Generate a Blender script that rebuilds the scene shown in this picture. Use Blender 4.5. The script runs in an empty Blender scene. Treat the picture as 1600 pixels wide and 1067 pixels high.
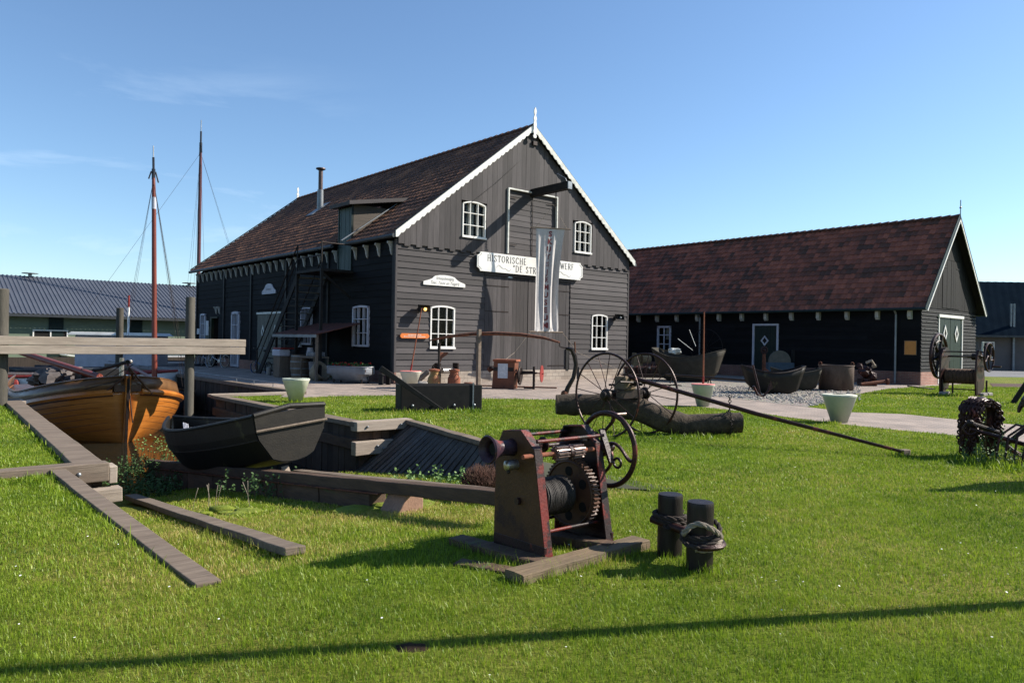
import bpy, math, random
import numpy as np
from mathutils import Vector, Matrix
random.seed(7); rng=np.random.default_rng(11)
S=bpy.context.scene; COL=S.collection
# ---------------------------------------------------------------- camera model and measuring
FPX=1162.0; ROLL=math.radians(1.0); EYE=1.5
CR=Vector((math.cos(ROLL),0,math.sin(ROLL))); CU=Vector((-math.sin(ROLL),0,math.cos(ROLL))); CF=Vector((0,1,0))
def ray(px,py): return CR*((px-800)/FPX)-CU*((py-533.5)/FPX)+CF
EY=Vector((0,0,EYE))
def gp(px,py,z=0.0):
    d=ray(px,py); return EY+d*((z-EYE)/d.z)
AU=math.radians(49.3); FZ=math.pi/2-AU
U=Vector((math.sin(AU),math.cos(AU),0)); V=Vector((-math.cos(AU),math.sin(AU),0)); Z=Vector((0,0,1))
C0=gp(617,600); C1=gp(1437,602)
def W(u,v,z=0.0): return C0+U*u+V*v+Z*z
def uv(px,py,z=0.0,C=None):
    q=gp(px,py,z)-(C or C0); return q.dot(U),q.dot(V)
def onv(px,py,v,C=None):     # meet the plane v=const : u,z
    C=C or C0; d=ray(px,py); t=((C+V*v-EY).dot(V))/d.dot(V); q=EY+d*t-C; return q.dot(U),(EY+d*t).z
def onu(px,py,u,C=None):
    C=C or C0; d=ray(px,py); t=((C+U*u-EY).dot(U))/d.dot(U); q=EY+d*t-C; return q.dot(V),(EY+d*t).z
def LOC(p,C=None):
    q=p-(C or C0); return (q.dot(U),q.dot(V),p.z)
# ---------------------------------------------------------------- mesh builder
class MB:
    def __init__(s): s.v=[]; s.f=[]
    def add(s,vs,fs):
        n=len(s.v); s.v+= [tuple(a) for a in vs]; s.f+=[tuple(i+n for i in f) for f in fs]; return s
    def bx(s,x0,x1,y0,y1,z0,z1):
        return s.add([(x0,y0,z0),(x1,y0,z0),(x1,y1,z0),(x0,y1,z0),(x0,y0,z1),(x1,y0,z1),(x1,y1,z1),(x0,y1,z1)],
            [(0,3,2,1),(4,5,6,7),(0,1,5,4),(1,2,6,5),(2,3,7,6),(3,0,4,7)])
    def beam(s,p,q,w,h,up=(0,0,1),w2=None,h2=None):
        p=Vector(p);q=Vector(q);d=(q-p).normalized();u=Vector(up)
        x=d.cross(u)
        if x.length<1e-4: x=d.cross(Vector((1,0,0)))
        x.normalize(); y=x.cross(d).normalized(); w2=w2 or w;h2=h2 or h
        vs=[]
        for c,a,b in((p,w,h),(q,w2,h2)):
            for i,j in((-1,-1),(1,-1),(1,1),(-1,1)): vs.append(c+x*(i*a/2)+y*(j*b/2))
        return s.add(vs,[(0,1,2,3),(7,6,5,4),(0,4,5,1),(1,5,6,2),(2,6,7,3),(3,7,4,0)])
    def tube(s,pts,r,n=8,closed=False,caps=True,sy=1.0):
        P=[Vector(p) for p in pts];m=len(P);R=r if isinstance(r,(list,tuple)) else [r]*m
        vs=[];fs=[];x=None
        for i in range(m):
            a=P[(i-1)%m] if (closed or i>0) else P[i]; b=P[(i+1)%m] if (closed or i<m-1) else P[i]
            d=(b-a); d=d.normalized() if d.length>1e-9 else Vector((0,0,1))
            if x is None:
                x=d.cross(Vector((0,0,1)))
                if x.length<1e-3: x=d.cross(Vector((1,0,0)))
                x.normalize()
            else:
                x=(x-d*x.dot(d)); x=x.normalized() if x.length>1e-6 else d.orthogonal().normalized()
            y=d.cross(x)
            for k in range(n):
                t=2*math.pi*k/n; vs.append(P[i]+x*(math.cos(t)*R[i])+y*(math.sin(t)*R[i]*sy))
        q=m if closed else m-1
        for i in range(q):
            for k in range(n):
                a=i*n+k;b=i*n+(k+1)%n;c=((i+1)%m)*n+(k+1)%n;d=((i+1)%m)*n+k
                fs.append((a,b,c,d))
        if caps and not closed: fs.append(tuple(range(n-1,-1,-1))); fs.append(tuple((m-1)*n+k for k in range(n)))
        return s.add(vs,fs)
    def cyl(s,p,q,r,n=16,r2=None): return s.tube([p,q],[r,r if r2 is None else r2],n)
    def ring(s,c,ax,R,r,n=36,k=8,sy=1.0,a0=0,a1=2*math.pi):
        ax=Vector(ax).normalized(); x=ax.orthogonal().normalized(); y=ax.cross(x); c=Vector(c)
        full=abs(a1-a0-2*math.pi)<1e-6
        pts=[c+x*(math.cos(a0+(a1-a0)*i/(n if full else n-1))*R)+y*(math.sin(a0+(a1-a0)*i/(n if full else n-1))*R) for i in range(n)]
        return s.tube(pts,r,k,closed=full,sy=sy)
    def lathe(s,prof,c=(0,0,0),ax=(0,0,1),n=20,caps=True):   # prof: (radius, height)
        ax=Vector(ax).normalized(); x=ax.orthogonal().normalized(); y=ax.cross(x); c=Vector(c); vs=[];fs=[]
        m=len(prof)
        for r,h in prof:
            for k in range(n):
                t=2*math.pi*k/n; vs.append(c+ax*h+x*(math.cos(t)*r)+y*(math.sin(t)*r))
        for i in range(m-1):
            for k in range(n): fs.append((i*n+k,i*n+(k+1)%n,(i+1)*n+(k+1)%n,(i+1)*n+k))
        if caps: fs.append(tuple(range(n-1,-1,-1))); fs.append(tuple((m-1)*n+k for k in range(n)))
        return s.add(vs,fs)
    def prism(s,poly,o,ex,ey,en):    # 2d polygon in plane (o,ex,ey), extruded by vector en
        o=Vector(o);ex=Vector(ex);ey=Vector(ey);en=Vector(en);n=len(poly)
        a=[o+ex*p[0]+ey*p[1] for p in poly]; b=[p+en for p in a]
        return s.add(a+b,[tuple(range(n-1,-1,-1)),tuple(range(n,2*n))]+[(i,(i+1)%n,n+(i+1)%n,n+i) for i in range(n)])
    def grid(s,rows):
        m=len(rows);n=len(rows[0]); vs=[p for r in rows for p in r]
        return s.add(vs,[(i*n+j,i*n+j+1,(i+1)*n+j+1,(i+1)*n+j) for i in range(m-1) for j in range(n-1)])
    def ball(s,c,r,n=10,m=7,jit=0,sc=(1,1,1)):
        c=Vector(c);vs=[];fs=[]
        for i in range(1,m):
            for k in range(n):
                a=math.pi*i/m;t=2*math.pi*k/n;j=1+random.uniform(-jit,jit)
                vs.append(c+Vector((math.sin(a)*math.cos(t)*sc[0],math.sin(a)*math.sin(t)*sc[1],math.cos(a)*sc[2]))*r*j)
        vs+= [c+Vector((0,0,r*sc[2])),c-Vector((0,0,r*sc[2]))]; T=len(vs)-2
        for i in range(m-2):
            for k in range(n): fs.append((i*n+k,(i+1)*n+k,(i+1)*n+(k+1)%n,i*n+(k+1)%n))
        for k in range(n): fs.append((T,k,(k+1)%n)); fs.append((T+1,(m-2)*n+(k+1)%n,(m-2)*n+k))
        return s.add(vs,fs)
    def build(s,name,mat,parent=None,smooth=False,bev=0,sol=0,kind=None,fix=True,wob=0):
        me=bpy.data.meshes.new(name); me.from_pydata(s.v,[],s.f); me.update()
        if wob:
            import bmesh; from mathutils import noise
            b=bmesh.new(); b.from_mesh(me)
            for step in (1.2,.55,.28):
                e=[x for x in b.edges if x.calc_length()>step]
                if e: bmesh.ops.subdivide_edges(b,edges=e,cuts=min(12,max(1,int(max(x.calc_length() for x in e)/step)-1)) if step==1.2 else 1,use_grid_fill=True)
            sd=random.uniform(0,50)
            for v in b.verts:
                n=noise.noise_vector(v.co*2.1+Vector((sd,0,0)))*wob+noise.noise_vector(v.co*9+Vector((0,sd,0)))*wob*.45; v.co+=n
            bmesh.ops.triangulate(b,faces=[f for f in b.faces if len(f.verts)>4]); b.to_mesh(me); b.free()
        if fix:
            import bmesh
            b=bmesh.new(); b.from_mesh(me); bmesh.ops.recalc_face_normals(b,faces=b.faces); b.to_mesh(me); b.free()
        if smooth:
            me.shade_smooth(); 
            try: me.set_sharp_from_angle(angle=math.radians(38))
            except Exception: pass
        o=bpy.data.objects.new(name,me); COL.objects.link(o)
        if mat: me.materials.append(M[mat] if isinstance(mat,str) else mat)
        if parent: o.parent=parent
        if sol:
            m=o.modifiers.new('s','SOLIDIFY'); m.thickness=sol; m.offset=0
        if bev:
            m=o.modifiers.new('b','BEVEL'); m.width=bev; m.segments=2; m.limit_method='ANGLE'; m.angle_limit=math.radians(40)
        if kind: o['kind']=kind
        return o
def tag(o,label,cat,group=None):
    o['label']=label;o['category']=cat
    if group:o['group']=group
    return o
def thing(name,label,cat,loc,rz=None,group=None):
    o=bpy.data.objects.new(name,None); COL.objects.link(o); o.empty_display_size=.2
    o.location=loc; o.rotation_euler=(0,0,FZ if rz is None else rz); return tag(o,label,cat,group)
def solo(name,mb,mat,label,cat,loc=(0,0,0),rz=0,group=None,**k):
    o=mb.build(name,mat,None,**k); o.location=loc; o.rotation_euler=(0,0,rz); return tag(o,label,cat,group)
def frame(o,loc,rz=0,rx=0,ry=0): o.location=loc; o.rotation_euler=(rx,ry,rz); return o
def copy_tree(o,parent=None):
    c=o.copy(); COL.objects.link(c); c.parent=parent
    for ch in [x for x in bpy.data.objects if x.parent==o]: copy_tree(ch,c)
    return c
# ---------------------------------------------------------------- materials
M={}
def N(nt,t,**k):
    n=nt.nodes.new(t)
    for a,b in k.items():
        if a.startswith('i_'): n.inputs[a[2:].replace('_',' ')].default_value=b
        else: setattr(n,a,b)
    return n
def c4(c): return (c[0],c[1],c[2],1)
def pm(name,c1,c2=None,sc=3.0,st=(1,1,1),rough=.8,metal=0,bump=.15,bsc=40,spot=None,fine=.25,spec=.25,coat=0,bst=None,rvar=.1,bdist=.01,isl=0):
    m=bpy.data.materials.new(name); m.use_nodes=True; nt=m.node_tree; L=nt.links; B=nt.nodes['Principled BSDF']
    c2=c2 or tuple(x*.6 for x in c1)
    tc=N(nt,'ShaderNodeTexCoord'); mp=N(nt,'ShaderNodeMapping'); mp.inputs['Scale'].default_value=st; L.new(tc.outputs['Object'],mp.inputs['Vector'])
    n1=N(nt,'ShaderNodeTexNoise',i_Scale=sc,i_Detail=6.0,i_Roughness=.6); L.new(mp.outputs[0],n1.inputs['Vector'])
    mr=N(nt,'ShaderNodeMapRange'); mr.inputs['From Min'].default_value=.32; mr.inputs['From Max'].default_value=.68; L.new(n1.outputs['Fac'],mr.inputs['Value'])
    mx=N(nt,'ShaderNodeMix',data_type='RGBA'); mx.inputs[6].default_value=c4(c1); mx.inputs[7].default_value=c4(c2); L.new(mr.outputs[0],mx.inputs[0])
    n2=N(nt,'ShaderNodeTexNoise',i_Scale=bsc,i_Detail=4.0,i_Roughness=.7)
    mp2=N(nt,'ShaderNodeMapping'); mp2.inputs['Scale'].default_value=bst or st; L.new(tc.outputs['Object'],mp2.inputs['Vector']); L.new(mp2.outputs[0],n2.inputs['Vector'])
    mf=N(nt,'ShaderNodeMapRange'); mf.inputs['From Min'].default_value=.25; mf.inputs['From Max'].default_value=.75; mf.inputs['To Min'].default_value=1-fine; mf.inputs['To Max'].default_value=1+fine; L.new(n2.outputs['Fac'],mf.inputs['Value'])
    mm=N(nt,'ShaderNodeMix',data_type='RGBA',blend_type='MULTIPLY'); mm.inputs[0].default_value=1; L.new(mx.outputs[2],mm.inputs[6]); L.new(mf.outputs[0],mm.inputs[7])
    out=mm.outputs[2]
    if name[:5]=='board' or name in('dock_plank','bank_plank','slip_plank','fence_grey','dormer_board'): isl=.32
    if isl:
        ge=N(nt,'ShaderNodeNewGeometry'); mi=N(nt,'ShaderNodeMapRange'); mi.inputs['To Min'].default_value=1-isl; mi.inputs['To Max'].default_value=1+isl; L.new(ge.outputs['Random Per Island'],mi.inputs['Value'])
        m5=N(nt,'ShaderNodeMix',data_type='RGBA',blend_type='MULTIPLY'); m5.inputs[0].default_value=1; L.new(out,m5.inputs[6]); L.new(mi.outputs[0],m5.inputs[7]); out=m5.outputs[2]
    if spot:
        col,ss,th=spot[:3]; n3=N(nt,'ShaderNodeTexNoise',i_Scale=ss,i_Detail=8.0,i_Roughness=.65); L.new(mp.outputs[0],n3.inputs['Vector'])
        r3=N(nt,'ShaderNodeMapRange'); r3.inputs['From Min'].default_value=th; r3.inputs['From Max'].default_value=th+.06; L.new(n3.outputs['Fac'],r3.inputs['Value'])
        m3=N(nt,'ShaderNodeMix',data_type='RGBA'); m3.inputs[7].default_value=c4(col); L.new(out,m3.inputs[6]); L.new(r3.outputs[0],m3.inputs[0]); out=m3.outputs[2]
    L.new(out,B.inputs['Base Color'])
    rr=N(nt,'ShaderNodeMapRange'); rr.inputs['To Min'].default_value=max(.03,rough-rvar); rr.inputs['To Max'].default_value=min(1,rough+rvar); L.new(n2.outputs['Fac'],rr.inputs['Value']); L.new(rr.outputs[0],B.inputs['Roughness'])
    B.inputs['Metallic'].default_value=metal; B.inputs['Specular IOR Level'].default_value=spec
    if coat: B.inputs['Coat Weight'].default_value=coat; B.inputs['Coat Roughness'].default_value=.12
    if bump:
        b=N(nt,'ShaderNodeBump'); b.inputs['Strength'].default_value=bump; b.inputs['Distance'].default_value=bdist; L.new(n2.outputs['Fac'],b.inputs['Height']); L.new(b.outputs[0],B.inputs['Normal'])
    M[name]=m; return m
def hsv_variation(): pass
# boards: grain runs along local x (st small on x) or along z
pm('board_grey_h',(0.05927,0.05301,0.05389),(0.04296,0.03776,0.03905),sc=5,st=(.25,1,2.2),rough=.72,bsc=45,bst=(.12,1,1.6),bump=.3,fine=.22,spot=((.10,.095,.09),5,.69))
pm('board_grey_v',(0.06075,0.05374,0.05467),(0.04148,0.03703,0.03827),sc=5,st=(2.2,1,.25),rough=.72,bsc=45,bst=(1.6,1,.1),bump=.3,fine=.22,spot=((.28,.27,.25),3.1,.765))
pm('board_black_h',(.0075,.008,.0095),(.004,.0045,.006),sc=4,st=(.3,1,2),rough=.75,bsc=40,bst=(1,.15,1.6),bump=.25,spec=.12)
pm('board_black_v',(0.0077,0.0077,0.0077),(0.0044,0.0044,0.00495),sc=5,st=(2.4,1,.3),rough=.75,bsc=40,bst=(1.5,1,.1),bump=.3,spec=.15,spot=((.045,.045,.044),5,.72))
pm('black_paint',(.012,.012,.013),(.02,.02,.02),rough=.6,bump=.1,spec=.2)
pm('tar_wood',(.009,.0085,.009),(.018,.016,.015),sc=6,st=(1,1,1),rough=.7,bump=.3,spec=.2)
pm('white_paint',(.72,.71,.68),(.60,.59,.56),sc=3,rough=.5,bump=.06,fine=.05)
pm('white_weathered',(.66,.66,.62),(.42,.42,.38),sc=6,rough=.7,bump=.2,fine=.1)
pm('dark_inside',(.008,.008,.008),(.012,.011,.01),rough=.9,bump=0)
pm('curtain_cloth',(.30,.29,.27),(.45,.44,.42),sc=8,st=(4,4,.3),rough=.9,bump=.3)
pm('weathered_wood',(0.1756,0.1379,0.1053),(0.1109,0.0836,0.06395),sc=4,st=(.35,2.5,2.5),rough=.85,bsc=30,bst=(.15,2,2),bump=.5,fine=.35,spot=((.10,.10,.06),2.2,.62))
pm('weathered_wood_light',(0.33,0.2754,0.2256),(0.22,0.1785,0.144),sc=4,st=(.3,2.5,2.5),rough=.85,bsc=30,bst=(.1,2,3),bump=.5,fine=.3)
pm('dock_plank',(0.051,0.039,0.03),(0.03,0.0228,0.018),sc=5,st=(3,.6,.5),rough=.8,bsc=30,bst=(3,2,.2),bump=.5,fine=.35,spot=((.05,.06,.025),2.5,.6))
pm('slip_plank',(0.1008,0.0627,0.04113),(0.05544,0.03528,0.02419),sc=5,st=(2.5,.35,2),rough=.8,bsc=30,bst=(2,.15,2),bump=.5,fine=.35,spot=((.07,.08,.035),3,.64))
pm('bank_plank',(0.07797,0.06851,0.06237),(0.04253,0.03544,0.03024),sc=4,rough=.75,bsc=30,bump=.4,fine=.3)
pm('varnish_oak',(0.4616,0.1655,0.02954),(0.3022,0.08709,0.01378),sc=3,st=(1,.25,1.2),rough=.32,bsc=40,bst=(1,.15,1.5),bump=.12,coat=.6,fine=.18)
pm('dark_oak',(.09,.04,.018),(.05,.022,.012),sc=4,rough=.4,coat=.3,bump=.2)
pm('skiff_tar',(0.00672,0.00588,0.00504),(0.01176,0.00966,0.00756),sc=4,rough=.55,bump=.3,spot=((.045,.04,.02),2.3,.6))
pm('mast_brown',(0.18,0.04125,0.024),(0.12,0.03,0.0225),sc=3,st=(2,2,.3),rough=.35,bump=.1)
pm('rust',(.17,.065,.035),(.085,.03,.018),sc=8,rough=.85,bump=.4,bsc=80,spot=((.05,.025,.018),5,.56))
pm('rust_bright',(.26,.09,.05),(.17,.055,.03),sc=7,rough=.85,bump=.3,spot=((.10,.05,.03),5,.6))
pm('black_iron',(0.0154,0.0119,0.0112),(0.0315,0.0196,0.0154),sc=10,rough=.48,metal=.3,bump=.35,bsc=70)
pm('brown_iron',(0.044,0.0176,0.0144),(0.024,0.0104,0.0096),sc=9,rough=.38,metal=.25,bump=.35,bsc=60,spot=((.13,.035,.025),5,.58))
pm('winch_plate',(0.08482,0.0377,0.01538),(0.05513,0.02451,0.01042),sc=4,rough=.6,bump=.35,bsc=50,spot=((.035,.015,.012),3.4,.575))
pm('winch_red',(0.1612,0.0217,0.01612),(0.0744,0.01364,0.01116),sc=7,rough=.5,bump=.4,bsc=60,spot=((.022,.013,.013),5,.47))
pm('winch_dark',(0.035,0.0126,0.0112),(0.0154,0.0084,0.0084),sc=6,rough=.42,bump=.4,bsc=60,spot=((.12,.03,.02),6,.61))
pm('bright_steel',(.5,.48,.45),(.3,.27,.25),sc=12,rough=.35,metal=.9,bump=.2)
pm('wire_rope',(0.0196,0.0182,0.0182),(0.035,0.0315,0.0294),sc=30,rough=.5,metal=.4,bump=.5,bsc=150)
pm('rope_old',(.30,.25,.20),(.17,.14,.11),sc=14,rough=.9,bump=.6,bsc=120)
pm('rope_dark',(0.0455,0.0325,0.0273),(0.02275,0.0169,0.0143),sc=14,rough=.8,bump=.6,bsc=120)
pm('bollard_wood',(0.0225,0.015,0.014),(0.011,0.008,0.008),sc=4,st=(2.5,2.5,.4),rough=.4,bump=.4,bsc=40,bst=(3,3,.3),spot=((.13,.075,.05),2.4,.66))
pm('log_bark',(0.07313,0.05363,0.03705),(0.03413,0.02633,0.0195),sc=6,st=(1,1,1),rough=.9,bsc=18,bump=.9,fine=.45,spot=((.10,.085,.04),3,.6),bdist=.03)
pm('cut_wood',(.34,.23,.12),(.22,.14,.07),sc=10,rough=.85,bump=.3)
pm('concrete',(.34,.20,.14),(.22,.13,.09),sc=4,rough=.9,bump=.4)
pm('stone',(.30,.27,.24),(.16,.15,.14),sc=3,rough=.9,bump=.5,bsc=25,fine=.3)
pm('planter_green',(0.3932,0.4326,0.3529),(0.3078,0.3382,0.2791),sc=3,rough=.55,bump=.1,fine=.08,spot=((.12,.07,.04),3,.74))
pm('planter_cream',(.62,.62,.52),(.48,.47,.38),sc=3,rough=.6,bump=.1,fine=.08,spot=((.12,.07,.04),3.4,.70))
pm('planter_pink',(.62,.22,.20),(.48,.15,.14),sc=5,rough=.7,bump=.1)
pm('red_paint',(0.231,0.033,0.0275),(0.165,0.022,0.01925),sc=5,rough=.5)
pm('orange_sign',(.62,.17,.035),(.5,.13,.03),sc=4,rough=.5,bump=.05)
pm('notice_orange',(.50,.22,.06),(.42,.18,.05),rough=.7,bump=.05)
pm('paper',(.55,.55,.56),(.42,.43,.46),sc=9,rough=.8,bump=.05)
pm('brown_machine',(0.168,0.06,0.032),(0.112,0.04,0.0224),sc=5,rough=.55,bump=.2,spot=((.06,.03,.02),4,.63))
pm('green_paint',(0.0066,0.0195,0.012),(0.0048,0.015,0.009),sc=4,rough=.45,bump=.1)
pm('green_dark',(.010,.022,.020),(.007,.015,.014),sc=4,rough=.5,bump=.1)
pm('teal_door',(.025,.05,.05),(.018,.038,.04),sc=4,rough=.5,bump=.15)
pm('olive_door',(0.1125,0.1125,0.0945),(0.0765,0.07875,0.0675),sc=4,rough=.6,bump=.15)
pm('lilac_white',(0.45,0.45,0.504),(0.342,0.342,0.396),sc=4,rough=.6,bump=.1)
pm('bracket_white',(0.425,0.4165,0.391),(0.272,0.2635,0.2465),sc=6,rough=.7,bump=.15)
pm('zinc',(.23,.25,.27),(.15,.165,.18),sc=3,rough=.45,metal=.5,bump=.1)
pm('zinc_gutter',(.06,.065,.07),(.04,.045,.05),sc=3,rough=.5,metal=.3,bump=.1)
pm('enamel',(.19,.20,.22),(.13,.13,.14),sc=3,rough=.35,bump=.05,spot=((.15,.08,.05),3,.66))
pm('wicker',(.30,.24,.17),(.2,.16,.11),sc=12,rough=.9,bump=.5)
pm('barrel_wood',(.16,.12,.09),(.10,.075,.055),sc=6,st=(3,3,.4),rough=.8,bump=.3)
pm('bike_blue',(.03,.07,.19),(.02,.05,.14),rough=.3,bump=0)
pm('bike_pale',(.35,.38,.45),(.28,.3,.36),rough=.3,bump=0)
pm('rubber',(.015,.015,.016),(.02,.02,.02),rough=.8,bump=.1)
pm('flower_red',(0.3,0.015,0.009),(0.21,0.009,0.006),sc=20,rough=.8,bump=0)
pm('leaf_green',(.05,.10,.025),(.03,.065,.018),sc=8,rough=.7,bump=0)
pm('leaf_light',(.16,.26,.07),(.10,.18,.05),sc=8,rough=.6,bump=0)
pm('heather',(0.0768,0.0336,0.024),(0.0432,0.024,0.0168),sc=12,rough=.9,bump=0)
pm('moss',(.17,.20,.02),(.10,.14,.02),sc=9,rough=1,bump=.8,bsc=60)
pm('shed_green',(0.1438,0.1812,0.1313),(0.1187,0.15,0.1125),sc=1.2,rough=.7,bump=.05,fine=.06)
pm('steel_roof',(.088,.097,.118),(.073,.08,.1),sc=.6,rough=.5,metal=.2,bump=.05,fine=.06)
pm('house_render',(0.1275,0.1162,0.1125),(0.105,0.0975,0.09375),sc=1.2,rough=.85,bump=.1,fine=.06)
pm('house_roof',(0.009,0.0153,0.0234),(0.0063,0.0108,0.0171),sc=1,rough=1,bump=.1,spec=0)
pm('fence_grey',(.32,.31,.33),(.25,.24,.26),sc=2,rough=.8,bump=.1)
pm('asphalt',(.16,.16,.165),(.125,.125,.13),sc=2,rough=.9,bump=.3,bsc=60)
pm('hull_dark',(.02,.022,.03),(.03,.03,.035),sc=2,rough=.3,bump=.05)
pm('sail_cloth',(.14,.12,.11),(.07,.06,.058),sc=3,rough=.9,bump=.5,bsc=14)
pm('lettering',(.07,.075,.08),(.05,.055,.06),rough=.7,bump=0)
pm('lettering_red',(.20,.045,.05),(.13,.035,.04),sc=9,rough=.8,bump=0)
pm('banner_cloth',(0.468,0.4446,0.429),(0.39,0.3666,0.3588),sc=1.5,st=(1,1,.4),rough=.85,bump=.15)
pm('tank_rust',(0.1125,0.07875,0.06375),(0.0675,0.045,0.0375),sc=4,st=(1.5,1.5,.6),rough=.8,bump=.3,spot=((.06,.04,.035),4,.6))
pm('boat_grey',(0.045,0.039,0.03),(0.027,0.024,0.018),sc=5,rough=.8,bump=.3)
pm('fence_white',(.6,.6,.6),(.5,.5,.5),rough=.6,bump=0)
pm('millstone',(.16,.14,.11),(.11,.10,.08),sc=5,rough=.9,bump=.3)
pm('trough_blue',(.07,.10,.13),(.05,.07,.09),sc=5,rough=.6,bump=.2)
def glass_mat():
    m=bpy.data.materials.new('window_glass');m.use_nodes=True;nt=m.node_tree;L=nt.links;nt.nodes.remove(nt.nodes['Principled BSDF'])
    g=N(nt,'ShaderNodeBsdfGlossy');g.inputs['Roughness'].default_value=.03;t=N(nt,'ShaderNodeBsdfTransparent');t.inputs[0].default_value=(.8,.83,.82,1)
    f=N(nt,'ShaderNodeFresnel');f.inputs[0].default_value=1.2;mx=N(nt,'ShaderNodeMixShader')
    nz=N(nt,'ShaderNodeTexNoise',i_Scale=3.0);bp=N(nt,'ShaderNodeBump');bp.inputs['Strength'].default_value=.02;L.new(nz.outputs[0],bp.inputs['Height']);L.new(bp.outputs[0],g.inputs['Normal'])
    L.new(f.outputs[0],mx.inputs[0]);L.new(t.outputs[0],mx.inputs[1]);L.new(g.outputs[0],mx.inputs[2]);L.new(mx.outputs[0],nt.nodes['Material Output'].inputs[0]);M['glass']=m
glass_mat()
def lamp_mat(name,c,s):
    m=bpy.data.materials.new(name);m.use_nodes=True;B=m.node_tree.nodes['Principled BSDF'];B.inputs['Base Color'].default_value=c4(c);B.inputs['Emission Color'].default_value=c4(c);B.inputs['Emission Strength'].default_value=s;M[name]=m
lamp_mat('lamp_glow',(1,.55,.15),1.4)
def tile_mat(name,c1,c2,c3,tw,th,rough=.75,patch=.35):
    m=bpy.data.materials.new(name);m.use_nodes=True;nt=m.node_tree;L=nt.links;B=nt.nodes['Principled BSDF']
    uvn=N(nt,'ShaderNodeUVMap'); fl=N(nt,'ShaderNodeVectorMath',operation='FLOOR');L.new(uvn.outputs[0],fl.inputs[0])
    wn=N(nt,'ShaderNodeTexWhiteNoise',noise_dimensions='2D');L.new(fl.outputs[0],wn.inputs['Vector'])
    n1=N(nt,'ShaderNodeTexNoise',i_Scale=patch,i_Detail=5.0,i_Roughness=.65);mp=N(nt,'ShaderNodeMapping');mp.inputs['Scale'].default_value=(.35,1,1);L.new(fl.outputs[0],mp.inputs['Vector']);L.new(mp.outputs[0],n1.inputs['Vector'])
    tc=N(nt,'ShaderNodeTexCoord');n2=N(nt,'ShaderNodeTexNoise',i_Scale=28.0,i_Detail=5.0);L.new(tc.outputs['Object'],n2.inputs['Vector'])
    a=N(nt,'ShaderNodeMath',operation='MULTIPLY_ADD');a.inputs[1].default_value=.55;L.new(wn.outputs['Value'],a.inputs[0])
    b=N(nt,'ShaderNodeMath',operation='MULTIPLY_ADD');b.inputs[1].default_value=1.9;b.inputs[2].default_value=-.78;L.new(n1.outputs['Fac'],b.inputs[0]);L.new(b.outputs[0],a.inputs[2])
    rp=N(nt,'ShaderNodeValToRGB');e=rp.color_ramp.elements;e[0].position=.12;e[0].color=c4(c1);e[1].position=.9;e[1].color=c4(c3);q=rp.color_ramp.elements.new(.5);q.color=c4(c2);L.new(a.outputs[0],rp.inputs[0])
    mf=N(nt,'ShaderNodeMapRange');mf.inputs['To Min'].default_value=.6;mf.inputs['To Max'].default_value=1.4;L.new(n2.outputs['Fac'],mf.inputs['Value'])
    mm=N(nt,'ShaderNodeMix',data_type='RGBA',blend_type='MULTIPLY');mm.inputs[0].default_value=1;L.new(rp.outputs[0],mm.inputs[6]);L.new(mf.outputs[0],mm.inputs[7]);L.new(mm.outputs[2],B.inputs['Base Color'])
    B.inputs['Roughness'].default_value=rough;B.inputs['Specular IOR Level'].default_value=.35
    bp=N(nt,'ShaderNodeBump');bp.inputs['Strength'].default_value=.3;bp.inputs['Distance'].default_value=.01;L.new(n2.outputs['Fac'],bp.inputs['Height']);L.new(bp.outputs[0],B.inputs['Normal'])
    M[name]=m
tile_mat('tiles_old',(.065,.034,.023),(.125,.058,.035),(.235,.108,.058),.22,.33)
tile_mat('tiles_red',(.075,.036,.022),(.20,.064,.037),(.31,.10,.056),.24,.32)
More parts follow.
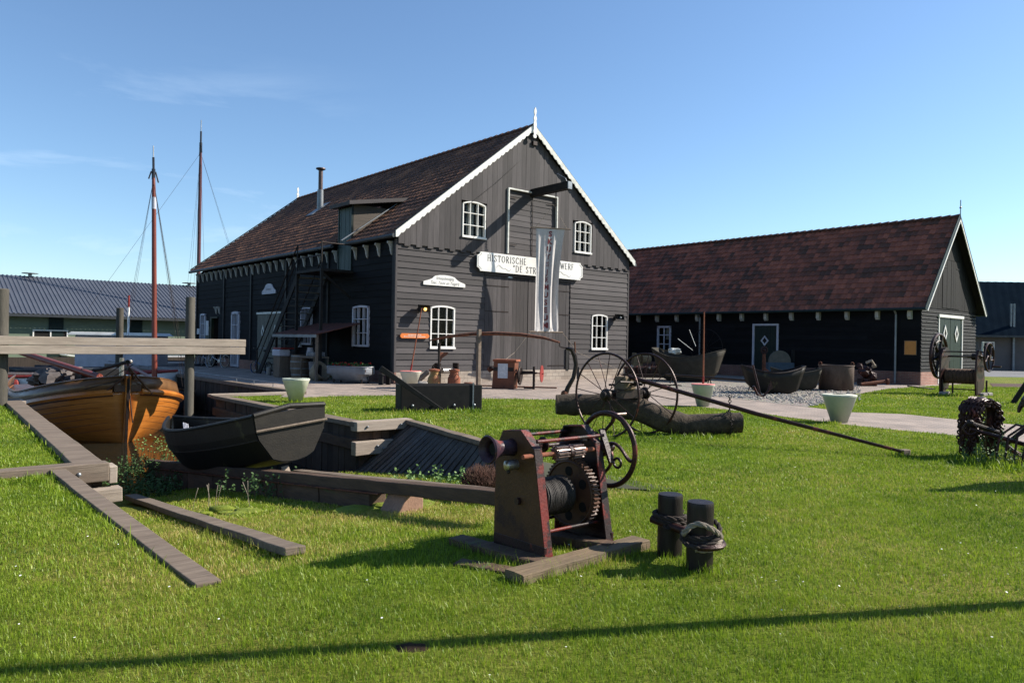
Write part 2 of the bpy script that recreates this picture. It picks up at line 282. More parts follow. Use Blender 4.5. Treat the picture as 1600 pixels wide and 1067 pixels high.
def brick_mat(name,c1,c2,mortar,bw,bh,rot=0,bump=.3):
    m=bpy.data.materials.new(name);m.use_nodes=True;nt=m.node_tree;L=nt.links;B=nt.nodes['Principled BSDF']
    tc=N(nt,'ShaderNodeTexCoord');mp=N(nt,'ShaderNodeMapping');L.new(tc.outputs['Object'],mp.inputs['Vector']);mp.inputs['Rotation'].default_value=rot if isinstance(rot,tuple) else (0,0,rot)
    b=N(nt,'ShaderNodeTexBrick');L.new(mp.outputs[0],b.inputs['Vector']);b.inputs['Scale'].default_value=1;b.inputs['Brick Width'].default_value=bw;b.inputs['Row Height'].default_value=bh;b.inputs['Mortar Size'].default_value=.006;b.inputs['Color1'].default_value=c4(c1);b.inputs['Color2'].default_value=c4(c2);b.inputs['Mortar'].default_value=c4(mortar)
    n=N(nt,'ShaderNodeTexNoise',i_Scale=1.3,i_Detail=8.0);L.new(tc.outputs['Object'],n.inputs['Vector']);mf=N(nt,'ShaderNodeMapRange');mf.inputs['From Min'].default_value=.3;mf.inputs['From Max'].default_value=.7;mf.inputs['To Min'].default_value=.72;mf.inputs['To Max'].default_value=1.25;L.new(n.outputs['Fac'],mf.inputs['Value'])
    mm=N(nt,'ShaderNodeMix',data_type='RGBA',blend_type='MULTIPLY');mm.inputs[0].default_value=1;L.new(b.outputs['Color'],mm.inputs[6]);L.new(mf.outputs[0],mm.inputs[7])
    n3=N(nt,'ShaderNodeTexNoise',i_Scale=40.0,i_Detail=3.0);L.new(tc.outputs['Object'],n3.inputs['Vector']);m3=N(nt,'ShaderNodeMapRange');m3.inputs['To Min'].default_value=.7;m3.inputs['To Max'].default_value=1.3;L.new(n3.outputs['Fac'],m3.inputs['Value'])
    m4=N(nt,'ShaderNodeMix',data_type='RGBA',blend_type='MULTIPLY');m4.inputs[0].default_value=1;L.new(mm.outputs[2],m4.inputs[6]);L.new(m3.outputs[0],m4.inputs[7]);L.new(m4.outputs[2],B.inputs['Base Color'])
    B.inputs['Roughness'].default_value=.85;bp=N(nt,'ShaderNodeBump',invert=True);bp.inputs['Strength'].default_value=bump;bp.inputs['Distance'].default_value=.01;L.new(b.outputs['Fac'],bp.inputs['Height']);L.new(bp.outputs[0],B.inputs['Normal']);M[name]=m
brick_mat('paving',(.29,.225,.185),(.22,.18,.155),(.11,.095,.08),.21,.105,FZ)
brick_mat('brick_front',(.22,.085,.055),(.30,.13,.09),(.30,.27,.24),.21,.065,(math.pi/2,0,0))
brick_mat('brick_side',(.15,.06,.045),(.19,.085,.06),(.17,.15,.13),.21,.065,(math.pi/2,0,0))
brick_mat('field_stone',(.24,.19,.15),(.34,.29,.24),(.12,.10,.09),.34,.14,(math.pi/2,0,0),.8)
def gravel_mat():
    m=bpy.data.materials.new('gravel');m.use_nodes=True;nt=m.node_tree;L=nt.links;B=nt.nodes['Principled BSDF'];tc=N(nt,'ShaderNodeTexCoord')
    v=N(nt,'ShaderNodeTexVoronoi',i_Scale=22.0);L.new(tc.outputs['Object'],v.inputs['Vector'])
    rp=N(nt,'ShaderNodeValToRGB');rp.color_ramp.elements[0].color=(.42,.38,.33,1);rp.color_ramp.elements[1].color=(.20,.175,.15,1);rp.color_ramp.elements[1].position=.6;L.new(v.outputs['Distance'],rp.inputs[0])
    mm=N(nt,'ShaderNodeMix',data_type='RGBA',blend_type='MULTIPLY');mm.inputs[0].default_value=.35;L.new(rp.outputs[0],mm.inputs[6]);L.new(v.outputs['Color'],mm.inputs[7]);L.new(mm.outputs[2],B.inputs['Base Color'])
    bp=N(nt,'ShaderNodeBump',invert=True);bp.inputs['Strength'].default_value=1;bp.inputs['Distance'].default_value=.03;L.new(v.outputs['Distance'],bp.inputs['Height']);L.new(bp.outputs[0],B.inputs['Normal']);B.inputs['Roughness'].default_value=.9;M['gravel']=m
gravel_mat()
def water_mat():
    m=bpy.data.materials.new('dock_water');m.use_nodes=True;nt=m.node_tree;L=nt.links;B=nt.nodes['Principled BSDF'];B.inputs['Base Color'].default_value=(.012,.012,.009,1);B.inputs['Roughness'].default_value=.04;B.inputs['IOR'].default_value=1.33
    tc=N(nt,'ShaderNodeTexCoord');n=N(nt,'ShaderNodeTexNoise',i_Scale=2.5,i_Detail=3.0);L.new(tc.outputs['Object'],n.inputs['Vector']);bp=N(nt,'ShaderNodeBump');bp.inputs['Strength'].default_value=.12;bp.inputs['Distance'].default_value=.05;L.new(n.outputs['Fac'],bp.inputs['Height']);L.new(bp.outputs[0],B.inputs['Normal']);M['water']=m
water_mat()
def grass_mats():
    m=bpy.data.materials.new('lawn_soil');m.use_nodes=True;nt=m.node_tree;L=nt.links;B=nt.nodes['Principled BSDF'];tc=N(nt,'ShaderNodeTexCoord')
    n1=N(nt,'ShaderNodeTexNoise',i_Scale=.55,i_Detail=6.0);n2=N(nt,'ShaderNodeTexNoise',i_Scale=34.0,i_Detail=5.0,i_Roughness=.8)
    for n in(n1,n2):L.new(tc.outputs['Object'],n.inputs['Vector'])
    rp=N(nt,'ShaderNodeValToRGB');e=rp.color_ramp.elements;e[0].position=.35;e[0].color=(.10,.155,.012,1);e[1].position=.68;e[1].color=(.20,.19,.04,1);L.new(n1.outputs['Fac'],rp.inputs[0])
    mf=N(nt,'ShaderNodeMapRange');mf.inputs['From Min'].default_value=.3;mf.inputs['From Max'].default_value=.7;mf.inputs['To Min'].default_value=.35;mf.inputs['To Max'].default_value=1.35;L.new(n2.outputs['Fac'],mf.inputs['Value'])
    mm=N(nt,'ShaderNodeMix',data_type='RGBA',blend_type='MULTIPLY');mm.inputs[0].default_value=1;L.new(rp.outputs[0],mm.inputs[6]);L.new(mf.outputs[0],mm.inputs[7]);L.new(mm.outputs[2],B.inputs['Base Color']);B.inputs['Roughness'].default_value=.95;B.inputs['Specular IOR Level'].default_value=.1
    bp=N(nt,'ShaderNodeBump');bp.inputs['Strength'].default_value=.8;bp.inputs['Distance'].default_value=.03;L.new(n2.outputs['Fac'],bp.inputs['Height']);L.new(bp.outputs[0],B.inputs['Normal']);M['lawn']=m
    m=bpy.data.materials.new('grass_blade');m.use_nodes=True;nt=m.node_tree;L=nt.links;nt.nodes.remove(nt.nodes['Principled BSDF'])
    at=N(nt,'ShaderNodeAttribute',attribute_name='rnd');tc=N(nt,'ShaderNodeTexCoord')
    n1=N(nt,'ShaderNodeTexNoise',i_Scale=.55,i_Detail=6.0);n4=N(nt,'ShaderNodeTexNoise',i_Scale=3.2,i_Detail=4.0)
    for n in(n1,n4):L.new(tc.outputs['Object'],n.inputs['Vector'])
    rp=N(nt,'ShaderNodeValToRGB');e=rp.color_ramp.elements;e[0].position=0;e[0].color=(.06,.125,.008,1);e[1].position=1;e[1].color=(.42,.34,.11,1);q=e.new(.42);q.color=(.168,.258,.013,1);q=e.new(.78);q.color=(.25,.33,.026,1)
    a=N(nt,'ShaderNodeMath',operation='MULTIPLY_ADD');a.inputs[1].default_value=1.5;a.inputs[2].default_value=-.76;L.new(n1.outputs['Fac'],a.inputs[0])
    a2=N(nt,'ShaderNodeMath',operation='MULTIPLY_ADD');a2.inputs[1].default_value=.95;L.new(n4.outputs['Fac'],a2.inputs[0]);L.new(a.outputs[0],a2.inputs[2])
    s=N(nt,'ShaderNodeMath',operation='MULTIPLY_ADD');s.inputs[1].default_value=.85;L.new(at.outputs['Fac'],s.inputs[0])
    a3=N(nt,'ShaderNodeMath',operation='SUBTRACT');a3.inputs[1].default_value=.40;L.new(a2.outputs[0],a3.inputs[0]);L.new(a3.outputs[0],s.inputs[2]);L.new(s.outputs[0],rp.inputs[0])
    d=N(nt,'ShaderNodeBsdfDiffuse');t=N(nt,'ShaderNodeBsdfTranslucent');mx=N(nt,'ShaderNodeMixShader');mx.inputs[0].default_value=.38
    g=N(nt,'ShaderNodeBsdfGlossy');g.inputs['Roughness'].default_value=.45;g.inputs['Color'].default_value=(.6,.6,.6,1);m2=N(nt,'ShaderNodeMixShader');m2.inputs[0].default_value=.03
    L.new(rp.outputs[0],d.inputs[0]);L.new(rp.outputs[0],t.inputs[0]);L.new(d.outputs[0],mx.inputs[1]);L.new(t.outputs[0],mx.inputs[2]);L.new(mx.outputs[0],m2.inputs[1]);L.new(g.outputs[0],m2.inputs[2]);L.new(m2.outputs[0],nt.nodes['Material Output'].inputs[0]);M['blade']=m
grass_mats()
# ================================================================ SETTING
WZ=-1.0
def fz(v): return max(-1.5,min(0.0,-.115*(v+16.9)-.6*max(0,v+10.0)))
# ground: one sheet in the yard's own directions with the slip, dock and harbour left open
us=[-700,-60,-16,-11.8,-11.35,-6.9,-5.95,-4.7,0,14,20,60,700]; vs=[-700,-40,-16.9,-12.1,-9.95,-3.0,-2.2,0,24,31,60,700]
def is_open(u,v):
    if -11.8<u<-6.9 and -16.9<v<-12.1: return True
    if -11.35<u<-6.9 and -12.1<v<-3.0: return True
    if -11.8<u<-11.35 and -12.1<v<-9.95: return False
    if -6.9<u<-5.95 and -16.9<v<-9.95: return True
    if -6.9<u<14 and 24<v<31: return True
    if -11.35<u<-6.9 and -3.0<v<-2.2: return True
    if -6.9<u<-4.7 and -3.0<v<31: return True
    if -60<u<-6.9 and -2.2<v<31: return True
    return False
g=MB()
for i in range(len(us)-1):
    for j in range(len(vs)-1):
        if is_open((us[i]+us[i+1])/2,(vs[j]+vs[j+1])/2): continue
        g.add([(us[i],vs[j],0),(us[i+1],vs[j],0),(us[i+1],vs[j+1],0),(us[i],vs[j+1],0)],[(0,1,2,3)])
o=g.build('ground','lawn',kind='structure',fix=False); frame(o,C0,FZ)
# note: strip u -6.9..-5.95 between v -16.9 and -9.95 carries the sloping plank bank
# slip floor
g=MB(); rows=[]
for i in range(30):
    v=-17.0+i*.35
    rows.append([(u,v,fz(v)-.012+.02*math.sin(u*3.1+v*2.3)*(.0 if v<-16.5 else 1)) for u in [-11.85+k*.31 for k in range(17)]])
g.grid(rows); o=g.build('slipway_floor','lawn',kind='structure',smooth=True); frame(o,C0,FZ)
g=MB(); g.add([(-61,-13,WZ),(-4.0,-13,WZ),(-4.0,31.5,WZ),(-61,31.5,WZ)],[(0,1,2,3)])
g=MB()
for (a,b,c,d) in((-11.4,-6.85,-11.0,-2.2),(-6.85,-4.6,-3.05,31.1),(-60.1,-6.85,-2.2,31.1),(-4.6,14.1,23.9,31.1)): g.add([(a,c,WZ),(b,c,WZ),(b,d,WZ),(a,d,WZ)],[(0,1,2,3)])
o=g.build('water','water',kind='structure',fix=False); frame(o,C0,FZ)
g=MB(); g.bx(-60.2,-4.5,-3.2,31.2,-2.4,-2.3); g.bx(-11.0,-6.8,-9.0,-3.2,-2.4,-2.3); o=g.build('dock_bed','dock_plank',kind='structure'); frame(o,C0,FZ)
# paving and paths as sheets 4 mm up
def sheet(name,mat,pix,z,kind='structure'):
    b=MB(); b.add([tuple(gp(x,y,z)) for x,y in pix],[tuple(range(len(pix)))]); o=b.build(name,mat,kind=kind,fix=False)
    return o
def usheet(name,mat,pts,z):
    b=MB(); b.add([tuple(W(u,v,z)) for u,v in pts],[tuple(range(len(pts)))]); return b.build(name,mat,kind='structure',fix=False)
lawn_edge=[(470,621.7),(540,619),(621,618),(755,623),(864,624.5),(1010,633.7),(1086,635),(1180,645),(1300,661),(1400,672),(1502,681),(1640,697)]
path_up=[(1640,668),(1498,656),(1412,647),(1329,644),(1262,636),(1330,618),(1385,608),(1437,604.5),(1530,598)]
E1=[uv(*p) for p in lawn_edge]; E2=[uv(*p) for p in path_up]
pave_poly=[(-4.7,-1.9),(-5.6,-2.9)]+E1+E2+[(7.0,1.0)]
# build the paving in strips that triangulate cleanly
pave=[(-4.7,23.95),(-4.7,-2.2),(-5.6,-3.6)]+E1+E2+[(19,-2),(19,23.95)]
usheet('paved_yard','paving',pave,.004)
gr=[uv(*p) for p in [(985,590),(1040,588),(1180,588),(1292,606),(1345,610),(1330,618),(1262,636),(1200,629),(1110,619),(1020,604)]]
usheet('gravel_bed','gravel',gr,.008)
usheet('road','asphalt',[uv(*p) for p in [(1540,588.5),(1900,594),(1900,577),(1547,575.5),(1520,577),(1520,586)]],.006)
usheet('flower_bed_soil','heather',[uv(*p) for p in [(1546,599),(1600,600),(1700,603),(1700,611),(1590,606),(1552,605)]],.012)
# stones of the gravel edge
b=MB()
for i in range(1100):
    px=random.uniform(1085,1262); py=random.uniform(604,631)
    if py>619+(px-1110)*.085+random.uniform(-2,1.5) : continue
    p=gp(px,py); b.ball((p.x,p.y,.02),random.uniform(.015,.042),6,4,.25,(1,1,.7))
for i in range(420):
    px=random.uniform(1262,1345); py=random.uniform(610,636)-(px-1262)*.12
    p=gp(px,py); b.ball((p.x,p.y,.02),random.uniform(.015,.04),6,4,.25,(1,1,.7))
o=b.build('gravel_stones',pm('pebble',(0.3898,0.3647,0.3269),(0.2137,0.1949,0.176),sc=9,rough=.9,bump=.2),kind='stuff'); tag(o,'pale loose pebbles scattered along the edge of the gravel bed','pebbles')

# ---------------------------------------------------------------- timber walls of slip and dock
def planks(b,p0,p1,z0f,z1f,n,t=.05,lean=(0,0,0)):
    p0=Vector(p0);p1=Vector(p1);d=(p1-p0)
    nrm=Vector((-d.y,d.x,0)).normalized()
    for i in range(n):
        a=p0+d*((i+.03)/n); c=p0+d*((i+.97)/n); j=random.uniform(-.008,.008)
        zt0=z1f(i/n);zb=z0f(i/n); L0=Vector(lean)
        top=[a+nrm*j,c+nrm*j,c+nrm*(j+t),a+nrm*(j+t)]
        vs=[Vector((q.x,q.y,zt0)) for q in top]+[Vector((q.x+L0.x,q.y+L0.y,zb)) for q in top]
        b.add(vs,[(0,1,2,3),(7,6,5,4),(0,4,5,1),(1,5,6,2),(2,6,7,3),(3,7,4,0)])
# right quay wall + capping
t=thing('quay_wall','brown timber sheet piling with capping beams along the right side of the dock','wall',W(-6.9,-3.0),FZ)
b=MB(); planks(b,(0,-7.0,0),(0,0,0),lambda k:-2.3,lambda k:-.02,32); b.build('sheet_piling','dock_plank',t)
b=MB(); b.bx(-.14,.12,-7.05,.1,-.02,.06); b.build('capping_beam','weathered_wood',t,bev=.008,wob=.008)
b=MB(); b.bx(-.11,-.03,-7.0,.05,-.42,-.24); b.build('waling_beam','slip_plank',t,bev=.008,wob=.008)
t=thing('quay_wall','dark timber wall stepping out below the paved yard corner','wall',W(-6.9,-3.0),FZ)
b=MB(); planks(b,(0,0,0),(2.2,0,0),lambda k:-2.3,lambda k:-.02,11); b.build('sheet_piling','dock_plank',t)
b=MB(); b.bx(-.13,2.3,.1,.36,0.0,.07); b.build('capping_beam','weathered_wood_light',t,bev=.008,wob=.008)
t=thing('quay_wall','long timber quay wall below the railing of the paved yard','wall',W(-4.7,-2.9),FZ)
b=MB(); planks(b,(0,0,0),(0,26.9,0),lambda k:-2.3,lambda k:-.02,100); b.build('sheet_piling','dock_plank',t)
b=MB(); b.bx(-.12,.14,-.05,26.8,-.02,.08); b.build('kerb_beam','weathered_wood',t)
t=thing('quay_wall','timber quay wall behind the big barn facing the far shed','wall',W(-4.7,24),FZ)
b=MB(); b.bx(-.1,18.8,-.1,.12,-2.3,.06); b.build('wall_face','dock_plank',t)
t=thing('quay_railing','low steel pipe railing on the kerb of the paved quay','railing',W(-4.66,-2.6,.08),FZ)
b=MB(); b.tube([(0,0,.13),(0,26,.13)],.016,6); b.build('top_pipe','zinc',t)
for i in range(19):
    b=MB(); b.tube([(0,.2+i*1.4,0),(0,.2+i*1.4,.14)],.012,5); b.build('post','zinc',t)
# end jog near the skiff
t=thing('quay_wall','short bolted timber end wall facing the slipway beside the sloping planks','wall',W(-6.95,-9.98),FZ)
b=MB(); b.bx(-.08,1.05,-.16,.06,-.1,.07); b.build('capping_beam','weathered_wood_light',t,bev=.01,wob=.008)
b=MB(); b.bx(-.12,.95,-.2,-.04,-.50,-.27); b.build('waling_beam','weathered_wood_light',t,bev=.01,wob=.008)
for x,z in((.12,-.02),(.8,-.02),(.3,-.36),(.42,-.41)):
    b=MB(); b.ball((x,-.17 if z>-.1 else -.21,z),.022,8,5); b.build('bolt','zinc',t)
b=MB(); planks(b,(0,0,0),(1.0,0,0),lambda k:-1.5,lambda k:-.1,6); b.build('sheet_piling','slip_plank',t)
# sloping plank bank
t=thing('plank_revetment','sloping bank of grey blue planks under a brown capping board','revetment',W(-5.95,-9.98),FZ)
n=26
A=Vector((0,0,0)); Bv=Vector((-.95,-4.35,0))  # cap line runs towards the winch
b=MB()
for i in range(n):
    q0=A+Bv*((i+.04)/n); q1=A+Bv*((i+.96)/n)
    v0=-9.98+q0.y; v1=-9.98+q1.y
    lx0=-.95*(1-i/n)-.12; zb0=fz(v0)-.1; zb1=fz(v1)-.1; jj=random.uniform(-.006,.006)
    ly=.32*(1-i/n)
    vsx=[(q0.x,q0.y,-.02+jj),(q1.x,q1.y,-.02+jj),(q1.x+lx0,q1.y+ly,zb1),(q0.x+lx0,q0.y+ly,zb0)]
    vv=[Vector(a) for a in vsx]; b.add(vv+[a-Vector((-.03,0,.05)) for a in vv],[(0,1,2,3),(7,6,5,4),(0,4,5,1),(1,5,6,2),(2,6,7,3),(3,7,4,0)])
b.build('plank_face','bank_plank',t)
b=MB(); b.beam(A+Vector((.05,.12,.02)),A+Bv*1.0+Vector((.05,0,.02)),.17,.07); b.build('capping_board','weathered_wood',t,bev=.008,wob=.008)
# lawn that closes the wedge behind the cap
usheet('left_bank_lawn','lawn',[(-11.36,-12.1),(-10.92,-2.25),(-11.36,-2.2)],-.003)
usheet('slip_bank_lawn','lawn',[(-5.95,-9.95),(-5.90,-16.9),(-6.98,-16.9),(-6.92,-14.33)],-.003)
# left side: quay of lawn, its cap and walings
t=thing('quay_wall','weathered timber capping and wall along the left lawn beside the dock','wall',W(-10.9,-12.1),FZ)
b=MB(); b.beam((-.60,-.1,.025),(-.15,9.9,.025),.30,.09); b.build('capping_beam','weathered_wood',t,bev=.01,wob=.008)
b=MB(); planks(b,(-.46,0,0),(-.02,9.9,0),lambda k:-2.3,lambda k:-.02,40); b.build('sheet_piling','dock_plank',t)
t=thing('quay_wall','weathered timber cap with bolted end beams facing the camera at the left lawn corner','wall',W(-10.9,-12.1),FZ)
b=MB(); b.bx(-6.0,-.42,-.22,-.01,-.13,.075); b.build('capping_beam','weathered_wood',t,bev=.01,wob=.0082)
b=MB(); b.bx(-.415,-.33,-.2,.05,-.16,.03); b.bx(-1.3,-.30,-.3,-.12,-.36,-.20); b.build('waling_beam','weathered_wood_light',t,bev=.01,wob=.0082)
for x,y,z in((-.72,-.23,-.03),(-.66,-.31,-.27),(-.57,-.31,-.29)):
    b=MB(); b.ball((x,y,z),.024,8,5); b.build('bolt','zinc',t)
b=MB(); planks(b,(-.95,-.05,0),(-.45,-.05,0),lambda k:-1.5,lambda k:-.13,5); b.build('sheet_piling','slip_plank',t)
t=thing('quay_wall','flat timber landing edge at the far end of the left lawn','wall',W(-10.9,-2.3),FZ)
b=MB(); b.bx(-12,.05,-.55,.08,-.03,.06); b.build('capping_beam','weathered_wood_light',t,bev=.01,wob=.008)
b=MB(); planks(b,(-12,.05,0),(0,.05,0),lambda k:-2.3,lambda k:-.04,40); b.build('sheet_piling','dock_plank',t)
t=thing('slipway_edging','long brown plank edging the lawn on the left of the slipway','edging board',W(-11.82,-16.9),FZ)
b=MB(); b.beam((.03,-.05,-.015),(.0,4.6,.01),.15,.07); b.build('edging_plank','weathered_wood',t,bev=.006,wob=.008)
b=MB(); planks(b,(.03,.3,0),(.03,4.7,0),lambda k:fz(-16.9+4.4*k)-.2,lambda k:-.03,14); b.build('sheet_piling','slip_plank',t)
# far bank wall
t=thing('quay_wall','far timber quay wall across the harbour below the green shed','wall',W(-60,31),FZ)
b=MB(); b.bx(0,75,-.1,.3,-2.3,.05); b.build('wall_face','dock_plank',t)
# ---------------------------------------------------------------- slipway timbers
t=thing('slipway_rail','long rust brown slipway beam on a low timber wall running down into the dock','slipway beam',W(-9.4,-16.8),FZ)
def rz_(y): return .27-.107*y
b=MB(); b.beam((0,-.1,rz_(-.1)-.06),(0,10.2,rz_(10.2)-.06),.15,.12); b.build('top_beam','slip_plank',t,bev=.01,wob=.008)
b=MB(); b.beam((0,1.75,rz_(1.75)-.125),(0,10.2,rz_(10.2)-.125),.22,.012); b.build('iron_strip','rust',t)
b=MB()
for k in range(7): b.beam((.02,1.95+k*1.15,rz_(1.95+k*1.15)-.42),(.02,3.07+k*1.15,rz_(3.07+k*1.15)-.42),.2,.56)
b.build('timber_wall','slip_plank',t,bev=.01,wob=.008)
solo('concrete_block',MB().prism([(-.19,-.04),(.19,-.04),(.19,.28),(.02,.28)],(0,0,0),(1,0,0),(0,0,1),(0,.32,0)),'concrete','pinkish concrete block supporting the slipway beam','block',W(-9.4,-15.42,-.26),FZ,bev=.01,wob=.012)
solo('timber_baulk',MB().beam((0,0,.01),(.38,5.9,-.66),.15,.06),'weathered_wood','dark plank half sunk in the slipway grass left of the raised beam','plank',W(-11.08,-16.6,.0),FZ,bev=.008,wob=.008)
solo('timber_baulk',MB().beam((0,0,.03),(0,4.8,-.45),.16,.07),'weathered_wood','grey plank lying on the grass behind the raised slipway beam','plank',W(-8.55,-15.9,-.04),FZ,bev=.008,wob=.008)
# ---------------------------------------------------------------- footbridge beam and piles
t=thing('beam_barrier','broad pale double timber beam spanning the dock entrance','beam',W(-14.0,-3.45,0),FZ)
b=MB(); b.bx(0,7.6,0,.14,1.255,1.43); b.build('upper_plank','weathered_wood_light',t,bev=.008,wob=.008)
b=MB(); b.bx(0,7.59,.004,.13,1.07,1.245); b.build('lower_plank','weathered_wood_light',t,bev=.008,wob=.008)
b=MB(); b.bx(0.05,7.3,.14,.5,1.36,1.40); b.build('walkway_board','weathered_wood_light',t,bev=.01)
def pile(u,v,r,top,label,tilt=0):
    b=MB(); n=10
    b.tube([(0,0,-3),(tilt,0,top-.02),(tilt,0,top)],[r*1.05,r,r*.85],n)
    solo('mooring_pile',b,'pile_wood',label,'pile',W(u,v),FZ,smooth=True)
pm('pile_wood',(0.084,0.076,0.0624),(0.048,0.044,0.036),sc=3,st=(2.5,2.5,.4),rough=.85,bump=.6,bsc=30,bst=(3,3,.3),spot=((.17,.17,.03),1.6,.66))
pile(-7.62,-3.12,.105,2.42,'grey timber pile with yellow lichen at the right end of the pale beam')
pile(-11.35,-3.1,.14,2.40,'thick timber pile at the left edge of the photo behind the pale beam')
pile(-4.95,15.2,.15,2.7,'slimmer timber pile in the middle rising behind the pale beam')
# ---------------------------------------------------------------- distant shed and houses
t=thing('harbour_shed','long green grey shed with a ribbed steel roof across the harbour','shed',W(-46,32.6),FZ)
b=MB(); b.bx(0,53.5,0,14,0,2.75); b.prism([(0,2.6),(7,5.4),(14,2.6)],(0.05,0,0),(0,1,0),(0,0,1),(53.4,0,0)); b.build('wall','shed_green',t)
b=MB(); rows=[]
xs=[]; x=-.6
while x<54.1: xs+= [x,x+.13,x+.16,x+.31-.09]; x+=.25
zz=[0,0,.045,.045]
for y,z in((-.6,2.66),(7,5.42),(14.6,2.66)): rows.append([(xx,y,z+zz[i%4]) for i,xx in enumerate(xs)])
b.grid(rows); b.build('roof','steel_roof',t,sol=.03)
b=MB(); b.bx(-.6,54,-.72,-.58,2.5,2.64); b.build('gutter','zinc_gutter',t)
for x in (22.5,30.9,41,45.6,51.2):
    b=MB(); b.bx(x,x+.8,-.05,.02,0,2.5); b.build('dark_panel','green_dark',t)
for x in (40.15,33.2,26.6,19):
    w=MB(); w.bx(x,x+1.9,-.08,-.02,.9,1.74)
    w=MB(); z0,z1=.85,1.72
    w.bx(x,x+1.9,-.09,-.0,z1-.07,z1);w.bx(x,x+1.9,-.09,0,z0,z0+.07)
    for q in(0,.92,1.83): w.bx(x+q,x+q+.07,-.085,0,z0+.07,z1-.07)
    o=w.build('window','white_paint',t); p=MB(); p.bx(x+.05,x+1.85,-.04,-.01,z0+.05,z1-.05); p.build('pane','dark_inside',o)
for x in(38.9,49.5):
    b=MB(); b.cyl((x+2,6.9,5.4),(x+2,6.9,5.62),.12,10); b.cyl((x+2,6.9,5.62),(x+2,6.9,5.66),.5,14); b.build('roof_vent','zinc',t)
b=MB(); b.cyl((-1,-.1,0),(-1,-.1,2.4),.03,6); b.bx(39.3-3.3,39.4-3.3,-.16,-.06,0,2.5); b.build('downpipe','white_paint',t)
t=thing('house','far house with a bright red roof behind the harbour shed','house',W(9.5,60),FZ)
b=MB(); b.bx(-4,5,0,9,0,3.6); b.build('wall','house_render',t)
b=MB(); b.prism([(-.5,3.5),(4.5,6.55),(9.5,3.5)],(-4.2,0,0),(0,1,0),(0,0,1),(9.6,0,0)); b.build('roof',pm('orange_tiles',(.45,.12,.05),(.35,.09,.04),rough=.8),t)
# house on the right
D0=EY+ray(1525,523)*54; rzR=math.radians(-2)
t=thing('house','grey rendered house with a steep dark ribbed roof at the right edge','house',(D0.x-.1,D0.y,0),rzR)
b=MB(); b.bx(.7,30,.8,9,0,2.75); b.build('wall','house_render',t)
b=MB(); xs=[-.0];
rows=[];xx=[i*.3 for i in range(101)]
def hz(i): return .018 if i%2 else 0
rows.append([(q-.0,0,2.5+hz(i)) for i,q in enumerate(xx)]); rows.append([(q+1.6*(1-q/30),3.6,6.75+hz(i)) for i,q in enumerate(xx)]); rows.append([(q+1.6*(1-q/30),5.4,6.75+hz(i)) for i,q in enumerate(xx)]); rows.append([(q,10,2.6+hz(i)) for i,q in enumerate(xx)])
b.grid(rows); b.add([rows[0][0],rows[1][0],rows[2][0],rows[3][0]],[(0,1,2,3)]); b.build('roof','house_roof',t)
b=MB(); b.bx(-.1,30,-.15,.02,2.42,2.56); b.build('gutter','zinc_gutter',t)
b=MB(); b.bx(3.1,3.25,.6,.75,0,4.9); b.bx(2.9,3.02,.6,.7,2.6,4.9); b.build('downpipe','zinc',t)
for x in(.95,6.5):
    w=MB(); w.bx(x,x+.9,.7,.8,.9,2.1); o=w.build('window','white_paint',t); p=MB(); p.bx(x+.1,x+.8,.68,.71,1.0,2.0); p.build('pane','dark_inside',o)
t=thing('picket_fence','pale grey picket fence with wide gaps in front of the grey house','fence',(D0.x,D0.y-6,0),rzR)
b=MB()
for i in range(90): b.bx(i*.33,i*.33+.09,0,.03,.05,2.0-.9*(i%2)*0)
b.build('pickets','fence_grey',t); b=MB(); b.bx(0,30,.03,.07,.35,.43); b.bx(0,30,.03,.07,1.5,1.58); b.build('rails','fence_grey',t)
t=thing('apartment_block','distant grey flat roofed building between the small barn and the grey house','building',tuple(EY+ray(1526,500)*78-Z*(EY+ray(1526,500)*78).z),rzR)
b=MB(); b.bx(-9,6,0,8,0,5.2); b.build('wall','house_render',t)
for k in range(6):
    for zz2 in(1.0,3.2):
        w=MB(); w.bx(-8.3+k*2.2,-6.9+k*2.2,-.06,0,zz2,zz2+1.1); w.build('window','dark_inside',t)
b=MB(); b.bx(-9.2,6.2,-.2,8.2,5.2,5.45); b.build('roof','fence_grey',t)
def tree(p,h,r,label,n=1500,s=.35):
    t=thing('tree',label,'tree',p,0,'trees beyond the buildings')
    b=MB(); b.tube([(0,0,0),(.1,0,h*.4),(.0,.1,h*.75)],[.25,.18,.07],8)
    for k in range(5):
        a=k*1.3; b.tube([(0,0,h*(.35+.07*k)),(math.cos(a)*r*.6,math.sin(a)*r*.6,h*(.55+.07*k))],[.1,.03],6)
    b.build('trunk','log_bark',t)
    b=MB(); cl=[(random.gauss(0,.45)*r,random.gauss(0,.45)*r,h*random.uniform(.45,.95)) for _ in range(26)]
    for i in range(n):
        c=random.choice(cl); q=Vector(c)+Vector((random.gauss(0,1),random.gauss(0,1),random.gauss(0,.8)))*r*.17
        a=Vector((random.uniform(-1,1),random.uniform(-1,1),random.uniform(-1,1))).normalized()*s*random.uniform(.5,1); c2=a.orthogonal().normalized()*s*.5
        b.add([q-a*.5,q+c2,q+a*.5,q-c2],[(0,1,2,3)])
    b.build('crown','leaf_green',t,fix=False)
q=EY+ray(1533,470)*95; tree((q.x+1,q.y,0),7.6,3.2,'green tree showing above the distant flat roof')
q=EY+ray(1620,470)*100; tree((q.x+6,q.y,0),6.5,3,'green tree hidden mostly behind the grey house')
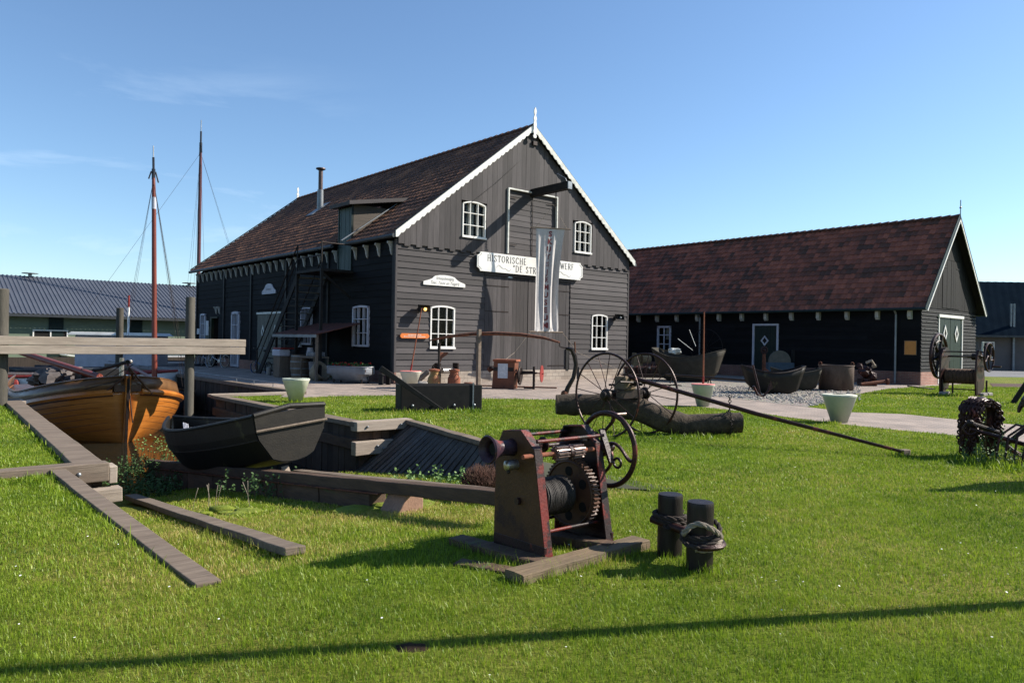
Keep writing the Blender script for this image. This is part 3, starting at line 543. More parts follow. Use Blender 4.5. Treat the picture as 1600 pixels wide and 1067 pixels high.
# ================================================================ BUILDINGS
def cells(x0,x1,z0,z1,holes):
    xs=sorted({x0,x1}|{max(x0,min(x1,h[i])) for h in holes for i in(0,1)}); zs=sorted({z0,z1}|{max(z0,min(z1,h[i])) for h in holes for i in(2,3)})
    for i in range(len(xs)-1):
        for j in range(len(zs)-1):
            cx=(xs[i]+xs[i+1])/2; cz=(zs[j]+zs[j+1])/2
            if xs[i+1]-xs[i]<1e-4 or zs[j+1]-zs[j]<1e-4: continue
            if any(h[0]<cx<h[1] and h[2]<cz<h[3] for h in holes): continue
            yield xs[i],xs[i+1],zs[j],zs[j+1]
def core(x0,x1,z0,z1,holes,y0=.02,y1=.12):
    b=MB()
    for a,c,d,e in cells(x0,x1,z0,z1,holes): b.bx(a,c,y0,y1,d,e)
    return b
def hboards(x0,x1,z0,z1,pitch,holes,b=None,t=.028,jit=.004):
    b=b or MB(); n=max(1,round((z1-z0)/pitch)); p=(z1-z0)/n
    for i in range(n):
        za=z0+i*p; zb=za+p; cuts=[(x0,x1)]
        for h in holes:
            if h[2]<zb-.04 and h[3]>za+.04:
                nc=[]
                for a,c in cuts:
                    if h[0]>=c or h[1]<=a: nc.append((a,c)); continue
                    if h[0]>a: nc.append((a,h[0]))
                    if h[1]<c: nc.append((h[1],c))
                cuts=nc
        for a,c in cuts:
            if c-a<.03: continue
            q=a
            while q<c-.01:
                e=min(c,q+random.uniform(3.2,5.5)); 
                if c-e<.8: e=c
                j=random.uniform(-jit,jit); g=.0015 if e<c else 0
                yb=-t+j; yt=-.004+j; z_lo=za-.012+random.uniform(-.003,.003)
                b.add([(q,yb,z_lo),(e-g,yb,z_lo),(e-g,.02,z_lo),(q,.02,z_lo),(q,yt,zb+.006),(e-g,yt,zb+.006),(e-g,.02,zb+.006),(q,.02,zb+.006)],[(0,3,2,1),(4,5,6,7),(0,1,5,4),(1,2,6,5),(2,3,7,6),(3,0,4,7)])
                q=e
    return b
def vboards(x0,x1,zb,ztf,pitch,holes,b=None,zig=.0,gap=.006,t=.022):
    b=b or MB(); n=max(1,round((x1-x0)/pitch)); p=(x1-x0)/n
    for i in range(n):
        xa=x0+i*p+gap/2; xb=x0+(i+1)*p-gap/2; j=random.uniform(-.004,.004); lo=zb-(zig if i%2 else 0)
        segs=[(lo,None)]
        hs=[h for h in holes if h[0]<xb-.03 and h[1]>xa+.03]
        for h in sorted(hs,key=lambda h:h[2]):
            s0=segs.pop(); 
            if h[2]>s0[0]+.02: segs.append((s0[0],h[2]))
            segs.append((max(h[3],s0[0]),None))
        for a,c in segs:
            ta=c if c is not None else ztf(xa); tb=c if c is not None else ztf(xb)
            if min(ta,tb)<a+.005 and max(ta,tb)<a+.03: continue
            ta=max(ta,a+.002);tb=max(tb,a+.002); y=-t+j
            b.add([(xa,y,a),(xb,y,a),(xb,.02,a),(xa,.02,a),(xa,y,ta),(xb,y,tb),(xb,.02,tb),(xa,.02,ta)],[(0,3,2,1),(4,5,6,7),(0,1,5,4),(1,2,6,5),(2,3,7,6),(3,0,4,7)])
    return b
def arch(w,h,rise,n=10):
    return [(w*i/n, h-rise+rise*(1-((2*i/n-1)**2))) for i in range(n+1)]
def window(parent,x0,x1,z0,z1,nc,nr,rise=.07,fw=.055,y=-.05,mat='white_paint',curt=None,sill=True,name='window',bars=.026):
    w=x1-x0;h=z1-z0
    fr=MB(); top=arch(w,h,rise)
    fr.bx(0,fw,y,.05,0,h-rise+.005); fr.bx(w-fw,w,y,.05,0,h-rise+.005); fr.bx(fw,w-fw,y,.05,0,fw)
    inner=[(x,zz-fw) for x,zz in top]
    for i in range(len(top)-1):
        a,b_=top[i],top[i+1];c,d=inner[i],inner[i+1]
        fr.add([(a[0],y,a[1]),(b_[0],y,b_[1]),(d[0],y,d[1]),(c[0],y,c[1]),(a[0],.05,a[1]),(b_[0],.05,b_[1]),(d[0],.05,d[1]),(c[0],.05,c[1])],[(0,1,2,3),(7,6,5,4),(0,4,5,1),(1,5,6,2),(2,6,7,3),(3,7,4,0)])
    for i in range(1,nc): 
        xx=w*i/nc; fr.bx(xx-bars/2,xx+bars/2,y+.012,.03,fw,h-fw-(rise*((2*i/nc-1)**2)))
    for j in range(1,nr): zz=h*j/nr; fr.bx(fw,w-fw,y+.016,.028,zz-bars/2,zz+bars/2)
    o=fr.build(name,mat,parent); frame(o,(x0,0,z0))
    p=MB(); p.add([(fw*.6,.012,fw*.6),(w-fw*.6,.012,fw*.6),(w-fw*.6,.012,h-rise),(w/2,.012,h-fw*.5),(fw*.6,.012,h-rise)],[(0,1,2,3,4)]); p.build('pane','glass',o,fix=False)
    d=MB(); d.bx(-.03,w+.03,.5,.53,-.05,h+.05); d.bx(-.05,-.0,.06,.5,-.05,h+.05); d.bx(w,w+.05,.06,.5,-.05,h+.05); d.bx(-.05,w+.05,.06,.5,-.08,-.03); d.bx(-.05,w+.05,.06,.5,h+.02,h+.06); d.build('reveal','dark_inside',o)
    if curt:
        c=MB()
        for (a,e,zt,zb2) in curt:
            k=max(3,int((e-a)*w/.03)); rows=[]
            for zz in(zb2*h,zt*h): rows.append([(a*w+(e-a)*w*i/k,.16+.025*math.sin(i*1.9),zz) for i in range(k+1)])
            c.grid(rows)
        c.build('curtain','curtain_cloth',o,fix=False)
    if sill:
        s=MB(); s.bx(-.03,w+.03,y-.035,y-.0005,-.04,.028); s.build('sill',mat,o,bev=.004)
    return o
def diamond(parent,cx,cz,w,h,mat='white_paint',y=-.05,name='diamond_light'):
    b=MB(); t=.24; o_=[(0,-h/2),(w/2,0),(0,h/2),(-w/2,0)]; i_=[(x*(1-t*1.6),z*(1-t*1.6)) for x,z in o_]
    for k in range(4):
        a,c=o_[k],o_[(k+1)%4];d,e=i_[(k+1)%4],i_[k]
        vs=[(cx+p[0],y,cz+p[1]) for p in(a,c,d,e)]+[(cx+p[0],y+.03,cz+p[1]) for p in(a,c,d,e)]
        b.add(vs,[(0,1,2,3),(7,6,5,4),(0,4,5,1),(1,5,6,2),(2,6,7,3),(3,7,4,0)])
    ob=b.build(name,mat,parent); p=MB(); p.add([(cx+q[0],y+.022,cz+q[1]) for q in i_],[(0,1,2,3)]); p.build('diamond_pane','dark_inside',parent,fix=False); return ob
def tiled_roof(parent,name,mat,L,S_,tw,th,amp,holes=[],seed=1):
    """pantile slope: local x along the eaves (0..L), local y up the slope (0..S_), z out of the roof"""
    rs=random.Random(seed); nx=int(round(L/tw)); ny=int(round(S_/th)); tw=L/nx; th=S_/ny
    prof=[(0,.25),(.12,.62),(.28,1.0),(.44,.62),(.58,.12),(.80,0.0)]
    vs=[];fs=[];uvs=[]
    for j in range(ny):
        y0=j*th-.02; y1=(j+1)*th+.015
        for i in range(nx):
            cx=(i+.5)*tw; cy=(j+.5)*th
            if any(h[0]<cx<h[1] and h[2]<cy<h[3] for h in holes): continue
            dz=rs.uniform(-.006,.008); sk=rs.uniform(-.01,.01); k=len(vs)
            P_=[(i+f)*tw for f,_ in prof]+[(i+1)*tw+.001]; A_=[a for _,a in prof]+[prof[0][1]]
            m=len(P_)
            for x,a in zip(P_,A_): vs.append((x,y0+sk,a*amp+.030+dz))
            for x,a in zip(P_,A_): vs.append((x,y1,a*amp+.002))
            for x,a in zip(P_,A_): vs.append((x,y0+sk,a*amp+.008+dz))
            for q in range(m-1):
                fs.append((k+q,k+q+1,k+m+q+1,k+m+q)); uvs+= [(i+.5,j+.5)]*4
                fs.append((k+2*m+q,k+2*m+q+1,k+q+1,k+q)); uvs+= [(i+.5,j+.5)]*4
    me=bpy.data.meshes.new(name); me.from_pydata(vs,[],fs); me.update(); ul=me.uv_layers.new(name='UVMap'); ul.data.foreach_set('uv',[c for p in uvs for c in p]); me.materials.append(M[mat])
    o=bpy.data.objects.new(name,me); COL.objects.link(o); o.parent=parent; return o
def slope_frame(o,eave,ridge,y0,flip=False):
    """roof plane whose eaves run along +y of the building at x=eave[0]"""
    ex,ez=eave; rx,rz=ridge
    up=Vector((rx-ex,0,rz-ez)).normalized()
    if not flip: xa=Vector((0,-1,0)); org=Vector((ex,y0[1],ez))
    else: xa=Vector((0,1,0)); org=Vector((ex,y0[0],ez))
    za=xa.cross(up); m=Matrix((( xa.x,up.x,za.x,org.x),(xa.y,up.y,za.y,org.y),(xa.z,up.z,za.z,org.z),(0,0,0,1)))
    o.matrix_local=m; return (Vector((rx-ex,0,rz-ez))).length
# stroke lettering with serifs (unit height 1)
GL={'H':(.78,[((.14,0),(.14,1)),((.64,0),(.64,1)),((.14,.52),(.64,.52))]),'I':(.36,[((.18,0),(.18,1))]),
'S':(.62,[[(.50,.82),(.42,.95),(.28,1),(.14,.93),(.10,.78),(.18,.62),(.40,.46),(.50,.32),(.48,.12),(.34,0),(.2,.0),(.1,.12),(.08,.2)]]),
'T':(.70,[((.35,0),(.35,1)),((.06,.98),(.64,.98)),((.06,.98),(.06,.84)),((.64,.98),(.64,.84))]),
'O':(.84,[[(.42+.33*math.cos(a*math.pi/8),.5+.5*math.sin(a*math.pi/8)) for a in range(17)]]),
'R':(.72,[((.14,0),(.14,1)),[(.14,.98),(.4,.98),(.52,.88),(.54,.76),(.5,.62),(.38,.53),(.14,.52)],((.34,.52),(.62,.0))]),
'C':(.76,[[(.66,.8),(.54,.95),(.38,1),(.2,.9),(.1,.7),(.08,.5),(.1,.3),(.2,.1),(.38,0),(.54,.04),(.66,.2)]]),
'E':(.64,[((.14,0),(.14,1)),((.14,.98),(.54,.98)),((.14,.52),(.44,.52)),((.14,.02),(.56,.02))]),
'K':(.74,[((.14,0),(.14,1)),((.14,.45),(.58,1)),((.3,.62),(.64,0))]),
'U':(.80,[[(.14,1),(.14,.3),(.22,.08),(.4,0),(.56,.08),(.64,.3),(.64,1)]]),
'J':(.42,[[(.26,1),(.26,.1),(.18,-.1),(.05,-.15)]]),'W':(1.0,[((.06,1),(.28,0)),((.28,0),(.48,.9)),((.48,.9),(.70,0)),((.70,0),(.94,1))]),
'F':(.60,[((.14,0),(.14,1)),((.14,.98),(.54,.98)),((.14,.52),(.42,.52))]),
'D':(.80,[((.14,0),(.14,1)),[(.14,.98),(.4,.98),(.6,.85),(.7,.62),(.7,.38),(.6,.15),(.4,.02),(.14,.02)]]),
'P':(.66,[((.14,0),(.14,1)),[(.14,.98),(.4,.98),(.52,.88),(.55,.74),(.5,.58),(.38,.5),(.14,.5)]]),
'"':(.34,[((.1,.78),(.12,1.02)),((.22,.78),(.24,1.02))]),' ':(.4,[])}
def lettering(text,x,z,h,track=.12,yy=0.0,cond=1.0):
    b=MB(); 
    def seg(p,q,w):
        p=Vector((p[0],0,p[1]));q=Vector((q[0],0,q[1]));d=(q-p)
        if d.length<1e-6:return
        n=Vector((-d.z,0,d.x)).normalized()*w/2; e=d.normalized()*w*.25
        b.add([tuple(v+Vector((0,yy,0))) for v in(p-n-e,q-n+e,q+n+e,p+n-e)],[(0,1,2,3)])
    for ch in text:
        wd,st=GL[ch]
        for s in st:
            pts=s if isinstance(s,list) else list(s)
            for a,c in zip(pts[:-1],pts[1:]):
                vert=abs(c[1]-a[1])>abs(c[0]-a[0])*1.2
                seg((x+a[0]*h*cond,z+a[1]*h),(x+c[0]*h*cond,z+c[1]*h),h*(.15 if vert else .085))
            if not isinstance(s,list) and abs(s[0][1]-s[1][1])>.8:
                for e in s: seg((x+(e[0]-.1)*h*cond,z+e[1]*h),(x+(e[0]+.1)*h*cond,z+e[1]*h),h*.045)
        x+=(wd+track)*h*cond
    return b,x
def text_obj(txt,size,mat,parent,name='lettering',loc=(0,0,0),shear=0,bold=0,extr=0,sx=1):
    cu=bpy.data.curves.new('t','FONT'); cu.body=txt; cu.size=size; cu.align_x='CENTER'; cu.shear=shear; cu.offset=bold; cu.extrude=extr
    ob=bpy.data.objects.new('t',cu); COL.objects.link(ob); dg=bpy.context.evaluated_depsgraph_get(); me=bpy.data.meshes.new_from_object(ob.evaluated_get(dg))
    bpy.data.objects.remove(ob); me.materials.clear(); me.materials.append(M[mat]); me.transform(Matrix.Rotation(math.pi/2,4,'X')); me.transform(Matrix.Diagonal((sx,1,1,1)))
    o=bpy.data.objects.new(name,me); COL.objects.link(o); o.parent=parent; o.location=loc; return o
# ---------------------------------------------------------------- the big wharf barn
WB=11.8; LB=20.3; EX,EZ=-.20,5.02; RX,RZ=5.92,9.78
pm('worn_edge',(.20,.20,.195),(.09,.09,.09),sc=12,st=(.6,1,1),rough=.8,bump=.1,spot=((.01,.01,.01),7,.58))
big=thing('wharf_barn','large black weatherboarded barn with a tall gable and an old tiled roof','barn',C0,FZ)
def rakez(x): 
    s=(RZ-EZ)/(RX-EX); return (EZ+s*(x-EX) if x<RX else EZ+s*((2*RX-EX)-x))-.12
FH=[(1.37,2.42,1.23,2.72),(9.53,10.5,1.24,2.71)]; BD=(3.78,8.25,-.1,3.97); UH=[(2.65,3.71,5.25,6.55),(8.37,9.35,5.21,6.50)]; HD=(4.77,7.33,4.82,7.29)
core(0,WB,.0,4.78,FH+[BD],.021,.12).build('gable_wall','board_grey_h',big)
hboards(.0,WB,.42,4.78,.208,FH+[BD]).build('weatherboards','board_grey_h',big)
core(0,WB,4.78,4.95,UH+[HD],.0215,.12)
b=MB()
vboards(0,WB,4.70,rakez,.5,UH+[HD],b,0,0,-.024); b.build('gable_core','board_grey_v',big)
vboards(0,WB,4.74,rakez,.235,UH+[HD],zig=.07,t=.075).build('gable_boards','board_grey_v',big)
b=MB(); b.bx(-.03,WB+.03,-.02,.12,0,.40); b.build('stone_plinth','field_stone',big)
b=MB(); b.bx(-.07,.0,-.035,.06,.4,4.9); b.bx(WB,WB+.07,-.035,.06,.4,4.9); b.build('corner_board','board_grey_v',big)
# hatch door
b=MB(); hboards(HD[0]+.05,HD[1]-.05,HD[2],HD[3]-.05,.215,[],b,.02,.003); ob=b.build('hatch_door','board_grey_h',big); ob.location=(0,-.02,0)
core(HD[0],HD[1],HD[2]-.1,HD[3],[],.0,.1).build('hatch_core','dark_inside',ob)
b=MB(); b.bx(HD[0]-.02,HD[0]+.035,-.12,-.02,HD[2],HD[3]); b.bx(HD[1]-.035,HD[1]+.02,-.12,-.02,HD[2],HD[3]); b.bx(HD[0]+.035,HD[1]-.035,-.12,-.02,HD[3]-.045,HD[3]+.01); b.build('frame','white_weathered',ob)
b=MB(); b.bx(6.045,6.06,-.052,-.03,HD[2],HD[3]-.05)
for z in(5.15,6.95):
    b.bx(4.8,5.25,-.055,-.045,z,z+.035); b.bx(6.85,7.3,-.055,-.045,z,z+.035)
b.build('hinge','black_iron',ob)
# big doors
for (a,c) in((BD[0]+.03,5.93),(5.96,BD[1]-.03)):
    d=vboards(a,c,.03,lambda x:3.93,.19,[],t=.02,gap=.007); dd=d.build('barn_door','board_grey_v',big); dd.location=(0,.03,0)
    k=MB(); k.bx(a,c,.005,.05,.03,3.93); k.build('door_core','dark_inside',dd)
    k=MB()
    for z in(.55,2.6,3.55):
        if a<5: k.bx(a-.05,a+1.15,-.033,-.025,z,z+.03)
        else: k.bx(c-1.15,c+.05,-.033,-.025,z,z+.03)
    k.build('hinge','black_iron',dd)
b=MB(); b.bx(BD[0]-.02,BD[1]+.02,-.05,.02,3.95,4.02); b.build('door_lintel','board_grey_h',big)
b=MB(); b.bx(8.05,8.2,-.03,-.012,.35,1.25); b.build('door_flap','black_paint',big)
# windows
window(big,1.37,2.42,1.23,2.72,3,3); window(big,9.53,10.5,1.24,2.71,3,3)
w1=window(big,2.65,3.71,5.25,6.55,3,3,.1,fw=.045,y=-.10,curt=[(.34,.66,.97,.05),(.02,.16,.45,.05),(.8,.98,.3,.05)])
w2=window(big,8.37,9.35,5.21,6.5,3,3,.1,fw=.045,y=-.10,curt=[(.0,.3,.3,.04)])
# bargeboards with scalloped lower edge
def barge(side):
    b=MB(); n=30; s=(RZ-EZ)/(RX-EX); L_=math.hypot(RX-EX,RZ-EZ); ca,sa=(RX-EX)/L_,(RZ-EZ)/L_
    poly=[(0,.10),(L_,.10)]; lo=[]
    for i in range(n,-1,-1):
        c=i*L_/n; 
        lo+= [(c,-.115)] if i==n else []
        if i<n:
            a=i*L_/n; e=(i+1)*L_/n
            lo+= [(e-.02,-.12),(e-(e-a)*.3,-.165),(a+(e-a)*.3,-.165),(a+.02,-.12)]
    poly+=lo
    # strips
    for i in range(n):
        a=i*L_/n;e=(i+1)*L_/n
        q=[(a,.10),(e,.10),(e,-.10),(a+(e-a)*.78,-.135),(a+(e-a)*.5,-.155),(a+(e-a)*.22,-.135),(a,-.10)]
        vs=[]
        for yy in(-.225,-.19):
            for t,h in q:
                x=EX+ca*t-sa*h*0; z=EZ+sa*t+h*1.0/ca*.82
                if side: x=2*RX-x
                vs.append((x,yy,z))
        m=len(q); b.add(vs,[tuple(range(m)),tuple(range(2*m-1,m-1,-1))]+[(k,(k+1)%m,m+(k+1)%m,m+k) for k in range(m)])
    return b
barge(0).build('bargeboard','white_paint',big); barge(1).build('bargeboard','white_weathered',big)
fin=[(-.05,-.55),(.05,-.55),(.09,-.48),(.05,-.4),(.09,-.3),(.06,-.2),(.075,0),(.05,.12),(.085,.2),(.05,.28),(.03,.33),(.055,.42),(.06,.5),(.035,.58),(0,.64),(-.035,.58),(-.06,.5),(-.055,.42),(-.03,.33),(-.05,.28),(-.085,.2),(-.05,.12),(-.075,0),(-.06,-.2),(-.09,-.3),(-.05,-.4),(-.09,-.48)]
for yy in(-.275,LB+.51): MB().prism(fin,(RX,yy,RZ+.12),(1,0,0),(0,0,1),(0,.04,0)).build('finial','white_paint',big)
# roofs
SL=math.hypot(RX-EX,RZ-EZ)
r=tiled_roof(big,'tiled_roof','tiles_old',LB+.67,SL,.22,.33,.034,holes=[(16.62,17.75,-1,2.2)],seed=3); slope_frame(r,(EX,EZ),(RX,RZ),(-.18,LB+.49))
# correct the dormer hole: local x runs from the far end to the front
r2=tiled_roof(big,'tiled_roof','tiles_old',LB+.67,SL,.22,.33,.034,seed=5); slope_frame(r2,(2*RX-EX,EZ),(RX,RZ),(-.18,LB+.49),flip=True)
b=MB(); dn=Vector((EZ-RZ,0,RX-EX)).normalized()
b.add([(RX,-.17,RZ-.03),(2*RX-EX,-.17,EZ-.03),(RX,LB+.48,RZ-.03),(2*RX-EX,LB+.48,EZ-.03)],[(0,1,3,2)])
zm=EZ+(RZ-EZ)/(RX-EX)*(.06-EX)
for (ya,yb,xa_,za_) in((-.17,3.06,EX,EZ),(4.14,LB+.48,EX,EZ),(3.06,4.14,.06,zm)): b.add([(xa_,ya,za_-.03),(RX,ya,RZ-.03),(RX,yb,RZ-.03),(xa_,yb,za_-.03)],[(0,1,2,3)]); b.build('roof_underlay','dark_inside',big,sol=.04)
b=MB()
for i in range(57):
    y=-.2+i*.37; b.tube([(RX,y,RZ+.05),(RX,y+.36,RZ+.035)],[.105,.085],10)
b.build('ridge_tiles','tiles_plain' if 'tiles_plain' in M else pm('tiles_plain',(.09,.04,.03),(.05,.025,.02),sc=4,rough=.8),big)
for sd_ in(0,1):
    side_=sd_; x=EX-.06 if not sd_ else 2*RX-EX+.06
    b=MB()
    for ya,yb in (((-.2,3.0),(4.2,LB+.48)) if not sd_ else ((-.2,LB+.48),)): b.tube([(x,ya,EZ-.06),(x,yb,EZ-.06)],.07,10)
    b.build('gutter','zinc_gutter',big)
for yy in(-.19,LB+.485):
    for xx in (EX-.02,2*RX-EX+.02): MB().beam((xx,yy+.0,EZ+.08),(RX,yy,RZ+.10),.05,.05).build('verge_trim','green_dark',big)
# left side wall, built in its own frame (x runs towards the camera end, faces out)
sf=Matrix.Rotation(-math.pi/2,4,'Z')
def side(o): o.matrix_local=sf; return o
# v -> local x = -v
SH=[(-2.86,-1.72,1.22,2.68),(-7.2,-6.2,1.22,2.73),(-14.95,-13.95,.0,2.70),(-19.5,-18.7,1.0,2.66),(-11.84,-9.15,0,2.58),(-17.9,-16.9,0,2.45)]
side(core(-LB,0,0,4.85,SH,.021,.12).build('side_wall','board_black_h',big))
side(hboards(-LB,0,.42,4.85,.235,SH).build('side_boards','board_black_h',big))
for a,c in((-LB,-17.95),(-16.85,-15),(-13.9,-11.9),(-9.1,.03)): side(MB().bx(a,c,-.05,.02,0,.42).build('brick_plinth','brick_side',big))
b=MB()
for x in(-.12,-4.9,-8.75,-12.6,-16.1,-20.2): side(MB().bx(x-.07,x+.07,-.07,-.02,.42,4.8).build('wall_post','black_paint',big))
side_root=bpy.data.objects.new('tmp',None); COL.objects.link(side_root); side_root.parent=big; side(side_root)
window(side_root,-2.86,-1.72,1.22,2.70,3,3,.05,fw=.07,y=-.09,mat='lilac_white',sill=False)
window(side_root,-7.2,-6.2,1.22,2.75,3,3,.05,fw=.07,y=-.09,mat='lilac_white',sill=False)
window(side_root,-14.95,-13.95,.05,2.72,3,4,.05,fw=.12,y=-.09,mat='lilac_white',sill=False,name='door_window')
window(side_root,-19.5,-18.7,1.0,2.7,2,3,.05,fw=.1,y=-.09,mat='lilac_white',sill=False)
# olive double doors with diamonds
for a,c in((-11.8,-10.5),(-10.47,-9.18)):
    d=MB(); vboards(a,c,.03,lambda x:2.52,.16,[],d,t=.03); d.bx(a,c,.0,.04,.03,2.52); dd=d.build('door_leaf','olive_door',side_root)
    diamond(dd,(a+c)/2,1.75,.30,.62,'white_weathered')
b=MB(); b.bx(-11.86,-9.12,-.06,.0,2.53,2.62); b.build('door_lintel','white_weathered',side_root)
# open entrance with a green jamb and a lit lamp
b=MB(); b.bx(-17.95,-17.75,-.08,.05,0,2.5); b.bx(-17.75,-16.9,-.08,.05,2.42,2.5); o=b.build('entrance_frame','green_paint',side_root)
b=MB(); b.bx(-17.75,-16.9,.6,.65,0,2.42); b.bx(-17.78,-17.74,.05,.6,0,2.42); b.bx(-16.9,-16.86,.05,.6,0,2.42); b.build('reveal','dark_inside',o)
b=MB(); b.ball((-17.15,.2,1.75),.06,10,6); b.build('lamp','lamp_glow',o)
b=MB(); b.bx(-18.5,-18.0,-.1,-.07,.9,2.0); b.build('open_door_leaf','olive_door',side_root)
b=MB(); b.bx(-18.45,-18.05,-.13,-.1,1.55,2.3); b.build('poster','paper',side_root)
b=MB(); b.bx(-19.95,-19.6,-.09,-.06,1.6,1.9); b.build('notice','paper',side_root)
b=MB(); b.bx(-17.0,-16.6,-.09,-.06,1.1,1.35); b.build('notice','paper',side_root)
# carved white brackets under the eaves
def bracket(parent,x,z=4.82,s=1.0,mat='bracket_white',dp=.19):
    b=MB(); pr=[(0,0),(-dp,0),(-dp,-.07),(-dp*.72,-.10),(-dp*.5,-.2),(-dp*.42,-.30),(-dp*.25,-.42),(0,-.46)]
    b.prism([(p[0]*s,p[1]*s) for p in pr],(x,-.02,z),(0,1,0),(0,0,1),(.07,0,0)); return b.build('bracket',mat,parent)
for i in range(4): bracket(side_root,-(.28+i*.82)-.04)
for k,x in enumerate([4.3+i*.68 for i in range(24)]): 
    if x<20.2: bracket(side_root,-x)
bracket(side_root,-17.2,3.0,.8); bracket(side_root,-16.75,3.0,.8)
# bell shaped signs
bell=[(-.9,-.17),(.9,-.17),(.9,-.06),(.82,-.03),(.70,.0),(.55,.06),(.42,.16),(.22,.2),(0,.21),(-.22,.2),(-.42,.16),(-.55,.06),(-.70,.0),(-.82,-.03),(-.9,-.06)]
ob=MB().prism(bell,(1.93,-.075,3.58),(1,0,0),(0,0,1),(0,.035,0)).build('shaped_sign','white_paint',big)
text_obj('Scheepsbetuiging',.15,'lettering',ob,loc=(1.93,-.0775,3.62),shear=.35,sx=.75); text_obj('Teer, Touw en Tuigerij',.15,'lettering',ob,loc=(1.93,-.0775,3.46),shear=.35,sx=.88)
ob=MB().prism([(x*.82,z*1.2) for x,z in bell],(-10.5,-.075,3.62),(1,0,0),(0,0,1),(0,.035,0)).build('shaped_sign','lilac_white',side_root)
text_obj('Smederij',.15,'lettering',ob,loc=(-10.5,-.0775,3.58),shear=.35)
# long name board
sg=thing('name_board','long white name board with clipped corners over the big doors of the barn','sign',W(3.3,-.16,4.06),FZ)
w,h,c=5.5,.70,.14
op=[(c,0),(w-c,0),(w-c*.8,c*.55),(w,c),(w,h-c),(w-c*.8,h-c*.55),(w-c,h),(c,h),(c*.8,h-c*.55),(0,h-c),(0,c),(c*.8,c*.55)]
MB().prism(op,(0,0,0),(1,0,0),(0,0,1),(0,.05,0)).build('board','white_paint',sg)
b=MB(); k=len(op); cen=(w/2,h/2)
def ins(p): return (cen[0]+(p[0]-cen[0])*.982,cen[1]+(p[1]-cen[1])*.87)
for i in range(k):
    a,e=ins(op[i]),ins(op[(i+1)%k]); 
    if abs(e[0]-a[0])>2: continue
    b.tube([(a[0],-.001,a[1]),(e[0],-.001,e[1])],.007,4)
b.build('border_line','lettering',sg)
l,_=lettering('HISTORISCHE',.46,.385,.235,.19,-.003,.90); 
l.build('lettering','lettering',sg,fix=False)
l,_=lettering('SKUTSJEWERF',2.95,.385,.235,.14,-.003,.965); l.build('lettering','lettering',sg,fix=False)
l,_=lettering('"DE STRIPE"',1.72,.08,.235,.2,-.003,.92); l.build('lettering','lettering',sg,fix=False)
for x0 in(.9,4.1):
    b=MB(); pts=[(x0+.7*t,-.002,.17+.07*math.sin(t*6.3)+(.04*math.sin(t*12))) for t in [i/20 for i in range(21)]]
    b.tube(pts,.006,4); b.build('flourish','lettering',sg)
sg=thing('small_sign','orange rounded sign board by the left corner of the big gable','sign',W(.12,-.10,1.55),FZ)
MB().prism([(.06,0),(1.10,0),(1.16,.04),(1.17,.08),(1.16,.12),(1.10,.165),(.06,.165),(.01,.12),(0,.08),(.01,.04)],(0,0,0),(1,0,0),(0,0,1),(0,.03,0)).build('board','orange_sign',sg)
b=MB()
for row,(a,c_) in enumerate(((.30,.82),(.14,1.02))):
    x=a
    while x<c_:
        q=random.uniform(.02,.05); b.bx(x,x+q,-.003,.001,.10-.055*row,.125-.055*row); x+=q+.018
b.build('faded_writing','white_weathered',sg)
# lamps
for (x,z,lb) in((.93,2.55,'glowing black floodlight on the big gable left of the window'),(11.0,2.60,'unlit black floodlight on the big gable right of the window')):
    t=thing('wall_lamp',lb,'lamp',W(x,-.03,z),FZ)
    b=MB(); b.bx(-.05,.05,-.03,.0,-.08,.08); b.beam((0,-.02,0),(0,-.16,.05),.03,.03); b.build('bracket','black_paint',t)
    b=MB(); b.add([(-.15,-.12,-.02),(.15,-.12,-.02),(.15,-.10,.16),(-.15,-.10,.16),(-.2,-.36,-.1),(.2,-.36,-.1),(.2,-.3,.14),(-.2,-.3,.14)],[(0,1,2,3),(0,4,5,1),(1,5,6,2),(2,6,7,3),(3,7,4,0)]); b.build('housing','black_paint',t)
    b=MB(); b.ball((.06,-.24,.0),.055,10,6); b.build('bulb','lamp_glow' if x<5 else 'zinc',t)
# hoist beam
t=thing('hoist_beam','black timber hoist beam jutting out over the gable hatch','hoist',W(6.05,0,7.27),FZ)
b=MB(); b.beam((0,.1,-.0),(0,-2.05,.02),.25,.28); b.build('beam','tar_wood',t,bev=.012)
b=MB(); b.bx(-.1,.1,-2.1,-2.02,-.12,.15); b.tube([(0,-1.95,.12),(0,-1.85,.3),(0,-1.4,.55)],.012,6); b.build('end_cap','zinc',t)
b=MB(); 
for k in range(9): b.ring((0,-1.35,-.14-k*.05),(1,0,0) if k%2 else (0,1,0),.03,.008,10,5)
b.ring((0,-1.35,-.62),(1,0,0),.05,.012,12,5); b.build('chain','black_iron',t)
b=MB(); b.tube([(0,-.05,2.0),(-.4,-.06,1.4),(-1.9,-.12,0.1),(-3.2,-.12,-.9)],.008,5); b.build('cable','wire_rope',t)
b=MB(); b.bx(-.1,.1,-.16,.0,1.85,2.0); b.build('bracket','black_iron',t)
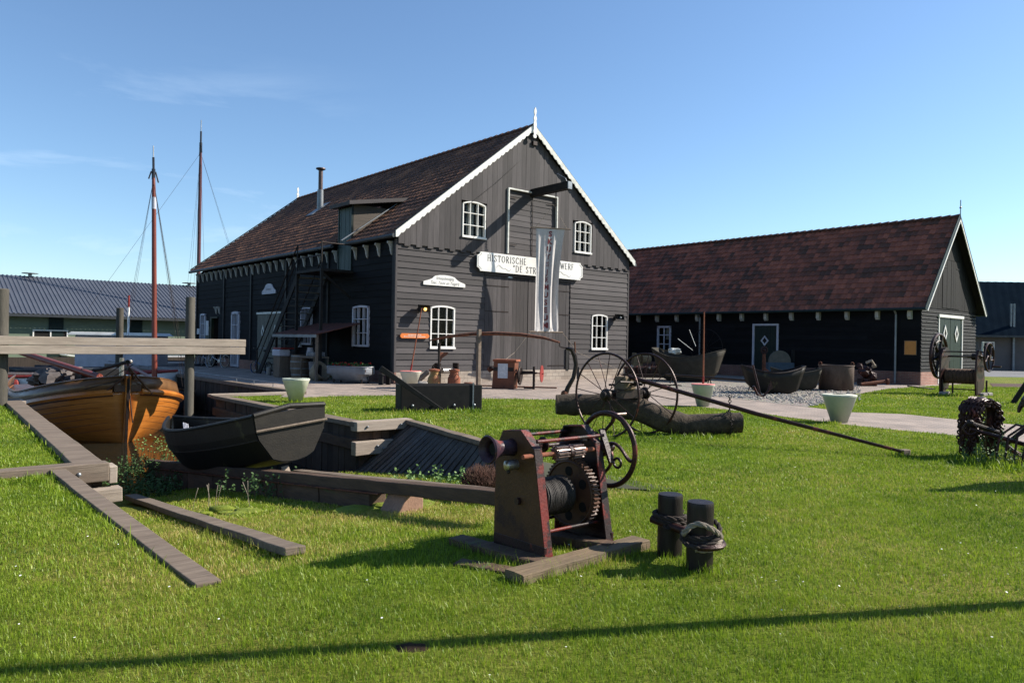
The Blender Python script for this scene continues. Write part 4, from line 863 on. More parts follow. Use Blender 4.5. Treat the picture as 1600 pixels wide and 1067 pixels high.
# banner
t=thing('museum_banner','long creased white banner with a column of dark red letters','banner',W(5.95,-1.2,0),FZ)
def tw(p,tt):
    a=math.radians(-26+20*tt); c,s=math.cos(a),math.sin(a); return (p[0]*c-p[1]*s,p[0]*s+p[1]*c,p[2])
rows=[]; zt,zb=5.78,1.88; nz=60;nx=36
def bw(tt): 
    w0=.66; 
    return w0
def fold(x,tt):   # x -1..1
    a=.030*math.sin(x*9+tt*2.2)+.02*math.sin(x*17-tt*3)
    pinch=1-.13*math.sin(math.pi*min(1,tt*1.05))
    g=.16*math.exp(-((x-.62-.06*math.sin(tt*5))/.16)**2)*math.sin(math.pi*min(1,max(0,tt*1.02)))
    f2=.10*math.exp(-((x-.28+.1*tt)/.09)**2)*min(1,tt*1.6)*(1 if tt<.97 else .3)
    rag=.06*math.exp(-((x+.80)/.1)**2)*max(0,tt-.7)*3
    return pinch,a*min(1,tt*3)*(1 if tt<.98 else .4)+g-f2-rag
for i in range(nz+1):
    tt=i/nz; z=zt+(zb-zt)*tt; row=[]
    for j in range(nx+1):
        x=-1+2*j/nx; pinch,y=fold(x,tt); c_=-.05*math.sin(math.pi*tt) - .12*tt
        row.append(tw((x*.56*pinch+c_,y,z),tt))
    rows.append(row)
def bpos(x,tt):
    pinch,y=fold(x,tt); return (x*.56*pinch-.05*math.sin(math.pi*tt)-.12*tt, y, zt+(zb-zt)*tt)
MB().grid(rows).build('cloth','banner_cloth',t,smooth=True,fix=False)
b=MB(); b.cyl(tw((-.78,0,zt+.0),0),tw((.80,0,zt),0),.025,8); b.build('top_rod','weathered_wood',t)
b=MB(); b.cyl(tw((-.92,0,zb),1),tw((.66,0,zb),1),.028,8); b.build('bottom_rod','weathered_wood',t)
b=MB(); b.tube([tw((-.6,0,zt),0),(0,-.15,6.62),tw((.66,0,zt),0)],.007,4); b.tube([(-.92,0,zb),(-1.6,.1,1.1),(-2.9,-.4,.6)],.008,4); b.tube([(.7,0,zb),(1.5,-.1,1.1),(3.0,-.8,.5)],.008,4); b.build('cords','rope_old',t)
for i,ch in enumerate('SKUTSJEMUSEUM'):
    tt=.045+i*.0735; x=.02-.12*tt
    p=bpos(x,tt+.02); ym=min(bpos(x+d,tt+e)[1] for d in(-.17,-.1,0,.1,.17) for e in(-.02,0,.02))
    o=text_obj(ch,.27,'lettering_red',t,loc=(0,0,0),bold=.012,sx=.95); me=o.data
    for v in me.vertices:
        lx=(v.co.x)/.50+x; lt=tt+ (.13-v.co.z)/ (zt-zb)
        q=bpos(lx,lt); v.co=Vector(tw((q[0],q[1]-.006,q[2]),lt))
# dormer over the side stairs
d=MB(); y0,y1=3.08,4.12
t=big
b=MB(); b.bx(-.02,2.2,y0,y0+.05,5.0,6.45); b.bx(-.02,2.2,y1-.05,y1,5.0,6.45); b.build('dormer_cheek',pm('dormer_board',(.085,.070,.058),(.06,.05,.042),sc=5,st=(.3,1,8),rough=.8,bump=.4,bsc=8,bst=(.1,1,9)),big)
b=MB(); b.add([(-.32,y0-.32,6.50),(-.32,y1+.25,6.50),(2.4,y1+.25,6.98),(2.4,y0-.32,6.98),(-.32,y0-.32,6.36),(-.32,y1+.25,6.36),(2.4,y1+.25,6.84),(2.4,y0-.32,6.84)],[(0,1,2,3),(7,6,5,4),(0,4,5,1),(1,5,6,2),(2,6,7,3),(3,7,4,0)]); b.build('dormer_roof','board_grey_h',big)
b=MB(); 
for k in range(6): b.bx(-.03-.005*(k%2),.0,y0+.06+k*.153,y0+.06+k*.153+.147,4.02,6.36)
b.build('dormer_door','teal_door',big)
b=MB(); b.bx(-.06,.02,y0-.0,y0+.06,4.0,6.42); b.bx(-.06,.02,y1-.06,y1,4.0,6.42); b.build('door_post','green_dark',big)
b=MB(); b.beam((-.5,y0-.05,5.05),(1.9,y0-.06,6.75),.1,.03); b.build('lead_flashing','zinc',big)
# chimney pipe
cx,cy=3.59,13.1
sx=EZ+(RZ-EZ)/(RX-EX)*(cx-EX)
b=MB(); b.cyl((cx,cy,sx-.2),(cx,cy,sx+.95),.16,16,.15); b.build('flue_sleeve','zinc',big,smooth=True)
b=MB(); b.cyl((cx,cy,sx+.95),(cx,cy,sx+1.95),.11,14); b.lathe([(.12,0),(.24,.06),(.23,.11),(.06,.14)],(cx,cy,sx+1.93),n=16); b.build('flue_pipe',pm('flue',(.12,.085,.075),(.06,.045,.045),sc=4,rough=.5,metal=.4),big,smooth=True)
b=MB(); b.add([(cx-.6,cy-.35,sx-.40),(cx+.4,cy-.35,sx+.36),(cx+.4,cy+.35,sx+.36),(cx-.6,cy+.35,sx-.40)],[(0,1,2,3)]); b.build('flue_flashing','zinc',big,sol=.03)
# back wall and right wall
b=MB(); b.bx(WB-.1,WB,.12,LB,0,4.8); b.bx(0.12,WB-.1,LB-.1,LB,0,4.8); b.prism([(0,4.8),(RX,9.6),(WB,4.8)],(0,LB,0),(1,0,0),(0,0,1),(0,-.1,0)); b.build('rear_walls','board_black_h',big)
# external stairs
st=thing('outside_stairs','steep black wooden stairs up to the dormer door','stairs',C0,FZ)
b=MB(); b.bx(-1.35,-.08,2.85,4.95,3.88,3.98); b.build('landing','tar_wood',st,bev=.01)
top=Vector((-.7,4.95,3.85)); bot=Vector((-.75,8.3,.02))
for k,x in enumerate((-.08-.05,-1.25)): 
    b=MB(); b.beam((x,4.9,3.9),(x,8.5,.0),.05,.24); b.build('stringer','tar_wood',st)
for i in range(15):
    f=(i+.5)/15; b=MB(); y=4.95+(8.45-4.95)*f; z=3.9*(1-f); b.bx(-1.22,-.16,y-.12,y+.12,z-.02,z+.02); b.build('tread',pm('tread_wood',(0.13,0.13,0.13),(0.091,0.091,0.091),rough=.7) if i==0 else 'tread_wood',st)
for x,y in((-1.3,2.9),(-1.3,4.9)):
    b=MB(); b.bx(x-.045,x+.045,y-.045,y+.045,0,3.9); b.bx(x-.02,x+.02,y-.02,y+.02,3.9,4.95); b.build('post','tar_wood',st)
b=MB(); b.tube([(-1.3,2.9,4.95),(-1.3,4.9,4.95),(-1.3,8.6,.95)],.025,6); b.tube([(-1.3,2.9,4.45),(-1.3,4.9,4.45),(-1.3,8.6,.45)],.02,6);b.tube([(-.15,4.9,4.95),(-.15,8.6,.95)],.025,6); b.tube([(-1.3,2.9,4.9),(-.1,2.9,4.9)],.025,6); b.build('handrail','black_iron',st)
b=MB(); b.tube([(-1.3,8.6,0),(-1.3,8.6,.95)],.03,6); b.tube([(-.15,8.6,0),(-.15,8.6,.95)],.03,6); b.build('post','black_iron',st)
b=MB(); b.beam((-1.25,3.0,3.85),(-.1,3.0,3.0),.06,.08); b.build('brace','tar_wood',st)
# ---------------------------------------------------------------- small barn
BW,BL=6.3,24; E2X,E2Z=-.36,3.16; R2X,R2Z=3.15,7.20
sb=thing('boat_barn','long low black barn with a steep red tiled roof on the right','barn',C1,FZ)
def rz2(x):
    s=(R2Z-E2Z)/(R2X-E2X); return (E2Z+s*(x-E2X) if x<R2X else E2Z+s*((2*R2X-E2X)-x))-.10
D2=(1.84,4.53,.02,2.93)
core(0,BW,0,3.2,[D2],.021,.12).build('gable_wall','board_black_h',sb)
o=hboards(0,BW,.55,3.2,.15,[D2],t=.035).build('weatherboards','board_black_h',sb)
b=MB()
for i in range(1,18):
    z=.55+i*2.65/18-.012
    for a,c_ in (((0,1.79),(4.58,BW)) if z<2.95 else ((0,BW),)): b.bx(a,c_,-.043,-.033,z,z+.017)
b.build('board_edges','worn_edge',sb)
vboards(0,BW,3.1,rz2,.6,[],MB(),0,0,-.024).build('gable_core','board_black_v',sb)
vboards(0,BW,3.2,rz2,.24,[(2.15,4.1,3.25,5.35)],t=.03).build('gable_boards','board_black_v',sb)
for a,c_ in((2.16,3.10),(3.14,4.08)):
    d=MB(); vboards(a,c_,3.26,lambda x:5.33-.0*x,.24,[],d,t=.05); dd=d.build('loft_shutter','board_black_v',sb)
    k=MB(); k.bx(a+.02 if a<3 else c_-.4,a+.4 if a<3 else c_-.02,-.062,-.054,5.0,5.04); k.build('hinge','black_iron',dd)
b=MB(); b.bx(0,1.84,-.045,.02,0,.54); b.bx(4.53,BW,-.045,.02,0,.54); b.build('brick_plinth','brick_front',sb)
for a,c_ in((1.87,3.17),(3.2,4.5)):
    d=MB(); vboards(a,c_,.03,lambda x:2.84,.2,[],d,t=.02); d.bx(a,c_,.0,.04,.03,2.84); dd=d.build('door_leaf','green_paint',sb); diamond(dd,(a+c_)/2,2.17,.42,.75,y=-.06)
b=MB(); b.bx(1.74,4.62,-.09,-.0,2.85,2.97); b.build('door_lintel','white_paint',sb)
b=MB(); b.bx(1.79,1.86,-.06,.0,.02,2.85); b.bx(4.51,4.58,-.06,0,.02,2.85); b.build('door_jamb','white_paint',sb)
S2=math.hypot(R2X-E2X,R2Z-E2Z)
def bb2(side):
    b=MB(); L_=S2; ca,sa=(R2X-E2X)/L_,(R2Z-E2Z)/L_
    p,q=Vector((E2X-.03,-.33,E2Z-.02)),Vector((R2X,-.33,R2Z+.05))
    if side: p.x=2*R2X-p.x; q.x=2*R2X-q.x
    b.beam(p,q,.17,.035,up=(0,1,0)); return b,p,q
for sd in(0,1):
    b,p,q=bb2(sd); o=b.build('bargeboard','green_dark',sb)
    k=MB(); off=Vector((.10 if not sd else -.10,-.028,-.10)); k.beam(p+off,q+Vector((0,-.028,-.16)),.07,.03,up=(0,1,0)); k.build('white_strip','white_paint',o)
b=MB(); b.cyl((R2X,-.35,R2Z-.3),(R2X,-.35,R2Z+.75),.02,6); b.ball((R2X,-.35,R2Z+.42),.05,8,5); b.build('finial','zinc',sb)
r=tiled_roof(sb,'tiled_roof','tiles_red',BL+.6,S2,.245,.315,.036,seed=8); slope_frame(r,(E2X,E2Z),(R2X,R2Z),(-.3,BL+.3))
r=tiled_roof(sb,'tiled_roof','tiles_red',BL+.6,S2,.245,.315,.036,seed=9); slope_frame(r,(2*R2X-E2X,E2Z),(R2X,R2Z),(-.3,BL+.3),flip=True)
b=MB(); b.add([(E2X,-.3,E2Z-.03),(R2X,-.3,R2Z-.03),(2*R2X-E2X,-.3,E2Z-.03),(E2X,BL+.3,E2Z-.03),(R2X,BL+.3,R2Z-.03),(2*R2X-E2X,BL+.3,E2Z-.03)],[(0,1,4,3),(1,2,5,4)]); b.build('roof_underlay','dark_inside',sb,sol=.04)
b=MB()
for i in range(67): y=-.34+i*.37; b.tube([(R2X,y,R2Z+.055),(R2X,y+.36,R2Z+.035)],[.105,.08],10)
b.build('ridge_tiles','tiles_plain',sb)
b=MB(); b.tube([(E2X-.05,-.35,E2Z-.05),(E2X-.05,BL,E2Z-.05)],.065,10); b.tube([(2*R2X-E2X+.05,-.35,E2Z-.05),(2*R2X-E2X+.05,BL,E2Z-.05)],.065,10); b.build('gutter','green_dark',sb)
s2=bpy.data.objects.new('tmp',None); COL.objects.link(s2); s2.parent=sb; side(s2)
H2=[(-7.6,-6.28,.0,2.55),(-13.42,-12.5,1.02,2.48)]
side(core(-BL,0,0,3.15,H2,.021,.12).build('side_wall','board_black_h',sb))
side(hboards(-BL,0,.54,3.15,.19,H2,t=.022).build('side_boards','board_black_h',sb))
b=MB(); b.bx(-BL,-7.6,-.045,.02,0,.54); b.bx(-6.28,.045,-.045,.02,0,.54); side(b.build('brick_plinth','brick_side',sb))
b=MB(); b.bx(-7.62,-7.53,-.07,.03,0,2.56); b.bx(-6.35,-6.26,-.07,.03,0,2.56); b.bx(-7.53,-6.35,-.07,.03,2.47,2.56); o=b.build('door_frame','lilac_white',s2)
b=MB(); vboards(-7.53,-6.35,.03,lambda x:2.47,.17,[],b,t=.01); b.bx(-7.53,-6.35,.01,.05,.03,2.47); dd=b.build('door_leaf','green_dark',s2); diamond(dd,-6.98,1.75,.42,.5,'lilac_white',y=-.04)
b=MB(); b.ball((-6.45,-.06,1.2),.05,8,5); b.build('handle','zinc',dd)
window(s2,-13.42,-12.5,1.02,2.48,2,3,.001,fw=.1,y=-.06,mat='lilac_white',sill=False,curt=[(.5,.9,.98,.5)],bars=.05)
for k in range(17):
    x=-.35-k*1.30 if k<20 else 0
    b=MB(); b.prism([(0,0),(-.2,0),(-.2,-.28),(-.12,-.38),(0,-.38)],(x-.1,-.02,3.08),(0,1,0),(0,0,1),(.14,0,0)); b.build('bracket','bracket_white',s2)
for x in(-.92,-10.6):
    b=MB(); b.tube([(x,-.14,.05),(x,-.14,2.9),(x,-.33,3.1)],.045,8); b.build('downpipe','zinc',s2)
b=MB(); b.bx(BW-.1,BW,.12,BL,0,3.1); b.bx(.12,BW-.1,BL-.1,BL,0,3.1); b.prism([(0,3.1),(R2X,7.0),(BW,3.1)],(0,BL,0),(1,0,0),(0,0,1),(0,-.1,0)); b.build('rear_walls','board_black_h',sb)
t=thing('notice_board','small plain orange board near the corner of the long low barn','notice',C1+V*.36-U*.05+Z*1.25,FZ-math.pi/2)
MB().bx(-.22,.22,-.03,.0,0,.55).build('board','notice_orange',t,bev=.005); MB().bx(-.24,.24,-.022,-.001,-.02,.57).build('backing','weathered_wood',t)

def flatten(tmp,par):
    for c in [x for x in bpy.data.objects if x.parent==tmp]:
        ml=tmp.matrix_local@c.matrix_local; c.parent=par; c.matrix_local=ml
    bpy.data.objects.remove(tmp)
bpy.context.view_layer.update()
flatten(side_root,big); flatten(s2,sb)
# ================================================================ OBJECTS
# ---------------------------------------------------------------- near winch
OW=gp(853,882)
w=thing('hand_winch','hand winch with rusty cream and red side plates and curved spoke handwheel','winch',OW,FZ)
pr=[(0,.02),(.54,.02),(.54,.70),(.47,.84),(.28,.86),(.12,.72)]
pr=[(0,.02),(.54,.02),(.535,.70),(.46,.84),(.27,.86),(.13,.74)]
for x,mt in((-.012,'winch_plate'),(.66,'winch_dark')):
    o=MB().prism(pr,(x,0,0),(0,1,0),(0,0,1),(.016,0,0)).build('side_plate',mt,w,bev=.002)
    fl=MB(); sgn=1 if x<.3 else -1
    for a,c in zip(pr,pr[1:]+pr[:1]):
        if a[1]<.03 and c[1]<.03: continue
        fl.beam((x+.008+sgn*.03,a[0],a[1]),(x+.008+sgn*.03,c[0],c[1]),.012,.07,up=(1,0,0))
    fl.build('flange','winch_red' ,o)
    ft=MB(); ft.bx(x-.07 if x<.3 else x-.05,x+.07,-.03,.57,0,.02); ft.bx(x-.004,x+.02,.0,.54,.02,.10); ft.build('foot_angle','winch_dark',o,bev=.003)
for y,z,r,mt in((.11,.80,.013,'winch_red'),(.10,.17,.012,'winch_red'),(.45,.80,.013,'winch_red'),(.46,.15,.012,'winch_dark')):
    MB().cyl((-.0,y,z),(.67,y,z),r,10).build('tie_rod',mt,w,smooth=True)
DC=(.27,.37)
MB().cyl((-.04,DC[0],DC[1]),(.72,DC[0],DC[1]),.025,12).build('drum_shaft','winch_dark',w,smooth=True)
MB().lathe([(.115,.02),(.115,.44)],(.0,DC[0],DC[1]),(1,0,0),28).build('drum','black_iron',w,smooth=True)
b=MB(); pts=[]
for i in range(30*20):
    a=i/20*2*math.pi; pts.append((.03+i/600*.385+.003*math.sin(i*.37),DC[0]+.132*math.cos(a),DC[1]+.132*math.sin(a)))
b.tube(pts,.0078,6)
pts=[]
for i in range(5*20):
    a=i/20*2*math.pi+1; pts.append((.07+i/100*.09+.008*math.sin(i*.9),DC[0]+.15*math.cos(a),DC[1]+.15*math.sin(a)))
b.tube(pts,.0078,6); b.build('steel_cable','wire_rope',w,smooth=True)
# spur gear with holes
def gear(par,x0,x1,cy,cz,R,teeth,holes,hr,hR,mat,name='gear_wheel',rim=.06,hub=.05):
    b=MB(); n=teeth*4; prof=[]
    for i in range(n):
        a=2*math.pi*i/n; rr=R if (i%4) in(0,1) else R-.018; prof.append((cy+math.cos(a)*rr,cz+math.sin(a)*rr))
    b.prism(prof,(x0,0,0),(0,1,0),(0,0,1),(x1-x0,0,0)); o=b.build(name,mat,par)
    if holes:
        k=MB()
        for i in range(holes):
            a=2*math.pi*i/holes+.5; k.lathe([(hr,0),(hr,.004)],(x0-.0045,cy+math.cos(a)*hR,cz+math.sin(a)*hR),(1,0,0),14)
        k.build('hole','dark_inside',o)
        k=MB(); k.ring((x0-.002,cy,cz),(1,0,0),R-.03,.008,40,6); k.lathe([(hub,0),(hub,.03)],(x0-.03,cy,cz),(1,0,0),20); k.build('boss',mat,o,smooth=True)
    return o
gear(w,.50,.56,DC[0]+.02,DC[1]-.01,.265,52,6,.036,.165,'winch_gear' if 'winch_gear' in M else pm('winch_gear',(0.091,0.0434,0.0252),(0.0525,0.0245,0.0168),sc=5,rough=.5,bump=.3,spot=((.03,.015,.013),4,.58)))
# pinions and upper shafts
MB().cyl((-.10,.14,.70),(.80,.14,.70),.017,12).build('upper_shaft','rust_bright',w,smooth=True)
MB().cyl((-.02,.36,.72),(.74,.36,.72),.017,12).build('upper_shaft','winch_dark',w,smooth=True)
def pinion(x0,x1,cy,cz,R,mat='bright_worn'):
    b=MB(); b.cyl((x0,cy,cz),(x1,cy,cz),R*.72,14)
    for i in range(12):
        a=2*math.pi*i/12; d=Vector((0,math.cos(a),math.sin(a))); c=Vector((0,cy,cz))+d*R*.88
        b.beam(c+Vector((x0,0,0)),c+Vector((x1,0,0)),.010,R*.32,up=d)
    b.build('pinion',mat,w)
pm('bright_worn',(.26,.19,.17),(.12,.08,.07),sc=14,rough=.4,metal=.5,bump=.3)
pinion(.20,.31,.14,.70,.05); pinion(.36,.47,.14,.70,.05); MB().lathe([(.045,0),(.052,.01),(.052,.035),(.045,.045)],(.312,.14,.70),(1,0,0),18).build('collar','winch_dark',w)
pinion(.16,.25,.36,.73,.04,'winch_dark'); MB().lathe([(.05,0),(.06,.01),(.05,.03)],(.28,.36,.73),(1,0,0),16).build('collar','winch_dark',w)
# warping head and crank stub on the left plate
pm('winch_blue',(0.051,0.027,0.036),(0.03,0.018,0.027),sc=5,rough=.35,bump=.3,spot=((.16,.04,.03),5,.56))
o=MB().lathe([(.060,0),(.052,.04),(.05,.10),(.065,.16),(.088,.20),(.098,.215),(.092,.225),(.07,.20),(.045,.17)],(-.012,.36,.735),(-1,0,0),28,caps=False).build('warping_head','winch_blue',w,smooth=True,sol=.006)
MB().lathe([(.012,0),(.045,.17)],(-.012,.36,.735),(-1,0,0),16).build('dark_throat','dark_inside',o)
MB().lathe([(.036,0),(.038,.05),(.034,.09),(.02,.10)],(-.012,.31,.62),(-1,0,0),18).build('shaft_stub','bright_steel',w,smooth=True)
MB().ball((-.09,.30,.575),.014,8,5).build('cotter_pin','winch_red',w)
# pawls etc on the right plate
b=MB(); b.cyl((.66,.14,.70),(.80,.14,.70),.034,14); b.beam((.70,.16,.84),(.70,.05,.60),.02,.05,up=(1,0,0)); b.ring((.73,.02,.60),(1,0,0),.035,.01,14,6); b.build('pawl','winch_dark',w,smooth=True)
MB().bx(.645,.66,.25,.30,.74,.775).build('maker_mark','bright_worn',w,bev=.004)
# handwheel with curved spokes
hx,hy,hz_=.78,.17,.68; R=.275
hw=MB().ring((hx,hy,hz_),(1,0,0),R,.020,56,10).build('handwheel','brown_iron',w,smooth=True)
b=MB(); b.lathe([(.036,-.03),(.042,0),(.036,.03)],(hx,hy,hz_),(1,0,0),18)
for k in range(4):
    a0=k*2*math.pi/4+.3; pts=[]
    for i in range(13):
        t=i/12; rr=.03+(R-.035)*t; a=a0+1.7*math.sin(t*math.pi*.55)-.2*t; pts.append((hx,hy+math.cos(a)*rr,hz_+math.sin(a)*rr))
    b.tube(pts,[.020-.005*math.sin(i/12*math.pi) for i in range(13)],8,sy=.8)
b.build('spokes','brown_iron',hw,smooth=True)
MB().cyl((hx-.0,hy-.05,hz_+R-.01),(hx+.15,hy-.05,hz_+R-.01),.0125,10).build('crank_handle','bright_worn',hw,smooth=True)
# baulks under the winch
pm('split_baulk',(0.1806,0.1275,0.07969),(0.1063,0.07969,0.051),sc=5,st=(.35,2,2),rough=.85,bsc=26,bst=(.12,2.5,3),bump=.6,fine=.35,spot=((.12,.13,.04),2.2,.62))
def baulk(p,q,wd,ht,mat,label,zoff=0,jit=.02):
    p=Vector(p);q=Vector(q); d=q-p; L_=d.length; b=MB(); n=14; rows=[]
    for i in range(n+1):
        t=i/n; j=lambda:random.uniform(-jit,jit)*.35; x=L_*t
        if i in(0,n): x+=random.uniform(-.01,.01)
        rows.append([(x,-wd/2+j(),0),(x,-wd/2+j(),ht*.9+j()*.4),(x,-wd/2+.01,ht+j()*.3),(x,0,ht+j()*.35),(x,wd/2-.01,ht+j()*.3),(x,wd/2+j(),ht*.9),(x,wd/2+j(),0)])
    b.grid(rows); b.add(rows[0],[tuple(range(7))]); b.add(rows[-1],[tuple(range(7))])
    return solo('timber_baulk',b,mat,label,'baulk',(p.x,p.y,p.z),math.atan2(d.y,d.x))
a,c=gp(806,915),gp(1003,858)
baulk(a+Vector((-.02,.06,0)),c+Vector((0,.08,0)),.17,.065,'split_baulk','thick split brown baulk lying in front of the winch')
a,c=gp(712,850),gp(858,893); baulk((a.x,a.y+.03,.0),(c.x,c.y+.05,.0),.15,.055,'slip_plank','dark baulk under the cream side plate of the winch')
a,c=gp(880,852),gp(966,872); baulk((a.x-.1,a.y+.12,.0),(c.x-.02,c.y+.12,.02),.13,.075,'slip_plank','short dark baulk under the dark side plate of the winch')
a,c=gp(716,880),gp(770,885); baulk((a.x,a.y,-.02),(c.x+.15,c.y-.12,-.02),.13,.04,'slip_plank','broken dark board half hidden in grass left of the winch')
# lift the winch onto its baulks slightly
w.location.z=.015
# ---------------------------------------------------------------- bollards and rope
pb1=gp(1050,872); pb2=gp(1098,896)
def bollard(p,h,r,label):
    b=MB(); n=26; rows=[]
    prof=[(r*.97,-.1),(r*1.0,.05),(r*.99,h*.5),(r*1.0,h-.03),(r*.985,h-.012),(r*.95,h-.002),(r*.55,h+.004),(.001,h)]
    for rr,z in prof: rows.append([(math.cos(2*math.pi*k/n)*rr*(1+.012*math.sin(k*5.1)),math.sin(2*math.pi*k/n)*rr*(1+.012*math.sin(k*5.1)),z) for k in range(n+1)])
    b.grid(rows); return solo('bollard',b,'bollard_wood',label,'bollard',p,0,smooth=True)
bo1=bollard(pb1+Vector((0,.09,0)),.435,.088,'taller dark round bollard on the left of the roped pair')
bo2=bollard(pb2+Vector((0,.09,0)),.455,.088,'nearer dark round bollard with the light rope coil around it')
p1=pb1+Vector((0,.09,0)); p2=pb2+Vector((0,.09,0)); d12=(p2-p1).normalized(); sd=Vector((-d12.y,d12.x,0))
# iron cross bar with a rounded plate
b=MB(); c_=p1+Vector((-.13,.0,.255)); e_=p2+Vector((.135,-.02,.17))
b.tube([c_,c_+(e_-c_)*.5,e_],[.028,.03,.03],10); o=solo('iron_crossbar',b,'brown_iron','round dark iron bar passing through both bollards','bar',smooth=True)
b=MB(); rows=[]
cc=p2+Vector((.0,-.01,.20))
for rr,z in((.09,-.03),(.155,-.03),(.165,-.015),(.155,0),(.09,0)): rows.append([(cc.x+math.cos(t)*rr,cc.y+math.sin(t)*rr*.95,cc.z+z+.10*max(0,math.cos(t))*0) for t in [(-1.9+3.2*k/18) for k in range(19)]])
b.grid(rows); solo('iron_collar',b,'brown_iron','rusty half round iron collar plate on the nearer bollard','collar',smooth=True,sol=.012)
def twist(pts,r,n=3,turns=9,closed=False):
    """three strand rope following a smooth path"""
    P=[Vector(p) for p in pts]; out=[]; 
    def cr(i,t):
        a,b_,c,d=P[max(0,i-1)],P[i],P[min(len(P)-1,i+1)],P[min(len(P)-1,i+2)]
        return .5*((2*b_)+(-a+c)*t+(2*a-5*b_+4*c-d)*t*t+(-a+3*b_-3*c+d)*t**3)
    path=[cr(i,k/8) for i in range(len(P)-1) for k in range(8)]+[P[-1]]
    b=MB(); acc=0
    fr=[]
    x=None
    for i,p in enumerate(path):
        d=(path[min(i+1,len(path)-1)]-path[max(i-1,0)]).normalized()
        if x is None: x=d.orthogonal().normalized()
        else: x=(x-d*x.dot(d)).normalized()
        fr.append((p,x.copy(),d.cross(x)));
    L_=[0]
    for i in range(1,len(path)): L_.append(L_[-1]+(path[i]-path[i-1]).length)
    for s in range(n):
        q=[]
        for (p,x,y),l in zip(fr,L_):
            a=2*math.pi*s/n+l/(r*4.2)*math.pi; q.append(p+x*math.cos(a)*r*.5+y*math.sin(a)*r*.5)
        b.tube(q,r*.56,6)
    return b
def helix(c,r,z0,z1,turns,a0=0,n=12,ecc=1.0):
    m=int(turns*n); return [c+Vector((math.cos(a0+2*math.pi*i/n)*r,math.sin(a0+2*math.pi*i/n)*r*ecc,z0+(z1-z0)*i/m)) for i in range(m+1)]
cl=twist(helix(Vector((p1.x,p1.y,0)),.108,.30,.24,2.2,.4)+helix(Vector((p1.x,p1.y,0)),.115,.22,.20,.7,4.2),.018)
solo('mooring_rope',cl,'rope_dark','dark wet rope wound around the taller left bollard','rope',smooth=True)
q=Vector((p2.x,p2.y,0))
pts=helix(q,.115,.20,.24,1.6,2.6)
b1=twist(pts,.019)
solo('mooring_rope',b1,'rope_dark','dark rope turns low on the nearer bollard','rope',smooth=True)
pts=[p1+Vector((.10,-.04,.21)),p1+Vector((.13,-.09,.22)),q+Vector((-.125,-.07,.255)),q+Vector((-.09,-.115,.315)),q+Vector((-.03,-.135,.335)),q+Vector((.05,-.13,.30)),q+Vector((.11,-.08,.25)),q+Vector((.13,-.02,.215)),q+Vector((.10,-.10,.20)),q+Vector((.02,-.14,.17)),q+Vector((-.06,-.13,.17))]
solo('mooring_rope',twist(pts,.019),'rope_old','pale twisted rope looped in an arch over the nearer bollard','rope',smooth=True)
pts=[q+Vector((.0,.12,.33)),q+Vector((.09,.09,.32)),q+Vector((.12,.0,.30)),q+Vector((.115,-.06,.26)),q+Vector((.06,-.125,.22)),q+Vector((-.03,-.15,.19)),q+Vector((-.12,-.11,.2)),p1+Vector((.05,-.12,.22)),p1+Vector((-.06,-.11,.24))]
solo('mooring_rope',twist(pts,.017),'rope_dark','dark rope joining the two bollards','rope',smooth=True)
# ---------------------------------------------------------------- hulls
def hull(stations,name,mat,par,n=12,sol=.03,bump=None):
    """stations: (x, halfbeam, z_keel, z_gunwale, fullness)  local x forward"""
    rows=[]
    for x,hb,zk,zg,fu in stations:
        row=[]
        for k in range(-n,n+1):
            t=abs(k)/n; y=hb*math.sin(t*math.pi/2)**fu; z=zk+(zg-zk)*(1-math.cos(t*math.pi/2))**.92
            if t>.72: y=hb*(math.sin(t*math.pi/2)**fu)
            row.append((x,y if k>0 else -y,z))
        rows.append(row)
    b=MB().grid(rows); return b,rows
# wooden sailing boat in the dock; local x points to the bow, towards the camera (-V)
bt=thing('sailing_boat','varnished orange wooden sailing boat with a bluff bow lying in the dock','boat',W(-8.87,-2.55,WZ),FZ-math.pi/2); bt.scale=(1,1.0,.93)
Lh=9.2; st=[];ns=30
def plan(s):   # s 0 bow ..1 stern
    if s<.34: return 1.86*(1-(1-s/.34)**2.6)**.56
    return 1.86*(1-.42*((s-.34)/.66)**2.2)
def sheer(s): return .76+.54*max(0,1-s/.34)**1.5+.12*max(0,(s-.6)/.4)**2   # wale height above water
nn=16
rows=[];
S_list=[0,.004,.012,.025,.045,.07,.1,.135,.175,.22,.27,.33,.4,.5,.6,.7,.8,.9,1.0]
def stem_x(z): return .05+.10*min(1.7,max(-.6,z))   # rake
secs=[]
for s in S_list:
    hb=max(.035,plan(s)); zg=sheer(s); zk=-.55+.25*max(0,1-s/.12); row=[]
    for k in range(-nn,nn+1):
        t=abs(k)/nn; z=zk+(zg-zk)*t
        f=(math.sin(t*math.pi/2))**(.62+.55*max(0,1-s/.2)); y=hb*f
        x=-Lh*s+stem_x(z)*max(0,1-s/.1)
        row.append((x,y*(1 if k>=0 else -1),z))
    rows.append(row)
pm('planked_hull',(0.474,0.1721,0.03243),(0.3318,0.1065,0.01668),sc=2.5,st=(.3,.3,2.5),rough=.3,bsc=30,bst=(.15,.15,2.5),bump=.1,coat=.7,fine=.2)
pm('bulwark_wood',(.15,.075,.03),(.09,.045,.02),sc=3,rough=.4,bump=.1,coat=.3)  # darker brown, with the shade on the bulwark put into the colour
MB().grid(rows).build('hull','planked_hull',bt,smooth=True,sol=.03)
b=MB()   # plank seams
